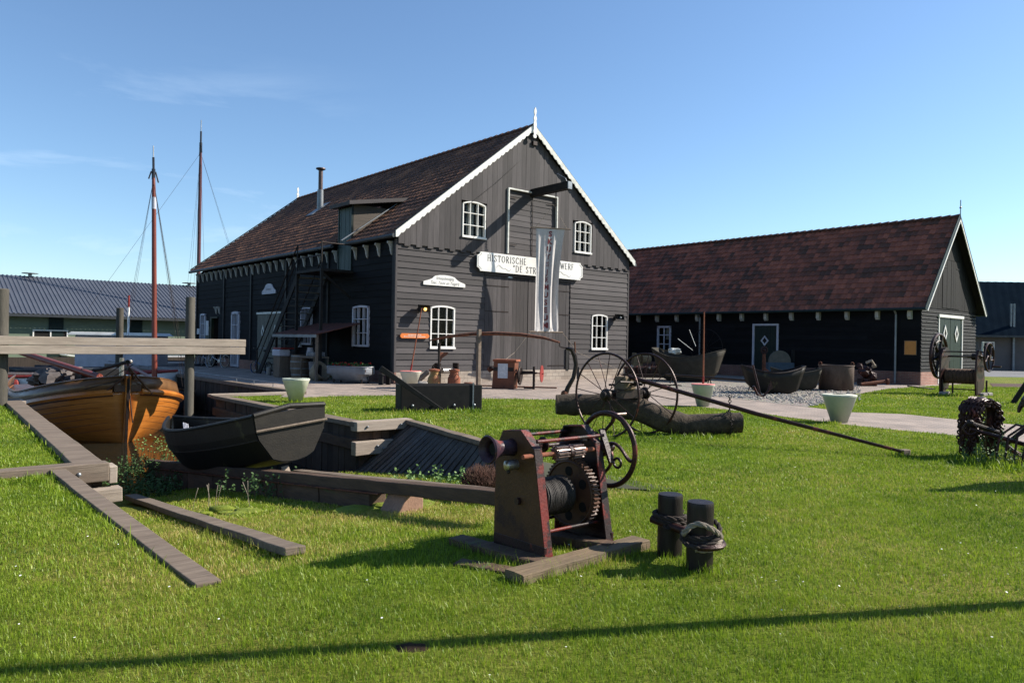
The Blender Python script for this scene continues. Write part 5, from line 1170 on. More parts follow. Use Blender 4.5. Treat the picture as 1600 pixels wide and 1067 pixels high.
for t in(.42,.52,.61,.69,.77,.85,.93):
    for sg_ in(-1,1):
        pts=[]
        for s in S_list[1:]:
            hb=max(.035,plan(s)); zg=sheer(s); zk=-.55+.25*max(0,1-s/.12); z=zk+(zg-zk)*t; f=(math.sin(t*math.pi/2))**(.62+.55*max(0,1-s/.2))
            pts.append((-Lh*s+stem_x(z)*max(0,1-s/.1),sg_*(hb*f+.020),z))
        b.tube(pts,.007,4)
b.build('plank_seams','dark_oak',bt)
# wale and bulwark
def rail(off_z,off_y,r,name,mat,sy=1.0,s_end=1.0,s0=.004):
    b=MB()
    for sg_ in(-1,1):
        pts=[]
        for s in [q for q in S_list if s0<=q<=s_end]: pts.append((-Lh*s+stem_x(sheer(s))*max(0,1-s/.1)+.02,sg_*(max(.03,plan(s))+off_y),sheer(s)+off_z))
        b.tube(pts,r,8,sy=sy)
    return b.build(name,mat,bt,smooth=True)
rail(-.02,.03,.08,'rubbing_wale','varnish_oak'); rail(-.10,.03,.022,'dark_strake','dark_oak')
rows=[]
def blw(s): return .36
for s in S_list:
    hb=max(.03,plan(s)); rows.append([( -Lh*s+stem_x(sheer(s))*max(0,1-s/.1),hb,sheer(s)+.0),(-Lh*s+.9*stem_x(sheer(s))*max(0,1-s/.1)-.02,hb*.955-.01,sheer(s)+blw(s))])
for sg_ in(-1,1): MB().grid([[(x,y*sg_,z) for x,y,z in r] for r in rows]).build('bulwark','bulwark_wood',bt,smooth=True,sol=.03)
b=MB()
for sg_ in(-1,1): b.tube([(r[1][0],r[1][1]*sg_,r[1][2]) for r in rows],.03,8,sy=.6)
b.build('cap_rail','bulwark_wood',bt,smooth=True)
b=MB(); b.prism([(-.06,-.6),(.02,-.6),(.16,.2),(.24,.9),(.27,1.45),(.30,1.68),(.12,1.70),(.06,1.4),(.02,.6)],(0,-.055,0),(1,0,0),(0,0,1),(0,.11,0)); b.build('stem_post','varnish_oak',bt,bev=.01)
b=MB(); b.prism([(.025,-.6),(.035,-.6),(.175,.2),(.255,.9),(.285,1.45),(.31,1.6),(.29,1.6),(.235,.9),(.155,.2)],(0,-.028,0),(1,0,0),(0,0,1),(0,.056,0)); b.build('iron_band','black_iron',bt)
b=MB(); rr=[]
for s in S_list: rr.append([(-Lh*s,-plan(s)*.95,sheer(s)+.05),(-Lh*s,plan(s)*.95,sheer(s)+.05)])
b.grid(rr); b.build('deck','dark_oak',bt)
b=MB(); b.bx(-6.8,-2.6,-.85,.85,.7,1.25); b.build('cabin','dark_oak',bt,bev=.04)
b=MB(); b.bx(-3.0,-2.2,-.5,.5,.9,1.75); b.build('hatch_box','black_paint',bt,bev=.03)
b=MB(); b.bx(.05,.24,-.28,.28,1.28,1.44); b.tube([(.1,-.5,1.22),(.25,-.1,1.62),(.28,.0,1.9),(.28,.2,1.62),(.1,.55,1.2)],.03,6); b.tube([(-.3,.35,1.25),(.3,.05,1.75),(.15,0,2.0)],.028,6);b.build('bow_fittings','dark_oak',bt)
b=MB(); b.tube([(.2,.0,2.02),(-1.8,-.15,1.75),(-2.4,-.2,1.7)],.05,8); b.build('bowsprit','tar_wood',bt)
b=MB()
for k in range(7): b.tube([(random.uniform(.1,.3),random.uniform(-.2,.2),random.uniform(1.5,2.0)),(random.uniform(-.6,0),random.uniform(-.9,-.2),1.35),(random.uniform(-1.6,-.8),random.uniform(-1.5,-1.0),random.uniform(1.0,1.2))],.012,5)
b.tube([(.28,0,1.9),(.32,.02,1.2),(.2,.12,.5)],.014,5); b.tube([(-1.0,-1.3,1.05),(-3.0,-1.55,.95),(-4.2,-2.2,1.0),(-5,-3,1.1)],.014,5); b.build('rigging','rope_dark',bt)
b=MB(); b.cyl((-.35,.0,1.55),(-.35,.0,2.1),.05,10); b.ball((-.35,.18,2.0),.06,8,5); b.build('bow_lamp','bright_steel',bt)
b=MB(); b.cyl((-1.1,-.95,1.15),(-1.1,-.95,1.19),.08,12); b.cyl((-1.35,1.5,.98),(-1.35,1.5,1.06),.05,10); b.build('fairlead','bright_steel',bt)
b=MB()
for k in range(26):
    b.ball((random.uniform(-5.6,-2.9),random.uniform(-1.2,-.1),random.uniform(1.25,1.65)),random.uniform(.13,.26),9,6,.3,(1.5,1,.7))
b.build('furled_sail','sail_cloth',bt,smooth=True)
b=MB(); b.tube([(-1.6,-.2,1.55),(-6.3,-1.9,2.35)],[.09,.075],10); b.build('boom','mast_brown',bt,smooth=True)
b=MB(); b.prism([(-.25,.3),(-.3,1.0),(-.12,2.1),(-.04,2.1),(.18,.9),(.2,.3)],(-4.6,-1.86,0),(1,0,0),(0,0,1),(0,.06,0)); b.build('leeboard','lilac_white',bt,bev=.01)
# skiff resting on the slipway beam; local x to the bow (V direction)
sk=thing('rowing_skiff','black tarred wooden skiff hauled up on the slipway beam, broad transom forward','boat',W(-9.02,-12.1,-.38),FZ+math.pi/2)
sk.rotation_euler=(math.radians(-6),math.radians(5.5),FZ+math.pi/2+math.radians(3))
Ls=4.35; sk.scale=(1,1.02,1.12)
def skp(s): return .50+.07*math.sin(min(1,s*1.3)*math.pi/2)-.54*max(0,(s-.55)/.45)**2.2
rows=[];gw=[]
for i in range(21):
    s=i/20; hb=max(.04,skp(s)); zg=.82-.20*math.sin(s*math.pi*.55)+.16*max(0,(s-.5)/.5)**2; zk=.08*(1-s)*0+.22*(1-s)**2.5+.38*max(0,(s-.6)/.4)**2; row=[]
    for k in range(-12,13):
        t=abs(k)/12
        bot=.58
        if t<.5: y=hb*bot*(t/.5); z=zk+.035*(t/.5)**2*2
        elif t<.78: f=(t-.5)/.28; y=hb*(bot+(.95-bot)*f); z=zk+.07+(zg-zk-.07)*.52*f
        else: f=(t-.78)/.22; y=hb*(.95+.05*f); z=zk+.07+(zg-zk-.07)*(.52+.48*f)
        row.append((Ls*s-.12*(z-.2)*(1-s),y*(1 if k>=0 else -1),z))
    rows.append(row); gw.append((row[0],row[-1]))
MB().grid(rows).build('hull','skiff_tar',sk,smooth=False,sol=.028)
b=MB(); tr=rows[0]; b.add(tr,[tuple(range(25))]); b.build('transom','boat_grey' if 0 else pm('transom_wood',(0.0225,0.0189,0.0144),(0.0126,0.0108,0.009),sc=4,st=(.4,1,2),rough=.6,bump=.4,spot=((.08,.085,.035),2,.6)),sk,sol=.04)
b=MB(); L_=rows[0]; zc=(L_[0][2]+L_[12][2])/2+.12
b.tube([(L_[0][0]-.03,-.50,zc),(L_[0][0]-.03,.50,zc)],.016,6); b.build('transom_strip','weathered_wood',sk)
b=MB(); 
for e in(0,1): b.tube([g_[e] for g_ in gw],.03,8,sy=.8)
b.tube([gw[0][0],(gw[0][0][0],0,gw[0][0][2]+.05),gw[0][1]],.035,8); b.build('gunwale','skiff_tar',sk,smooth=True)
b=MB()
for e in(0,1): b.tube([(r[3 if e==0 else 21][0],r[3 if e==0 else 21][1]*1.02,r[3 if e==0 else 21][2]) for r in rows],.012,5)
b.build('chine_strip','skiff_tar',sk)
b=MB(); b.bx(3.5,3.8,-.16,.16,.55,.60); b.build('thwart','lilac_white',sk); b=MB(); b.bx(1.6,1.85,-.44,.44,.42,.46); b.build('thwart','lilac_white',sk); b=MB(); b.bx(.25,.6,-.42,.42,.5,.54); b.build('thwart','lilac_white',sk)
b=MB(); pts=[(3.6,-.36,.55),(3.85,-.2,.6),(4.0,0,.62),(3.85,.2,.6),(3.6,.36,.55)]; 
for k in range(4): b.tube([(3.0+k*.2,.22-k*.05,.45),(3.0+k*.2,.22-k*.05,.70)],.012,5)
b.build('bow_frames','lilac_white',sk)
b=MB(); b.prism([(-.1,0),(.1,0),(.02,.22)],(.25,-.05,-.08),(1,0,0),(0,0,1),(0,.1,0)); b.build('chock','weathered_wood_light',sk)
# ---------------------------------------------------------------- barges with masts in the harbour
def barge_(loc,rz,mh,lean,label,white=True,L_=14,mast_col='mast_brown',dark=False):
    t=thing('sailing_barge',label,'boat',loc,rz)
    st=[]
    rows=[]
    for i in range(15):
        s=i/14; hb=1.9*(1-abs(2*s-1)**3.2)**.7+.05; zg=.75+.55*abs(2*s-1)**2.5
        rows.append([(L_*(s-.5),hb*math.sin(math.pi/2*abs(k)/6)**.5*(1 if k>=0 else -1),-.4+(zg+.4)*abs(k)/6) for k in range(-6,7)])
    MB().grid(rows).build('hull','hull_dark',t,smooth=True,sol=.04)
    b=MB()
    for e in(0,-1): b.tube([(r[e][0],r[e][1]*1.02,r[e][2]) for r in rows],.07,6)
    b.build('rubbing_strake','dark_oak' if dark else 'white_paint',t)
    b=MB(); b.bx(-4.5,1.5,-1.1,1.1,.6,1.35); b.build('cabin','tar_wood' if dark else 'lilac_white',t,bev=.05)
    b=MB(); b.bx(-4.7,1.7,-1.25,1.25,1.35,1.42); b.build('cabin_roof','hull_dark',t)
    b=MB(); b.tube([(2.2,0,.5),(2.2+lean*.85,0,mh*.80),(2.2+lean,0,mh*.88)],[.15,.115,.085],12); b.build('mast',mast_col,t,smooth=True)
    if white: b=MB(); b.cyl((2.2+lean*.80,0,mh*.755),(2.2+lean*.84,0,mh*.80),.125,12); b.build('mast_band','lilac_white',t,smooth=True)
    b=MB(); b.cyl((2.2+lean,0,mh*.87),(2.2+lean*1.03,0,mh*.91),.10,10); b.cyl((2.2+lean*1.03,0,mh*.91),(2.2+lean*1.1,0,mh*.955),.065,10); b.tube([(2.2+lean,-.12,mh*.9),(2.2+lean,-.25,mh*.87)],.04,6); b.tube([(2.2+lean,.1,mh*.9),(2.2+lean,.26,mh*.86)],.04,6); b.build('mast_fittings','hull_dark',t)
    b=MB(); b.cyl((2.2+lean*1.1,0,mh*.953),(2.2+lean*1.15,0,mh),.03,8); b.build('mast_tip','zinc',t)
    b=MB(); top=(2.2+lean,0,mh*.87)
    for q in((-6.5,0,1.2),(7.0,0,1.5),(6.9,.2,1.4),(1.6,1.8,.9),(1.9,1.8,.9),(2.3,1.8,.9),(1.6,-1.8,.9),(2.3,-1.8,.9)): b.tube([top,q],.008,4)
    b.build('stays','rope_dark',t)
    b=MB(); b.tube([(2.3,0,1.6),(-4.6,0,2.3)],.09,8); b.build('boom','mast_brown',t)
    return t
# mast feet measured on the photo
def mast_place(pxb,pyb,D_): q=EY+ray(pxb,pyb)*D_; return q
q=mast_place(243,525,37); r0=math.radians(200)
def place_barge(q,rz,mh,lean,label,**k):
    off=Matrix.Rotation(rz,3,'Z')@Vector((2.2,0,0)); return barge_((q.x-off.x,q.y-off.y,WZ),rz,mh,lean,label,**k)
q1=EY+ray(243,540)*25.3; top=EY+ray(231,222)*25.3; s1=.62; rz1=FZ-math.pi/2
o1=Matrix.Rotation(rz1,3,'Z')@Vector((2.2*s1,0,0)); b1_=barge_((q1.x-o1.x,q1.y-o1.y,WZ),rz1,(top.z+1)/s1,-.95,'sailing barge with the shorter leaning red brown mast nearer the pale beam',L_=11,dark=True); b1_.scale=(s1,s1,s1)
q2=EY+ray(309,500)*53; top2=EY+ray(312,188)*53
bb=place_barge(q2,FZ,top2.z+1.0,0,'sailing barge with the taller dark mast rising beside the far barn corner',white=False,mast_col=pm('mast_plum',(.10,.035,.04),(.07,.03,.035),rough=.35,bump=.05))
bl=thing('motor_launch','white hulled launch with a red stripe moored beyond the boat bow','boat',tuple(EY+ray(95,575)*27-Z*((EY+ray(95,575)*27).z-WZ)),math.radians(8))
rows=[]
for i in range(13):
    s=i/12; hb=1.15*(1-max(0,(s-.5)/.5)**2.4)**.7+.03; zg=.95+.25*s**2; rows.append([(8*(s-.5),hb*math.sin(math.pi/2*abs(k)/5)**.6*(1 if k>=0 else -1),-.3+(zg+.3)*abs(k)/5) for k in range(-5,6)])
MB().grid(rows).build('hull','white_paint',bl,smooth=True,sol=.03)
b=MB()
for e in(0,-1): b.tube([(r[e][0],r[e][1]*1.02,r[e][2]-.0) for r in rows],.055,6)
b.build('gunwale','red_paint',bl)
b=MB(); b.bx(-2.6,.9,-.7,.7,.8,1.05); b.build('cockpit','dark_oak',bl,bev=.04)
b=MB()
for k in range(6): b.ball((-3.5+k*1.3,-1.25,.7),.13,8,6,0,(1,1,1.6))
b.build('fender','red_paint',bl)
bl=thing('tour_boat','low white flat roofed boat showing just above the pale beam','boat',tuple(EY+ray(190,575)*37-Z*((EY+ray(190,575)*37).z-WZ)),math.radians(10))
rows=[]
for i in range(13):
    s=i/12; hb=1.3*(1-max(0,(s-.6)/.4)**2.4)**.7+.03; zg=.9+.25*s**2; rows.append([(9*(s-.5),hb*math.sin(math.pi/2*abs(k)/5)**.6*(1 if k>=0 else -1),-.3+(zg+.3)*abs(k)/5) for k in range(-5,6)])
MB().grid(rows).build('hull','hull_dark',bl,smooth=True,sol=.03)
b=MB(); b.bx(-1.8,1.9,-1.0,1.0,.8,2.45); b.build('cabin','lilac_white',bl,bev=.05)
b=MB(); b.add([(-1.9,-1.2,2.6),(1.9,-1.2,2.6),(1.9,1.2,2.6),(-1.9,1.2,2.6),(-2.1,-1.25,2.45),(2.1,-1.25,2.45),(2.1,1.25,2.45),(-2.1,1.25,2.45)],[(0,1,2,3),(7,6,5,4),(0,4,5,1),(1,5,6,2),(2,6,7,3),(3,7,4,0)]); b.build('roof','white_paint',bl,bev=.02)
b=MB(); b.cyl((.0,.9,2.5),(0,.9,3.9),.06,8,.05); b.build('pole','white_paint',bl); b=MB(); b.cyl((0,.9,3.9),(0,.9,4.5),.05,8); b.build('pole_tip','red_paint',bl)
# ---------------------------------------------------------------- cone planters
def planter(p,h,rt,rb,label,body,top,rod=None,sides=28,rz=0.3,lid=False):
    t=thing('cone_planter',label,'planter',p,rz)
    n=sides; b=MB(); b.lathe([(rb,0),(rt,h),(rt*1.035,h+.012)],(0,0,0),(0,0,1),n,caps=False); b.build('body',body,t,smooth=sides>10,sol=.02)
    b=MB(); b.lathe([(rb*.9,.002),(rb*.95,.02)],(0,0,0),(0,0,1),n); b.build('base','black_paint',t)
    b=MB(); b.lathe([(rt*1.04,h),(rt*1.04,h+.03),(rt*.45 if not lid else .02,h+.035)],(0,0,0),(0,0,1),n,caps=lid); b.build('lid',top,t)
    if not lid: b=MB(); b.lathe([(rt*.5,h-.02),(rt*.5,h-.0)],(0,0,0),(0,0,1),n); b.build('opening','dark_inside',t)
    if rod: 
        b=MB(); b.cyl((0,0,h),rod,.022,8,.016); b.build('rod','rust_bright',t); b=MB(); b.cyl((0,0,h),tuple(Vector((0,0,h)).lerp(Vector(rod),.12)),.026,8); b.build('rod_foot','red_paint',t)
    return t
planter(gp(462,628),.52,.30,.125,'cream and green cone planter with an open top by the quay corner','planter_cream','planter_green')
p=gp(1098,635); e=EY+ray(1097,488)*18.3
planter(p,.52,.27,.13,'pale green cone planter with a pink lid and a tall upright rusty rod','planter_green','planter_pink',rod=(e.x-p.x,0,e.z),rz=0,lid=True)
planter(gp(1311,660),.53,.31,.14,'empty pale green cone planter on the right lawn edge','planter_green','planter_cream')
p=gp(641,606); e=EY+ray(661,482)*23.5
planter(p,.50,.32,.14,'pink lidded cone planter with a slanting rod by the big barn corner','planter_cream','planter_pink',rod=(e.x-p.x,0,e.z),rz=0,lid=True)
# ---------------------------------------------------------------- black trough box and churns
A0=gp(626,643); A1=gp(753,641); dv=A1-A0; az=math.atan2(dv.y,dv.x); LL=dv.length
t=thing('timber_crate','long black tarred timber box on the lawn with a pale bolted brace','crate',A0,az)
b=MB(); b.bx(0,LL,0,.05,0,.55); b.bx(0,LL,.55,.60,0,.55); b.bx(0,.05,.05,.55,0,.55); b.bx(LL-.05,LL,.05,.55,0,.5); b.bx(.05,LL-.05,.05,.55,.02,.06); b.build('box','tar_wood',t,bev=.015)
b=MB(); b.bx(LL-.22,LL-.19,-.01,.0,.02,.6); b.build('iron_strap','zinc',t)
for k in range(4): b=MB(); b.ball((.25+k*.45,-.005,.12),.03,8,5); b.build('bolt','zinc',t)
p=EY+ray(594,575)*15.2; q_=gp(692,643); b=MB(); b.beam((p.x,p.y,p.z),(q_.x,q_.y-.12,.03),.10,.12,w2=.10,h2=.08); solo('timber_lever',b,'tar_wood','slanting black timber lever leaning across the black box','lever',bev=.01)
def churn(p,label,mat,mat2):
    t=thing('milk_churn',label,'milk churn',p,random.uniform(0,6))
    MB().lathe([(.17,0),(.185,.02),(.185,.38),(.18,.42),(.125,.50),(.12,.53),(.12,.60),(.15,.63)],n=24).build('can',mat,t,smooth=True)
    MB().lathe([(.16,.62),(.16,.66),(.13,.665),(.05,.68)],n=24).build('lid',mat2,t,smooth=True)
    for s in(-1,1):
        b=MB(); b.tube([(s*.175,0,.40),(s*.23,0,.42),(s*.23,0,.50),(s*.12,0,.54)],.012,6); b.build('handle',mat2,t)
pm('churn_mix',(.20,.15,.045),(.30,.10,.055),sc=3,rough=.6,bump=.2)
for px,py,lb,m1,m2 in((678,613,'rust red and mustard milk churn, left of the two behind the black box','churn_mix','rust_bright'),(709,613,'rust red milk churn, right of the two behind the black box','rust_bright','tank_rust')):
    p=gp(px,py); churn((p.x,p.y,0),lb,m1,'rust_bright')
# post with bracket, window
p=gp(685,612); t=thing('iron_post','short black iron post with a corner bracket behind the milk churns','post',p,FZ)
b=MB(); b.cyl((0,0,0),(0,0,1.15),.035,10); b.cyl((0,0,1.15),(0,0,1.42),.045,10); b.build('post','black_iron',t); b=MB(); b.prism([(0,1.15),(.32,1.15),(.3,1.09),(.1,.98),(0,.78)],(0,-.02,0),(1,0,0),(0,0,1),(0,.05,0)); b.build('bracket','rust',t)
# curved rusty boom resting on posts, slung to the rooted knee
p=gp(747,612); t=thing('boom_post','square weathered post standing in front of the big barn doors','post',p,FZ); Dp=p.y
MB().bx(-.055,.055,-.05,.05,0,1.84).build('post','weathered_wood',t,bev=.008)
t=thing('curved_boom','long arched rusty iron boom hanging in front of the big barn doors','boom',gp(747,612)+Vector((0,-.1,0)),0)
O_=Vector(t.location); pts=[]
for px,py,D_ in((672,532,23.2),(700,526,22.8),(735,522,22.3),(775,521,21.8),(815,523,21.2),(850,528,20.7),(874,535,20.4)): q_=EY+ray(px,py)*D_; pts.append(q_-O_)
MB().tube(pts,[.035,.07,.085,.095,.085,.065,.045],8,sy=.6).build('beam','rust',t,smooth=True)
b=MB(); q_=EY+ray(876,536)*20.4-O_; q3=EY+ray(893,545)*20.0-O_; b.tube([pts[-1],pts[-1]+Vector((.02,0,-.12)),q_+Vector((.05,0,-.12)),q3],.018,6); b.build('hook','black_iron',t)
t=thing('curved_knee','bent dark iron bar bowing up from the lawn beside the big spoked wheel','bar',gp(884,640),0); O_=Vector(t.location); pts=[]
for px,py in((884,640),(882,622),(887,606),(896,590),(900,570),(898,556),(893,546),(884,544)): pts.append(EY+ray(px,py)*17.4-O_)
pts[0].z=0
MB().tube(pts,[.07,.06,.055,.05,.05,.06,.05,.03],8).build('bar','black_iron',t,smooth=True); b=MB(); b.cyl(EY+ray(899,556)*17.4-O_,EY+ray(898,534)*17.4-O_,.02,6); b.ball(pts[1]+Vector((0,0,.1)),.09,8,6); b.build('fitting','rust',t)
b=MB(); p=EY+ray(660,592)*21.5; solo('iron_bar',MB().beam(gp(735,603),gp(870,607),.08,.09).add([],[]),'rust','low rusty rail lying along the ground before the brown machine','bar',bev=.01)
solo('iron_bar',MB().beam(gp(567,607),gp(628,608),.04,.04),'zinc','thin pale bar on the paving left of the black box','bar')
# brown machine
p=gp(768,607); t=thing('brown_machine','brown boxed machine with a paper notice and a side flywheel before the big doors','machine',p,math.radians(-14))
b=MB(); b.prism([(0,.0),(.72,-.0),(.75,.86),(.06,.88)],(0,0,0),(1,0,0),(0,0,1),(0,.5,0)); b.build('casing','brown_machine',t,bev=.02)
b=MB(); b.bx(.03,.80,-.04,.54,.86,.93); b.build('casing_lid','rust_bright',t,bev=.01)
b=MB(); b.bx(.20,.52,-.012,-.004,.34,.80); b.build('paper_notice','paper',t); 
b=MB(); b.bx(.05,.70,-.010,-.003,.56,.68); b.build('dark_band','black_iron',t)
b=MB(); b.lathe([(.04,0),(.06,.05),(.1,.12),(.04,.2)],(-.02,.25,.60),(-1,0,0),14); b.build('spout','rust',t)
b=MB(); b.cyl((.75,.25,.48),(1.4,.25,.52),.03,8); b.build('axle','black_iron',t)
b=MB(); b.ring((.86,.25,.42),(1,0,0),.27,.03,30,6); b.lathe([(.2,0),(.2,.04)],(.84,.25,.42),(1,0,0),20); b.build('flywheel','black_iron',t,smooth=True)
b=MB(); b.bx(1.28,1.34,.2,.3,0,.72); b.bx(1.0,1.34,.2,.24,.02,.06); b.bx(.9,1.3,.22,.27,.5,.58); b.build('stand','black_iron',t)
b=MB(); b.lathe([(.27,0),(.27,.02)],(1.55,.25,.50),(1,0,0),24); b.cyl((1.4,.25,.52),(1.62,.25,.50),.02,6); b.build('red_disc','red_paint',t)
# small winch at the wall
p=gp(683,600); t=thing('small_winch','small black winch with a bright drum against the big gable wall','winch',p,FZ)
b=MB(); b.bx(0,.05,-.15,.15,0,.72); b.bx(.75,.80,-.15,.15,0,.72); b.build('frame','black_iron',t)
b=MB(); b.lathe([(.1,0),(.1,.5)],(.2,0,.45),(1,0,0),18); b.build('drum','bright_steel',t,smooth=True)
b=MB()
for r_ in(.12,.2,.27): b.ring((-.05,0,.42),(1,0,0),r_,.022,28,6)
b.build('flywheel','black_iron',t,smooth=True)
# rocks and pots by the gable plinth
for i,(px,py,r_,lb) in enumerate(((628,588,.13,'grey boulder nearest the barn corner'),(637,584,.15,'pale boulder behind the pink lidded planter'),(648,586,.12,'small light boulder right of the pink lid'),(660,597,.17,'brownish round boulder beside the slanting rod planter'),(732,602,.2,'rusty block by the plinth near the square post'))):
    p=gp(px,py+12); o=solo('boulder',MB().ball((0,0,r_*.7),r_,10,7,.16,(1.2,1,.85)),'stone' if i<4 else 'rust',lb,'stone',p,0,smooth=True)
solo('timber_block',MB().tube([(0,0,.1),(.35,.1,.42)],[.1,.08],8),'weathered_wood','light wooden roller leaning by the barn corner stones','block',gp(652,600),0)
# ---------------------------------------------------------------- timber wheels, axle, pole and log
ax0=W(-4.39,-13.45,.665); ax1=W(-3.42,-13.45,.665)
t=thing('log_arch','two tall thin spoked iron wheels on an axle with a long rusty pole','log arch',W(-4.39,-13.45,0),FZ)
def spoked(x,par,R=.67,n=16):
    o=MB().ring((x,0,.665),(1,0,0),R,.014,72,6,sy=1.5).build('wheel','brown_iron',par,smooth=True)
    b=MB()
    for k in range(n):
        a=2*math.pi*k/n+.1; s=.045*(1 if k%2 else -1); b.tube([(x+s,math.cos(a)*.09,.665+math.sin(a)*.09),(x,math.cos(a)*R,.665+math.sin(a)*R)],.0072,5)
    b.build('spokes','brown_iron',o)
    b=MB(); b.lathe([(.03,-.09),(.06,-.085),(.075,-.03),(.105,-.02),(.105,.02),(.075,.03),(.06,.085),(.03,.09)],(x,0,.665),(1,0,0),20); b.build('hub','black_iron',o,smooth=True); return o
spoked(0,t); spoked(.97,t)
b=MB(); b.cyl((-.1,0,.665),(1.07,0,.665),.03,8); b.bx(.15,.82,-.08,.08,.60,.74); b.build('axle','black_iron',t)
b=MB(); b.bx(.32,.60,-.12,.12,.74,.96); b.build('bolster','split_baulk',t,bev=.02)
inv=Matrix.Rotation(-FZ,3,'Z'); pe=gp(1412,706,.07)-Vector(t.location); pe=inv@Vector((pe.x,pe.y,pe.z))
b=MB(); ps=Vector((.46,-.15,.94)); b.tube([ps+(pe-ps)*-.02,ps,ps+(pe-ps)*.5+Vector((0,0,-.03)),pe],[.034,.036,.033,.022],10); b.build('pole','brown_iron',t,smooth=True)
b=MB(); b.cyl(ps+Vector((-.3,0,-.06)),ps+Vector((.9,-.3,-.12)),.02,6);b.cyl(ps+Vector((0,-.2,-.1)),ps+Vector((0,.5,-.14)),.02,6); b.build('cross_rod','black_iron',t)
solo('end_block',MB().bx(-.06,.08,-.05,.05,0,.09),'weathered_wood','little wooden block under the tip of the long pole','block',gp(1412,712),.4,bev=.01)
pts=[];
for px,py,D_,r_ in((869,632,12.7,.17),(905,632,12.7,.185),(955,633,12.6,.19),(1000,640,12.5,.20),(1035,656,12.4,.20),(1075,664,12.4,.18),(1120,662,12.35,.175),(1158,660,12.3,.165)): pts.append((EY+ray(px,py)*D_,r_))
b=MB(); P_=[]; Rr=[]
for i in range(len(pts)-1):
    for k in range(5): t_=k/5; P_.append(pts[i][0].lerp(pts[i+1][0],t_)); Rr.append(pts[i][1]*(1-t_)+pts[i+1][1]*t_+random.uniform(-.006,.006))
P_.append(pts[-1][0]); Rr.append(pts[-1][1])
low=min(p.z for p in P_); 
b.tube(P_,Rr,18); 
for i,vv in enumerate(b.v): 
    a=random.uniform(-.008,.008); b.v[i]=(vv[0]+a,vv[1]+a,vv[2]+a)
lg=solo('bent_log',b,'log_bark','long crooked mossy log lying on the lawn under the spoked wheels','log',(0,0,0),0,smooth=True)
e=P_[-1]; b=MB(); b.cyl(e-Vector((.012,0,0)),e+Vector((.012,-.002,0)),.14,18); b.build('cut_end',pm('old_cut',(.075,.058,.042),(.05,.038,.028),rough=.9),lg)
b=MB(); q_=EY+ray(1140,642)*12.3; 
for k in range(7): b.ring(q_+Vector((.0,0,.0+.04*k)),(1,0,0) if k%2 else (0,1,0),.024,.007,10,5)
for k in range(18):
    a=k/18*2*math.pi; b.ring(EY+ray(1138,661)*12.3+Vector((0,math.cos(a)*.185,math.sin(a)*.19)),(1,0,0) if k%2 else (0,math.cos(a),math.sin(a)),.024,.007,8,5)
solo('chain_sling',b,'black_iron','chain hanging from the pole around the end of the crooked log','chain',smooth=True)
# ---------------------------------------------------------------- blocks and machinery behind the wheels
p=gp(958,585); t=thing('wooden_block','pale sawn block with a dark band standing by the right corner of the big barn','block',p,.3)
b=MB(); b.prism([(0,0),(.42,0),(.46,.35),(.4,.62),(.16,.68),(.0,.55),(-.05,.25)],(0,0,.15),(1,0,0),(0,0,1),(0,.35,0)); b.build('block','cut_wood',t,bev=.03); b=MB(); b.bx(-.08,.5,-.03,.38,.42,.52); b.build('band','black_iron',t); b=MB(); b.bx(0,.4,.0,.3,0,.16); b.build('foot','black_iron',t)
p=gp(988,583); t=thing('wooden_block','larger pale timber block with a round log end at the back of the spoked wheels','block',p,.15)
b=MB(); b.prism([(0,0),(.5,0),(.62,.75),(.1,.95)],(0,0,.1),(1,0,0),(0,0,1),(0,.4,0)); b.build('block','cut_wood',t,bev=.03); b=MB(); b.cyl((.45,-.1,.72),(.9,-.05,.72),.2,14); b.build('log_end','cut_wood',t)
p=gp(1005,590); t=thing('engine','rusty old engine with pipes on a low stand behind the spoked wheels','engine',p,.2)
b=MB(); b.bx(-1.3,1.3,-.2,.3,.0,.18); b.bx(-.9,.8,-.1,.3,.18,.42); b.build('bed','black_iron',t,bev=.02)
b=MB()
for k in range(9): x=-1.1+k*.28; b.cyl((x,-.1,.2),(x+random.uniform(-.1,.1),-.1,.2+random.uniform(.25,.55)),random.uniform(.03,.07),8)
b.cyl((-1.2,-.15,.45),(1.2,-.15,.5),.035,8); b.tube([(.6,0,.4),(.75,0,.9),(.95,0,1.0),(1.05,0,.7)],.04,8); b.ring((1.0,.0,.9),(0,1,0),.16,.02,16,6)
b.build('pipes','brown_iron',t,smooth=True)
b=MB(); b.cyl((-.6,-.2,.5),(-.6,-.24,.5),.06,10);b.cyl((.2,-.2,.45),(.2,-.26,.45),.05,10); b.build('caps','bright_steel',t)
q_=C1+V*17.3-U*1.2
t=thing('lean_to','low shelter with a rusty sheet roof in the gap between the barns','shelter',q_,FZ)
b=MB(); b.add([(-1.1,-1.4,1.85),(-1.1,1.6,1.85),(1.1,1.6,2.3),(1.1,-1.4,2.3)],[(0,1,2,3)]); b.build('roof','rust',t,sol=.05)
b=MB(); 
for y in(-1.3,0,1.5): b.bx(-1.0,-.92,y,y+.08,0,1.85)
b.build('posts','tar_wood',t); b=MB(); vboards(-1.3,0,0,lambda x:1.7,.15,[],b); o=b.build('plank_wall','zinc',t); o.rotation_euler=(0,0,math.pi/2); o.location=(-.8,.2,0)
for k,(px,py,px2,py2) in enumerate(((902,592,902,573),(925,585,925,570))):
    p=gp(px,py); solo('short_post',MB().bx(-.06,.06,-.06,.06,0,.5),'black_paint',('black stub post left of the pale block','black stub post nearer the pale block')[k],'post',p,.3,bev=.01)
p=gp(934,620) if 0 else gp(934,588); e=EY+ray(940,518)*p.y
solo('thin_mast',MB().cyl((0,0,0),(e.x-p.x,0,e.z),.028,8,.022),'rust_bright','thin upright rusty rod in front of the right gable window','rod',p,0)
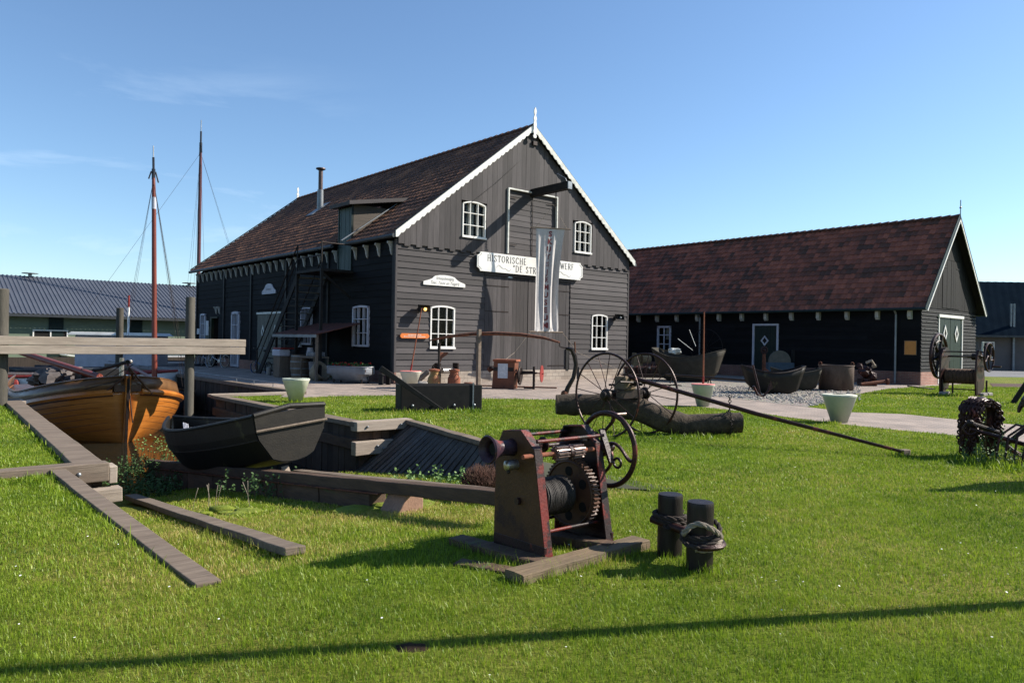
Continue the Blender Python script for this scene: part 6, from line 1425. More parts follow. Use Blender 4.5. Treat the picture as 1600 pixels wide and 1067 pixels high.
# old punt-like boat by the gravel
def small_boat(p,rz,L_,B_,H_,label,mat,name='old_boat',flat=True,roll=0,trans=.7,deck=None,rub=True,grp=None,shr=.22):
    t=thing(name,label,'boat',p,rz); t.rotation_euler=(roll,0,rz)
    rows=[];gw=[]
    for i in range(17):
        s=i/16; hb=B_/2*(trans+(1-trans)*math.sin(min(1,s*2)*math.pi/2)) if s<.5 else B_/2*(1-((s-.5)/.5)**2.3)**.75+.02
        zg=H_*(.92+shr*(2*s-1)**2); zk=H_*.0+H_*.45*max(0,(s-.7)/.3)**2+ H_*.15*max(0,(.2-s)/.2)
        row=[]
        for k in range(-9,10):
            tt=abs(k)/9
            if tt<.5: y=hb*.66*tt/.5; z=zk+.02*tt
            else: f=(tt-.5)/.5; y=hb*(.66+.34*f**.8); z=zk+.02+(zg-zk-.02)*f**1.25
            row.append((L_*(s-.5)*(.80+.24*z/H_),y*(1 if k>=0 else -1),z))
        rows.append(row); gw.append((row[0],row[-1]))
    MB().grid(rows).build('hull',mat,t,sol=.035,smooth=True)
    b=MB(); b.add(rows[0],[tuple(range(19))]); b.build('transom',mat,t,sol=.035)
    b=MB()
    for e_ in(0,1): b.tube([g_[e_] for g_ in gw],.028,6)
    b.tube([gw[0][0],gw[0][1]],.03,6); b.build('gunwale','black_iron' if rub else mat,t,smooth=True)
    if deck:
        b=MB()
        for i in range(12,16): b.add([rows[i][0],rows[i][-1],rows[i+1][-1],rows[i+1][0]],[(0,1,2,3)])
        b.build('foredeck',deck,t)
    b=MB(); b.bx(-.1,.1,-B_*.42,B_*.42,H_*.7,H_*.7+.04); b.build('thwart','weathered_wood',t)
    return t
q_=gp(1087,598)
small_boat(q_+Vector((.0,1.2,0)),math.radians(-42),2.9,1.8,1.05,'old grey brown wooden boat standing on the gravel before the low barn','boat_grey','old_boat',rub=False,trans=.3,shr=.34)
solo('bow_ornament',MB().ball((0,0,.1),.2,9,6,.35,(1.3,1,.6)),'white_weathered','pale driftwood lump lying on the old grey brown boat','driftwood',q_+Vector((-.5,1.6,1.12)),0)
# black iron boat and the grey skiff behind it
small_boat(gp(1214,616)+Vector((0,.45,0)),math.radians(172),1.75,1.1,.72,'black rounded iron boat on the gravel beside the path','skiff_tar','old_boat',trans=.42,shr=.3)
small_boat(gp(1258,612)+Vector((.0,.9,0)),math.radians(168),1.5,1.0,.66,'grey wooden skiff mostly hidden behind the black iron boat','boat_grey','old_boat',rub=False)
p=gp(1188,622); t=thing('old_anchor','small rusty stocked anchor leaning on the bow of the black iron boat','anchor',p,.2)
b=MB(); b.tube([(0,0,.1),(-.2,.1,.95)],.03,8); b.tube([(-.25,-.05,.35),(-.1,-.02,.1),(.1,.0,.06),(.25,0,.22),(.3,0,.4)],.035,8); b.prism([(0,0),(.16,.08),(.1,.3)],(.22,-.03,.2),(1,0,0),(0,0,1),(0,.05,0)); b.build('shank','brown_iron',t,smooth=True)
# long iron beam on trestle legs
a,c=gp(1040,600),gp(1187,612)
t=thing('iron_trestle','long dark iron bar on thin legs before the old grey brown boat','trestle',(0,0,0),0)
b=MB(); b.tube([a+Z*.36,c+Z*.34],.04,8); b.build('bar','black_iron',t)
for f in(.08,.5,.92): q_=a.lerp(c,f); b=MB(); b.tube([q_+Z*.35,q_+Vector((-.12,-.1,0))],.02,6); b.tube([q_+Z*.35,q_+Vector((.12,.1,0))],.02,6); b.build('leg','black_iron',t)
# large wheel against wall
q_=C1+V*9.9-U*.55; t=thing('cart_wheel','large thin dark wheel leaning on the wall behind the old grey brown boat','wheel',(q_.x,q_.y,0),FZ)
MB().ring((0,0,1.35),(1,0,.1),.95,.018,60,6).build('rim','black_iron',t,smooth=True); b=MB()
for k in range(12): a_=k*math.pi/6; b.cyl((0,0,1.35),(0,math.cos(a_)*.94,1.35+math.sin(a_)*.94),.012,5)
b.lathe([(.07,-.06),(.07,.06)],(0,0,1.35),(1,0,0),12); b.build('spokes','black_iron',t)
for k,(x0,y0_,x1,y1_) in enumerate(((1059,529,1082,547),(1077,515,1087,541))):
    a,c=EY+ray(x0,y0_)*31,EY+ray(x1,y1_)*31; solo('oar',MB().cyl(a,c,.014,6),'white_weathered',('white oar sloping over the old grey boat, lower of two','white oar standing steeply over the old grey boat')[k],'oar')
# pump stand & grindstone
p=gp(1197,596); t=thing('hand_pump','tall rusty pump stand with a round head before the barn door','pump',p+Vector((0,.3,0)),0)
b=MB(); b.cyl((0,0,0),(0,0,1.15),.09,10,.07); b.build('column','rust',t); b=MB(); b.ring((0,0,1.32),(0,1,0),.13,.035,18,8); b.ball((0,0,1.32),.08,8,6); b.build('head','brown_iron',t); b=MB(); b.cyl((0,-.05,.55),(.4,-.05,.3),.03,8); b.build('lever','rust_bright',t)
p=gp(1230,593); t=thing('grindstone','big round grindstone half sunk in a blue grey trough near the barn door','grindstone',p+Vector((0,1.0,0)),math.radians(4))
MB().lathe([(.52,-.06),(.52,.06)],(0,0,.78),(0,1,0),40).build('stone','millstone',t); b=MB(); b.bx(-.62,.62,-.22,.22,.15,.74); b.build('trough','trough_blue',t,bev=.02); b=MB(); b.bx(.58,.68,-.1,.1,0,1.35); b.bx(-.6,-.5,-.2,.2,0,.2); b.bx(.3,.5,-.2,.2,0,.2); b.build('post','tar_wood',t)
# iron tank
p=gp(1316,611); t=thing('iron_tank','round rusty iron tank with two lifting lugs on the gravel','tank',p+Vector((0,.5,0)),0)
MB().lathe([(.56,0),(.565,.84),(.585,.86),(.585,.88)],n=36,caps=False).build('shell','tank_rust',t,smooth=True,sol=.015); b=MB(); b.lathe([(.55,.3),(.55,.31)],n=30); b.build('tank_floor','dark_inside',t)
for s in(-1,1): b=MB(); b.ring((s*.56,0,.93),(0,1,0),.05,.016,12,6); b.build('lug','rust',t)
# little machine and bits near the barn corner
p=gp(1364,604); t=thing('old_engine','dark clump of an old engine beside the low barn wall','engine',p+Vector((0,.5,0)),0)
b=MB()
for k in range(16): b.ball((random.uniform(-.25,.25),random.uniform(-.2,.2),random.uniform(.1,.85)),random.uniform(.08,.17),8,5,.2)
b.bx(-.3,.3,-.2,.2,0,.3); b.build('body','brown_iron',t); b=MB(); b.tube([(-.1,-.1,.9),(.1,-.15,1.0),(.25,-.1,.8)],.05,6); b.cyl((.2,0,.75),(.35,0,.8),.06,8); b.build('pipe','rope_old',t)
solo('iron_shaft',MB().tube([(-.5,0,.08),(.5,.1,.2)],[.06,.07],8).cyl((.55,.1,.2),(.62,.1,.2),.12,10),'rust','rusty shaft with a collar lying at the foot of the low barn','shaft',gp(1365,604),0)
solo('iron_sheet',MB().beam(gp(1420,603,.03),gp(1458,608,.03),.12,.05),'weathered_wood','weathered board lying at the corner of the low barn','board')
# ---------------------------------------------------------------- big winch on the right lawn
O2=gp(1526,620); t=thing('boat_winch','old black boat winch with rope drum and two big wheels on the right lawn','winch',O2,FZ)
def l2(px,py,pl,val):
    if pl=='v': a_,z_=onv(px,py,val,O2); return (a_,val,z_)
    a_,z_=onu(px,py,val,O2); return (val,a_,z_)
pl=[(-.06,0),(.12,0),(.62,.25),(.66,.6),(.52,1.25),(.30,1.48),(.10,1.48),(-.04,1.3),(-.12,.8),(-.10,.35)]
for y,nm in((-.02,'near'),(1.02,'far')):
    MB().prism(pl,(0,y,0),(1,0,0),(0,0,1),(0,.06,0)).build('side_frame','brown_iron',t,bev=.01)
for x in(.0,.9):
    for y in(0,1.0): MB().cyl((x,y,0),(x,y,.5),.03,8).build('leg','black_iron',t)
for x,y in((.05,.95),(.95,.0),(.4,-.02)): b=MB(); b.bx(x-.2,x+.2,y-.12,y+.12,0,.11); b.build('stone_foot','stone',t,bev=.03)
b=MB(); b.lathe([(.20,0),(.20,.96)],(.35,.05,.62),(0,1,0),24); b.build('drum','black_iron',t,smooth=True)
b=MB(); pts=[(.35+.225*math.cos(i*.524),.08+.92*i/264+.008*math.sin(i*.7),.62+.225*math.sin(i*.524)) for i in range(265)]; b.tube(pts,.026,6); b.build('wound_rope',pm('rope_brown',(.10,.055,.035),(.05,.03,.022),sc=12,rough=.9,bump=.6,bsc=100),t,smooth=True)
zc=1.22; c_=l2(1467,556,'v',1.30)
o=MB().ring((c_[0],1.30,c_[2]),(0,1,0),.72,.05,56,8).build('main_wheel','brown_iron',t,smooth=True)
b=MB(); b.ring((c_[0],1.30,c_[2]),(0,1,0),.50,.03,40,6)
for k in range(6): a_=k*math.pi/3+.2; b.beam((c_[0],1.30,c_[2]),(c_[0]+math.cos(a_)*.70,1.30,c_[2]+math.sin(a_)*.70),.05,.09,up=(0,1,0))
b.lathe([(.3,-.25),(.3,-.1),(.16,.0),(.16,.08)],(c_[0],1.30,c_[2]),(0,1,0),20); b.build('spokes','black_iron',o,smooth=True)
c2_=l2(1545.5,558,'v',-.16)
o=MB().ring((c2_[0],-.16,c2_[2]),(0,1,0),.45,.032,44,8).build('hand_wheel','brown_iron',t,smooth=True)
b=MB()
for k in range(5):
    a0=k*2*math.pi/5; b.tube([(c2_[0]+math.cos(a0+1.0*math.sin(j/8*2))*(.03+.41*j/8),-.16,c2_[2]+math.sin(a0+1.0*math.sin(j/8*2))*(.03+.41*j/8)) for j in range(9)],.022,6)
b.lathe([(.07,-.05),(.07,.05)],(c2_[0],-.16,c2_[2]),(0,1,0),14); b.cyl((c2_[0]+.28,-.16,c2_[2]-.3),(c2_[0]+.28,-.42,c2_[2]-.3),.03,8); b.build('spokes','brown_iron',o,smooth=True)
b=MB(); b.cyl((c2_[0],-.2,c2_[2]),(c2_[0],1.3,c_[2]),.03,8); b.cyl((.3,-.1,1.42),(.3,1.2,1.42),.022,8); b.cyl((.35,.0,.2),(.35,1.05,.2),.02,8); b.cyl((.1,-.05,1.3),(c2_[0],-.05,c2_[2]),.03,6); b.lathe([(.11,.0),(.11,.22)],((c2_[0]),.1,c2_[2]),(0,1,0),16); b.build('shafts','black_iron',t,smooth=True)
MB().cyl((.3,-.05,1.45),(.26,-.08,1.75),.025,6).build('lever','white_weathered',t)
# leaning timber strut
a,c=gp(1582,630),EY+ray(1640,545)*20.6
solo('timber_strut',MB().beam(a+Z*-.02,c,.19,.13),'tar_wood','thick slanting dark timber strut at the right edge of the lawn','strut',bev=.01)
# chain heap on a stump and rusty anchors
def links(path,r=.035,th=.011,b=None):
    b=b or MB()
    for i in range(len(path)-1):
        a,c=Vector(path[i]),Vector(path[i+1]); m=(a+c)/2; d=(c-a).normalized(); n_=d.orthogonal().normalized(); 
        if i%2: n_=d.cross(n_)
        y=d.cross(n_); L_=(c-a).length*.68
        pts=[m+d*(L_*math.cos(q))+y*(r*.75*math.sin(q)) for q in [k*math.pi/5 for k in range(10)]]
        b.tube(pts,th,5,closed=True)
    return b
pc=gp(1532,714); b=MB()
t=thing('chain_pile','heavy rusty anchor chain hung in loops over a stout iron arch','chain',pc,math.radians(20))
bs=MB(); arc=[(.17*math.cos(a_),0,.62+.17*math.sin(a_)) for a_ in [k*math.pi/10 for k in range(11)]]; bs.tube([(.17,0,0)]+arc+[(-.17,0,0)],.06,8); bs.build('arch','brown_iron',t)
for k in range(26):
    off=random.uniform(-.13,.13); R_=random.uniform(.17,.27); bot=random.uniform(.0,.32); pth=[]
    n=28
    for i in range(n+1):
        f=i/n
        if f<.33: q_=(R_*-1,off+random.uniform(-.02,.02),bot+(.6-bot)*f/.33)
        elif f<.67: a_=math.pi*(1-(f-.33)/.34); q_=(R_*math.cos(a_),off,.6+R_*.8*math.sin(a_))
        else: q_=(R_,off+random.uniform(-.02,.02),.6-(.6-bot)*(f-.67)/.33)
        pth.append(q_)
    links(pth,.036,.012,b)
for k in range(8):
    pth=[(random.uniform(-.4,.4)+.02*i,random.uniform(-.25,.25),.05+.03*math.sin(i)) for i in range(2)]; 
b.build('chain','brown_iron',t,smooth=True)
# weeds between
def weeds(name,cen,rad,n,hmin,hmax,label,mat='leaf_green',cat='weeds',kind='stuff',leaf=.03,zf=None):
    b=MB()
    for i in range(n):
        a_=random.uniform(0,6.28); r_=rad[0]*math.sqrt(random.random()); x=cen[0]+math.cos(a_)*r_; y=cen[1]+math.sin(a_)*r_*rad[1]/rad[0]; z0=cen[2] if len(cen)>2 else 0
        h=random.uniform(hmin,hmax); lx,ly=random.gauss(0,.25)*h,random.gauss(0,.25)*h
        b.add([(x-.004,y,z0),(x+.004,y,z0),(x+lx,y+ly,z0+h)],[(0,1,2)])
        for k in range(int(3+h*22)):
            f=random.uniform(.3,1); q_=Vector((x+lx*f,y+ly*f,z0+h*f)); d=Vector((random.uniform(-1,1),random.uniform(-1,1),random.uniform(-.1,.6))).normalized()*leaf*random.uniform(.5,1.2); s_=d.orthogonal().normalized()*leaf*.3
            b.add([q_,q_+d*.5+s_,q_+d,q_+d*.5-s_],[(0,1,2,3)])
    o=b.build(name,mat,kind=kind,fix=False); tag(o,label,cat); return o
weeds('weeds',(pc.x,pc.y-.05),(.34,.3),34,.15,.62,'light green weeds growing up through the chain heap','leaf_light')
pa=gp(1588,722)
weeds('weeds',(pa.x-.25,pa.y-.2),(.6,.35),90,.05,.28,'low dark green weeds around the rusty anchors','leaf_green')
t=thing('anchor_heap','rusty heap of anchors and curved iron bars at the right edge beside the chain','anchors',pa,math.radians(-25))
def an(par,base,top,fl,r=.035):
    b=MB(); B_=Vector(base);T=Vector(top); b.tube([B_,T],[r,r*.8],8); d=(B_-T).normalized(); s_=d.cross(Vector((0,1,0))).normalized()
    pts=[B_+s_*(fl*math.sin(q))+d*(-fl*.35*(1-math.cos(q))) for q in [(-1.2+2.4*k/8) for k in range(9)]]
    b.tube(pts,[r*.5,r*.8,r,r*1.1,r*1.2,r*1.1,r,r*.8,r*.5],8); b.ring(T,(0,1,0),r*2.2,r*.5,14,6); b.build('anchor','brown_iron',par,smooth=True)
an(t,(.55,.1,.12),(-.55,-.1,.42),.4); an(t,(.2,.3,.9),(1.1,-.1,.1),.3); an(t,(-.1,.2,.2),(.6,.1,.95),.32,.03); an(t,(1.3,0,.15),(.2,.2,.75),.4)
b=MB()
for k in range(12): x=-.25+k*.1; b.tube([(x,-.1,0),(x+.05,-.05,.35),(x+.25,.05,.5),(x+.6,.1,.42+.02*k),(x+.9,.2,.15)],.016,6)
b.build('bars','brown_iron',t,smooth=True)
b=MB(); b.cyl((-.55,-.1,.50),(-.2,.05,.38),.03,8); b.ball((-.55,-.1,.50),.05,8,6); b.build('knob_bar','black_iron',t)
MB().ball((.25,.15,.80),.17,10,7,.15).build('shackle_lump','black_iron',t); MB().bx(.5,.62,.1,.2,.3,.9).build('red_plate','red_paint',t)
# tall flagstaff standing on the lawn to the right (its shadow crosses the foreground)
fp=gp(1730,937); 
t=thing('flagstaff','tall slim white flagstaff standing on the lawn to the right','flagstaff',(fp.x+.4,fp.y+.083,0),0)
MB().tube([(0,0,0),(0,0,7.6)],[.07,.045],12).build('staff','white_paint',t,smooth=True); MB().ball((0,0,7.63),.06,10,6).build('finial','white_paint',t); MB().lathe([(.09,0),(.09,.12),(.05,.16)],n=12).build('base','zinc',t)
solo('shadow_caster',MB().lathe([(.0,0),(.22,.02),(.36,.3),(.38,.55),(.30,.85),(.10,1.25),(.06,1.5),(.0,1.52)],n=24,caps=False),'rust','conical rusty shadow caster added out of view right of the rusty anchors','shadow caster',(6.5,8.28,0),0,smooth=True)  # unseen made-up shape, added to cast the shadow reaching in from the right
# ---------------------------------------------------------------- things along the dark side wall
def at(u,v,z=0): return W(u,v,z)
t=thing('wash_shelter','low tiled lean to roof beside the stairs','shelter',at(-1.35,3.2),FZ)
b=MB(); rows=[]
for i in range(12):
    rows.append([(0-.45+1.7*i/11,y*.16,1.62+.42*i/11+(.03 if y%2 else 0)) for y in range(-6,17)])
b.grid(rows); b.build('roof',pm('shelter_tiles',(.13,.05,.04),(.07,.03,.025),sc=6,rough=.8,bump=.2),t,sol=.03)
b=MB(); b.bx(-.50,-.44,-.98,2.6,1.52,1.62); b.build('eaves_board','zinc',t)
for y in(-.9,2.5): b=MB(); b.bx(-.4,-.32,y,y+.08,0,1.62); b.build('post','weathered_wood' if y<0 else 'tar_wood',t)
t=thing('rain_barrel','grey staved wooden barrel under the low tiled shelter','barrel',at(-1.25,4.6),FZ)
MB().lathe([(.30,0),(.36,.3),(.37,.45),(.36,.6),(.32,.88)],n=22).build('staves','barrel_wood',t,smooth=True)
b=MB()
for z_,r_ in((.12,.335),(.35,.372),(.6,.368),(.8,.338)): b.lathe([(r_,z_),(r_,z_+.04)],n=22,caps=False)
b.build('hoops','zinc',t)
t=thing('wash_tub','square wooden tub with a white cloth and red lid beside the barrel','tub',at(-1.5,5.5),FZ)
MB().bx(-.3,.3,-.3,.3,0,.8).build('tub','barrel_wood',t,bev=.03); MB().bx(-.34,.1,-.34,.34,.8,1.05).build('cloth','lilac_white',t,bev=.04); MB().bx(-.3,.34,-.4,.34,1.06,1.12).build('lid','red_paint',t,bev=.02)
t=thing('sink_stand','stand with a white sink and buckets under the low tiled shelter','sink',at(-1.2,3.6),FZ)
b=MB(); b.bx(-.3,.3,-.6,.5,.78,.84); 
for x in(-.28,.24):
    for y in(-.58,.44): b.bx(x,x+.05,y,y+.05,0,.78)
b.build('table','weathered_wood',t)
MB().bx(-.28,.2,-.5,0,.84,1.0).build('basin','enamel',t,bev=.03); MB().lathe([(.15,.85),(.10,1.15)],(0,.3,0),n=16).build('bucket','lilac_white',t,smooth=True); MB().lathe([(.16,.0),(.18,.3)],(-.1,-.2,.35),n=16).build('bucket','enamel',t,smooth=True)
b=MB(); b.cyl((.1,-.3,1.0),(.1,-.3,1.4),.02,8); b.tube([(.1,-.3,1.38),(-.05,-.3,1.4),(-.1,-.3,1.3)],.018,6); b.build('tap','bright_steel',t)
t=thing('hand_lamp','small white hanging lamp under the low tiled shelter','lamp',at(-1.45,4.2,1.15),FZ); MB().lathe([(.09,0),(.03,.12),(.02,.16)],n=14).build('shade','enamel',t,smooth=True); MB().cyl((0,0,.16),(0,0,.5),.006,4).build('cord','black_paint',t)
# bathtub with red flowers
TB=gp(555,598); e_=gp(588,601); t=thing('bathtub','old grey zinc bathtub planted with red flowers beside the dark wall','bathtub',W(-.68,.30),FZ+math.pi/2+math.radians(27))
b=MB(); rows=[]
for i in range(15):
    s=i/14; hb=.36*(1-(2*s-1)**6)**.5+.01 if i not in(0,14) else .05
    x=1.75*s; slope=(x+.22*(1-s)**2)
    row=[]
    for k in range(-8,9):
        tt=abs(k)/8; row.append((1.75*(s+ (0 if tt>.6 else (.12*(1-2*s)))),hb*min(1,tt/.62)**.8*(1 if k>=0 else -1),.10+.46*max(0,(tt-.35)/.65)**.8))
    rows.append(row)
b.grid(rows); b.build('tub','enamel',t,smooth=True,sol=.015)
b=MB(); b.tube([(r[0][0],r[0][1],r[0][2]) for r in rows]+[(r[-1][0],r[-1][1],r[-1][2]) for r in rows[::-1]],.022,8,closed=True); b.build('rim','enamel',t,smooth=True)
for x in(.3,1.4):
    for y in(-.2,.2): b=MB(); b.cyl((x,y,0),(x,y,.14),.03,8); b.build('foot','black_iron',t)
b=MB(); b.bx(.1,1.65,-.28,.28,.4,.48); b.build('soil','heather',t)
w_=MB()
for i in range(420):
    x,y,z=random.uniform(.12,1.62),random.uniform(-.32,.32),random.uniform(.46,.66); d=Vector((random.uniform(-1,1),random.uniform(-1,1),random.uniform(-.2,1))).normalized()*.06; s_=d.orthogonal().normalized()*.025; q_=Vector((x,y,z)); w_.add([q_,q_+d*.5+s_,q_+d,q_+d*.5-s_],[(0,1,2,3)])
w_.build('foliage','leaf_green',t,fix=False)
w_=MB()
for i in range(60): w_.ball((random.uniform(.15,1.6),random.uniform(-.33,.3),random.uniform(.52,.70)),random.uniform(.018,.035),6,4,.3)
w_.build('blossoms','flower_red',t)
# wicker basket on its side
t=thing('wicker_basket','large round wicker basket tipped on its side left of the bathtub','basket',W(-1.45,2.75,.28),FZ); t.rotation_euler=(math.radians(0),math.radians(-58),FZ+math.pi/2+.4)
MB().lathe([(.20,-.22),(.27,-.1),(.32,.1),(.34,.2)],n=26,caps=False).build('weave','wicker',t,smooth=True,sol=.02); MB().ring((0,0,.2),(0,0,1),.345,.022,30,6).build('rim','wicker',t,smooth=True); MB().lathe([(.2,-.22),(.2,-.21)],n=20).build('bottom','wicker',t)
weeds('weeds',(W(-.5,3.2).x,W(-.5,3.2).y,0),(.5,.3),40,.2,.8,'dark leafy plants between the basket and the wall')
# bicycles
def bicycle(loc,rz,label,mat,R=.33,fold=False,lean=0,grp=None):
    t=thing('bicycle',label,'bicycle',loc,rz,grp); t.rotation_euler=(lean,0,rz)
    wb=1.05; R=.25 if fold else R
    for x in(0,wb):
        o=MB().ring((x,0,R),(0,1,0),R-.02,.02,30,6).build('wheel','rubber',t,smooth=True)
        b=MB(); b.ring((x,0,R),(0,1,0),R-.045,.009,30,5)
        for k in range(14): a_=k*2*math.pi/14; b.tube([(x,0,R),(x+math.cos(a_)*(R-.04),0,R+math.sin(a_)*(R-.04))],.0025,3,caps=False)
        b.build('rim','bright_steel',o)
        b=MB(); b.ring((x,0,R),(0,1,0),R+.03,.016,16,5,a0=.3,a1=2.6); b.build('mudguard',mat,t)
    b=MB(); sx_=.36; bb_=(.42,0,R-.02 if not fold else R+.03); st_=(.30,0,.78 if not fold else .55); hd=(.86,0,.80 if not fold else .6); hb_=(.93,0,.5)
    b.tube([bb_,st_],.017,6); b.tube([bb_,hb_],.02,6)
    if not fold: b.tube([st_,(hd[0],0,hd[2]-.05)],.017,6)
    b.tube([(0,0,R),bb_],.011,5); b.tube([(0,0,R),st_],.009,5); b.tube([hd,hb_,(wb,0,R)],.015,6); b.build('frame',mat,t,smooth=True)
    b=MB(); top_=(.83,0,1.02); b.tube([hd,top_],.012,6); b.tube([(.68,-.27,1.04),(.78,-.2,1.05),top_,(.78,.2,1.05),(.68,.27,1.04)],.012,6); b.build('handlebar','bright_steel',t)
    b=MB(); b.tube([st_,(.27,0,.92)],.012,6); b.ball((.24,0,.95),.1,10,6,0,(1.4,.8,.4)); b.build('saddle','rubber',t)
    b=MB(); b.lathe([(.08,-.005),(.08,.005)],(bb_[0],.03,bb_[2]),(0,1,0),16); b.tube([(bb_[0],.05,bb_[2]),(bb_[0]+.12,.05,bb_[2]-.1)],.009,5); b.build('crank','bright_steel',t)
    return t
bicycle(W(-1.05,8.0),FZ+math.radians(100),'blue folding bicycle with small wheels standing before the olive double doors','bike_blue',fold=True)
bicycle(W(-.55,14.4),FZ+math.radians(110),'pale bicycle nearest the white door window, right of three','bike_pale',lean=.08,grp='bicycles along the dark side wall')
bicycle(W(-.75,15.6),FZ+math.radians(100),'light blue bicycle in the middle of the three by the side wall','bike_pale',lean=.08,grp='bicycles along the dark side wall')
bicycle(W(-.55,17.0),FZ+math.radians(95),'grey bicycle farthest along the side wall, left of three','zinc',lean=.1,grp='bicycles along the dark side wall')
t=thing('bicycle_rack','dark steel bicycle rack at the far end of the paved quay','rack',W(-3.6,22.5),FZ)
b=MB()
for k in range(9): x=k*.45; b.ring((0,x,.45),(1,0,0),.32,.018,18,5)
b.tube([(0,-.4,.12),(0,4,.12)],.02,6); b.build('hoops','black_iron',t)
solo('granite_post',MB().lathe([(.10,0),(.09,.28),(.05,.33)],n=12),'stone','small pale stone stub on the paving beside the folding bicycle','stone',W(-1.5,6.9),0)
solo('wooden_stool',MB().bx(-.18,.18,-.15,.15,.32,.37).bx(-.16,-.11,-.12,.12,0,.32).bx(.11,.16,-.12,.12,0,.32),'tar_wood','small dark wooden stool right of the bathtub by the barn corner','stool',W(-.55,-.25),FZ,bev=.005)
# heather clump
b=MB(); hc=gp(757,768,-.22)
for i in range(900):
    a_=random.uniform(0,6.28); r_=.20*math.sqrt(random.random()); x,y=math.cos(a_)*r_,math.sin(a_)*r_; h=.26*math.sqrt(max(.05,1-(r_/.22)**2))*random.uniform(.6,1.1)
    q_=Vector((x*1.3,y,h)); d=Vector((x+random.gauss(0,.15),y+random.gauss(0,.15),.35)).normalized()*.07; s_=d.orthogonal().normalized()*.006; b.add([q_-s_,q_+s_,q_+d],[(0,1,2)])
    b.add([Vector((x*.6,y*.6,0))-s_,Vector((x*.6,y*.6,0))+s_,q_+d*.5],[(0,1,2)])
solo('heather_shrub',b,'heather','dry reddish brown heather clump at the end of the sloping planks','shrub',hc,0,fix=False)
# ================================================================ GRASS
def inside(poly,x,y):
    r=np.zeros(x.shape,bool); n=len(poly); j=n-1
    for i in range(n):
        xi,yi=poly[i];xj,yj=poly[j]
        c=((yi>y)!=(yj>y))&(x<(xj-xi)*(y-yi)/((yj-yi) if abs(yj-yi)>1e-9 else 1e-9)+xi); r^=c; j=i
    return r
def scatter(y0,y1,dens,h0,h1,w0,w1):
    A=.80*(y1*y1-y0*y0)+2.2*(y1-y0); n=int(A*dens)
    y=np.sqrt(rng.random(n)*(y1*y1-y0*y0)+y0*y0); x=(rng.random(n)*2-1)*(.78*y+.8)+.3
    return x,y,rng.uniform(h0,h1,n),rng.uniform(w0,w1,n)
parts=[scatter(2.6,4.5,9500,.015,.042,.0020,.0038),scatter(4.5,7.5,5200,.018,.042,.003,.0052),scatter(7.5,12,2500,.02,.042,.005,.008),scatter(12,19,1000,.024,.045,.008,.013),scatter(19,30,330,.03,.06,.012,.02)]
# longer untrimmed grass along timbers, posts and stones
SEG=[((795,922),(1005,862),.06,520),((700,850),(850,897),.07,260),((1050,872),(1052,872),.12,170),((1098,897),(1100,897),.12,200),((40,745),(318,912),.05,420),((120,742),(335,905),.05,420),
((215,778),(475,872),.06,380),((290,792),(485,858),.06,300),((390,795),(615,812),.08,420),((625,645),(753,644),.10,300),((868,660),(1000,690),.15,160),((1040,686),(1160,684),.12,300),((1500,716),(1600,740),.22,700),
((1285,662),(1335,662),.08,120),((450,629),(475,629),.08,60),((1465,616),(1545,626),.2,260),((0,758),(120,748),.06,240),((20,640),(95,722),.08,260),((575,662),(640,655),.10,160),((640,655),(775,706),.10,360),((775,893),(960,868),.10,260),((1395,712),(1425,714),.08,80),((515,650),(570,664),.1,120),((570,640),(640,640),.3,120)]
for (a,b_,sp,k_) in SEG:
    A_=gp(*a);B_=gp(*b_); t_=rng.random(k_); d_=A_.y
    parts.append((A_.x+(B_.x-A_.x)*t_+rng.normal(0,sp,k_),A_.y+(B_.y-A_.y)*t_+rng.normal(0,sp,k_),rng.uniform(.04,.10,k_)*(1 if d_<9 else 1.2),np.full(k_,.0035 if d_<7 else .0012*d_**.95)))
X=np.concatenate([p[0] for p in parts]);Y=np.concatenate([p[1] for p in parts]);H=np.concatenate([p[2] for p in parts]);Wd=np.concatenate([p[3] for p in parts])
uu=(X-C0.x)*U.x+(Y-C0.y)*U.y; vv=(X-C0.x)*V.x+(Y-C0.y)*V.y
pave_p=[(a,b) for a,b in pave]
bad=inside(pave_p,uu,vv)|inside(gr,uu,vv)
slip=(uu>-11.75)&(uu<-6.0)&(vv>-16.9)&(vv<-9.9)&~((uu<-11.36+.0449*(vv+12.1))&(vv>-12.15))
# wedge behind the sloping bank cap stays lawn
cap_u=-5.95-.95*((-9.98-vv)/4.35)
is_bank=slip&(uu>cap_u-1.1*(1-np.clip((-9.98-vv)/4.35,0,1))-.05)&(uu<cap_u+.12)&(vv>-14.35)
lawn_r=slip&(uu>cap_u+.1)
capu=-11.36+.0449*(vv+12.1)
water_=((uu>-60)&(uu<-6.85)&(vv>-10.0)&(vv<31)&~((uu<capu)&(vv<-2.2)))|((uu>-6.9)&(uu<-4.65)&(vv>-3.05))
leftcap=((uu>capu-.31)&(uu<capu+.1)&(vv>-12.1)&(vv<-2.2))|((uu>capu)&(uu<-10.7)&(vv>-12.1)&(vv<-9.9))|((uu>-17)&(uu<-10.8)&(vv>-12.35)&(vv<-12.08))|((uu>-11.9)&(uu<-11.68)&(vv>-16.95)&(vv<-12.2))|((uu<-10.8)&(vv>-2.9)&(vv<0))
cap2=((uu>-7.08)&(uu<-6.75)&(vv>-10.1)&(vv<-2.8))|((uu>-7.1)&(uu<-5.8)&(vv>-10.2)&(vv<-9.85))|((uu>-6.95)&(uu<-4.5)&(vv>-3.1)&(vv<-2.5))
slipz=np.where(slip&~lawn_r,np.minimum(0,-.115*(vv+16.9)-.6*np.maximum(0,vv+10.0)),0.0)
rail=(uu>-9.52)&(uu<-9.28)&(vv>-15.2)&(vv<-6)
barn=(uu>-.1)&(vv>-.2)
edge=slip&~lawn_r&((uu<-11.75))
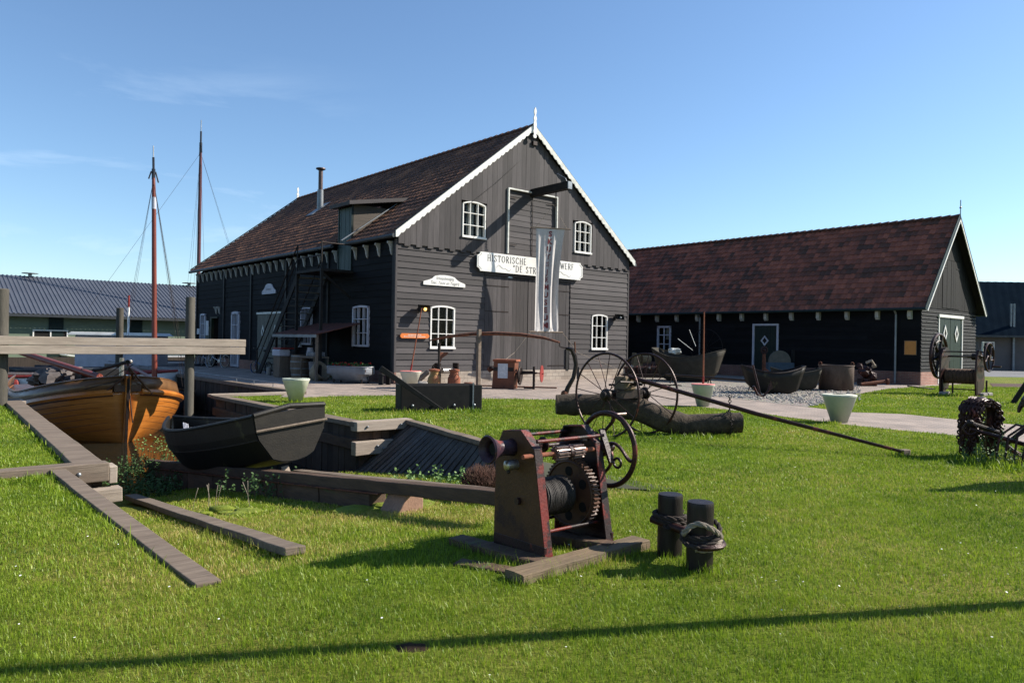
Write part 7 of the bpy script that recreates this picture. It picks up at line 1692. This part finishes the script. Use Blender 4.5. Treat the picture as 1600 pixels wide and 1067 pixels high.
road=(vv>-6)&(uu>19)
keep=~(bad|water_|leftcap|cap2|is_bank|rail|barn|edge|road)&~((slip&~lawn_r)&(vv>-9.95))
# thinner, yellower grass on the slip floor
thin=(slip&~lawn_r)
mh_=gp(643,1012); keep&=~(((X-mh_.x)/.10)**2+((Y-mh_.y)/.07)**2<1)
keep&=~(thin&(rng.random(len(X))<.15))
X,Y,H,Wd,SZ,TH=X[keep],Y[keep],H[keep],Wd[keep],slipz[keep],thin[keep]
# tussock variation
def vn(x,y,s):   # cheap value noise
    gx,gy=x/s,y/s; ix,iy=np.floor(gx).astype(int),np.floor(gy).astype(int); fx,fy=gx-ix,gy-iy; fx=fx*fx*(3-2*fx);fy=fy*fy*(3-2*fy)
    def hsh(a,b): return (np.sin(a*127.1+b*311.7)*43758.5453)%1.0
    return (hsh(ix,iy)*(1-fx)+hsh(ix+1,iy)*fx)*(1-fy)+(hsh(ix,iy+1)*(1-fx)+hsh(ix+1,iy+1)*fx)*fy
cl_=vn(X,Y,.16)*.6+vn(X,Y,.05)*.4; H=H*(.6+.85*cl_)
n=len(X); print('blades',n)
az=rng.uniform(0,2*np.pi,n)+vn(X+50,Y,.22)*2.0; lean=np.abs(rng.normal(.0,.55,n)); lean=np.clip(lean,0.05,1.3); tall=rng.random(n)<.02; H=np.where(tall,H*1.5,H)
dx,dy=np.cos(az),np.sin(az); wa=az+np.pi/2+rng.normal(0,.4,n); wx,wy=np.cos(wa)*Wd/2,np.sin(wa)*Wd/2
z0=SZ-.004
v=np.zeros((n,5,3),np.float32)
v[:,0]=np.stack([X-wx,Y-wy,z0],1); v[:,1]=np.stack([X+wx,Y+wy,z0],1)
mx_,my_=X+dx*H*np.sin(lean)*.35,Y+dy*H*np.sin(lean)*.35; mz=z0+H*.55
v[:,2]=np.stack([mx_+wx*.8,my_+wy*.8,mz],1); v[:,3]=np.stack([mx_-wx*.8,my_-wy*.8,mz],1)
v[:,4]=np.stack([X+dx*H*np.sin(lean),Y+dy*H*np.sin(lean),z0+H*(.55+.45*np.cos(lean))],1)
me=bpy.data.meshes.new('grass'); me.vertices.add(n*5); me.vertices.foreach_set('co',v.ravel())
base=(np.arange(n)*5)[:,None]
loops=np.concatenate([base+np.array([0,1,2,3]),base+np.array([3,2,4])],1).astype(np.int32).ravel()
me.loops.add(n*7); me.loops.foreach_set('vertex_index',loops)
me.polygons.add(n*2); ls=(np.arange(n)*7)[:,None]+np.array([0,4]); me.polygons.foreach_set('loop_start',ls.astype(np.int32).ravel())
me.update(calc_edges=True); me.validate()
rnd=rng.random(n)*.75+.12+TH*.36; at_=me.attributes.new('rnd','FLOAT','POINT'); at_.data.foreach_set('value',np.repeat(rnd,5).astype(np.float32))
me.materials.append(M['blade']); me.shade_smooth()
go=bpy.data.objects.new('grass',me); COL.objects.link(go); go['kind']='stuff'; tag(go,'short bright green mown grass covering the lawns and the slipway','grass')
b=MB(); b.ball((mh_.x,mh_.y,-.012),.085,14,8,.12,(1.1,.8,.3)); o=b.build('soil_patch',pm('bare_soil',(.045,.03,.02),(.025,.017,.012),sc=20,rough=1,bump=.8,spec=.05),kind='stuff',smooth=True); tag(o,'small dark patch of bare soil in the foreground lawn','soil')
# daisies
b=MB(); cnt=0
while cnt<520:
    y=math.sqrt(random.random()*(15**2-3.1**2)+3.1**2); x=random.uniform(-1,1)*.72*y
    if random.random()>(.25+.9*float(vn(np.array([x]),np.array([y]),1.7)[0])**2*1.6): continue
    u_=(x-C0.x)*U.x+(y-C0.y)*U.y; v_=(x-C0.x)*V.x+(y-C0.y)*V.y
    if inside(pave_p,np.array([u_]),np.array([v_]))[0] or (-12<u_<-5.9 and -17<v_<31) or (u_<-6 and v_>-3): cnt+=1; continue
    r_=random.uniform(.0035,.0075); h=random.uniform(.03,.045); tx,ty=random.gauss(0,.25),random.gauss(0,.25); c_=Vector((x,y,h)); nrm=Vector((tx,ty,1)).normalized(); a1=nrm.orthogonal().normalized(); a2=nrm.cross(a1)
    b.add([c_+a1*math.cos(k*math.pi/3.5)*r_+a2*math.sin(k*math.pi/3.5)*r_ for k in range(7)],[tuple(range(7))]); cnt+=1
o=b.build('daisies',pm('petal',(.75,.74,.70),(.65,.64,.6),rough=.8,bump=0),kind='stuff',fix=False); tag(o,'tiny white daisies scattered over the lawn','daisies')
# moss, tall stems and water plants of the slip
b=MB()
for (px,py,rx,ry) in((365,792,.32,.14),(640,806,.30,.14),(560,806,.18,.1)):
    p=gp(px,py,-.3)
    for i in range(14): b.ball((p.x+random.gauss(0,rx*.6),p.y+random.gauss(0,ry),fz((p-C0).dot(V))+.0),random.uniform(.05,.11),9,6,.2,(1.5,1,.45))
o=b.build('moss_patches','moss',kind='stuff',smooth=True); tag(o,'yellow green moss cushions on the slipway floor','moss')
for (px,py,z,n_,h0,h1,lb,mt) in((200,775,-.75,160,.08,.32,'dense dark plants below the bolted end beams','leaf_green'),(300,745,-.8,130,.08,.3,'dark plants in the shade under the skiff bow','leaf_green'),(255,712,-.95,50,.2,.55,'leafy water plants at the foot of the slipway by the dark water','leaf_light'),(230,735,-.9,120,.1,.4,'dark plants along the shaded water edge','leaf_green'),(420,775,-.5,60,.1,.35,'shaded weeds growing against the slipway beam wall','leaf_green'),(690,752,-.3,60,.08,.25,'weeds and seed heads at the foot of the sloping planks','leaf_light')):
    p=gp(px,py,z); q_=p-C0; z_=max(fz(q_.dot(V)),WZ-.02)
    weeds('weeds',(p.x,p.y,z_),(.7 if n_>40 else .4,.35),n_,h0,h1,lb,mt,leaf=.045)
b=MB()
for (px,py) in((330,782),(326,776),(336,784),(392,782),(388,775),(300,790),(338,786)):
    p=gp(px,py,-.35); a_=random.uniform(-.08,.12); p.z=fz((p-C0).dot(V)); b.tube([(p.x,p.y,p.z-.05),(p.x+a_*.5,p.y,p.z+.14),(p.x+a_*1.3,p.y,p.z+.28)],[.0025,.002,.005],4)
o=b.build('tall_stems','rope_old',kind='stuff'); tag(o,'thin dry grass stems standing up on the slipway','stems')
# ================================================================ SKY, SUN, CAMERA
EL=math.radians(35.5); sv=Vector((4.03,.83,0)).normalized(); saz=math.atan2(sv.x,sv.y)   # azimuth from +Y towards +X
wd=bpy.data.worlds.new('World'); S.world=wd; wd.use_nodes=True; nt=wd.node_tree; L=nt.links
bg=nt.nodes['Background']; sky=N(nt,'ShaderNodeTexSky',sky_type='NISHITA'); sky.sun_disc=False; sky.sun_elevation=EL; sky.sun_rotation=saz; sky.altitude=0; sky.air_density=1.0; sky.dust_density=.3; sky.ozone_density=2.7
tc=N(nt,'ShaderNodeTexCoord'); mp=N(nt,'ShaderNodeMapping'); mp.inputs['Scale'].default_value=(1,1,5.5); mp.inputs['Rotation'].default_value=(0,.12,0)
L.new(tc.outputs['Generated'],mp.inputs['Vector']); n1=N(nt,'ShaderNodeTexNoise',i_Scale=3.4,i_Detail=7.0,i_Roughness=.6,i_Distortion=.3); L.new(mp.outputs[0],n1.inputs['Vector'])
r1=N(nt,'ShaderNodeMapRange'); r1.inputs['From Min'].default_value=.54; r1.inputs['From Max'].default_value=.74; r1.inputs['To Max'].default_value=.33; L.new(n1.outputs['Fac'],r1.inputs['Value'])
mx=N(nt,'ShaderNodeMix',data_type='RGBA'); mx.inputs[7].default_value=(6.5,7,7.8,1); L.new(sky.outputs[0],mx.inputs[6]); sx=N(nt,'ShaderNodeSeparateXYZ'); L.new(tc.outputs['Generated'],sx.inputs[0])
ma=N(nt,'ShaderNodeMapRange'); ma.inputs['From Min'].default_value=.34; ma.inputs['From Max'].default_value=.22; L.new(sx.outputs[2],ma.inputs['Value'])
mb_=N(nt,'ShaderNodeMapRange'); mb_.inputs['From Min'].default_value=-.15; mb_.inputs['From Max'].default_value=-.3; L.new(sx.outputs[0],mb_.inputs['Value'])
m1=N(nt,'ShaderNodeMath',operation='MULTIPLY'); L.new(ma.outputs[0],m1.inputs[0]); L.new(mb_.outputs[0],m1.inputs[1]); m2=N(nt,'ShaderNodeMath',operation='MULTIPLY'); L.new(m1.outputs[0],m2.inputs[0]); L.new(r1.outputs[0],m2.inputs[1]); L.new(m2.outputs[0],mx.inputs[0]); tn=N(nt,'ShaderNodeMix',data_type='RGBA',blend_type='MULTIPLY'); tn.inputs[0].default_value=1; tn.inputs[7].default_value=(.86,.96,1.03,1); L.new(mx.outputs[2],tn.inputs[6]); L.new(tn.outputs[2],bg.inputs['Color']); bg.inputs['Strength'].default_value=.088
sd_=bpy.data.lights.new('sun','SUN'); sd_.energy=5.0; sd_.angle=math.radians(.53); sd_.color=(1,.93,.82); so=bpy.data.objects.new('sun',sd_); COL.objects.link(so)
dirv=Vector((sv.x*math.cos(EL),sv.y*math.cos(EL),math.sin(EL))); so.rotation_euler=dirv.to_track_quat('Z','Y').to_euler(); so.location=(30,6,25)
cd=bpy.data.cameras.new('camera'); cd.sensor_width=36; cd.lens=36*FPX/1600; cd.clip_end=3000; cd.clip_start=.05
co=bpy.data.objects.new('camera',cd); COL.objects.link(co)
co.matrix_world=Matrix(((CR.x,CU.x,-CF.x,0),(CR.y,CU.y,-CF.y,0),(CR.z,CU.z,-CF.z,EYE),(0,0,0,1)))
S.camera=co
S.view_settings.view_transform='Standard'; S.view_settings.look='None'; S.view_settings.exposure=1.0; S.view_settings.gamma=1
S.render.engine='CYCLES'; S.cycles.max_bounces=6; S.cycles.transparent_max_bounces=6
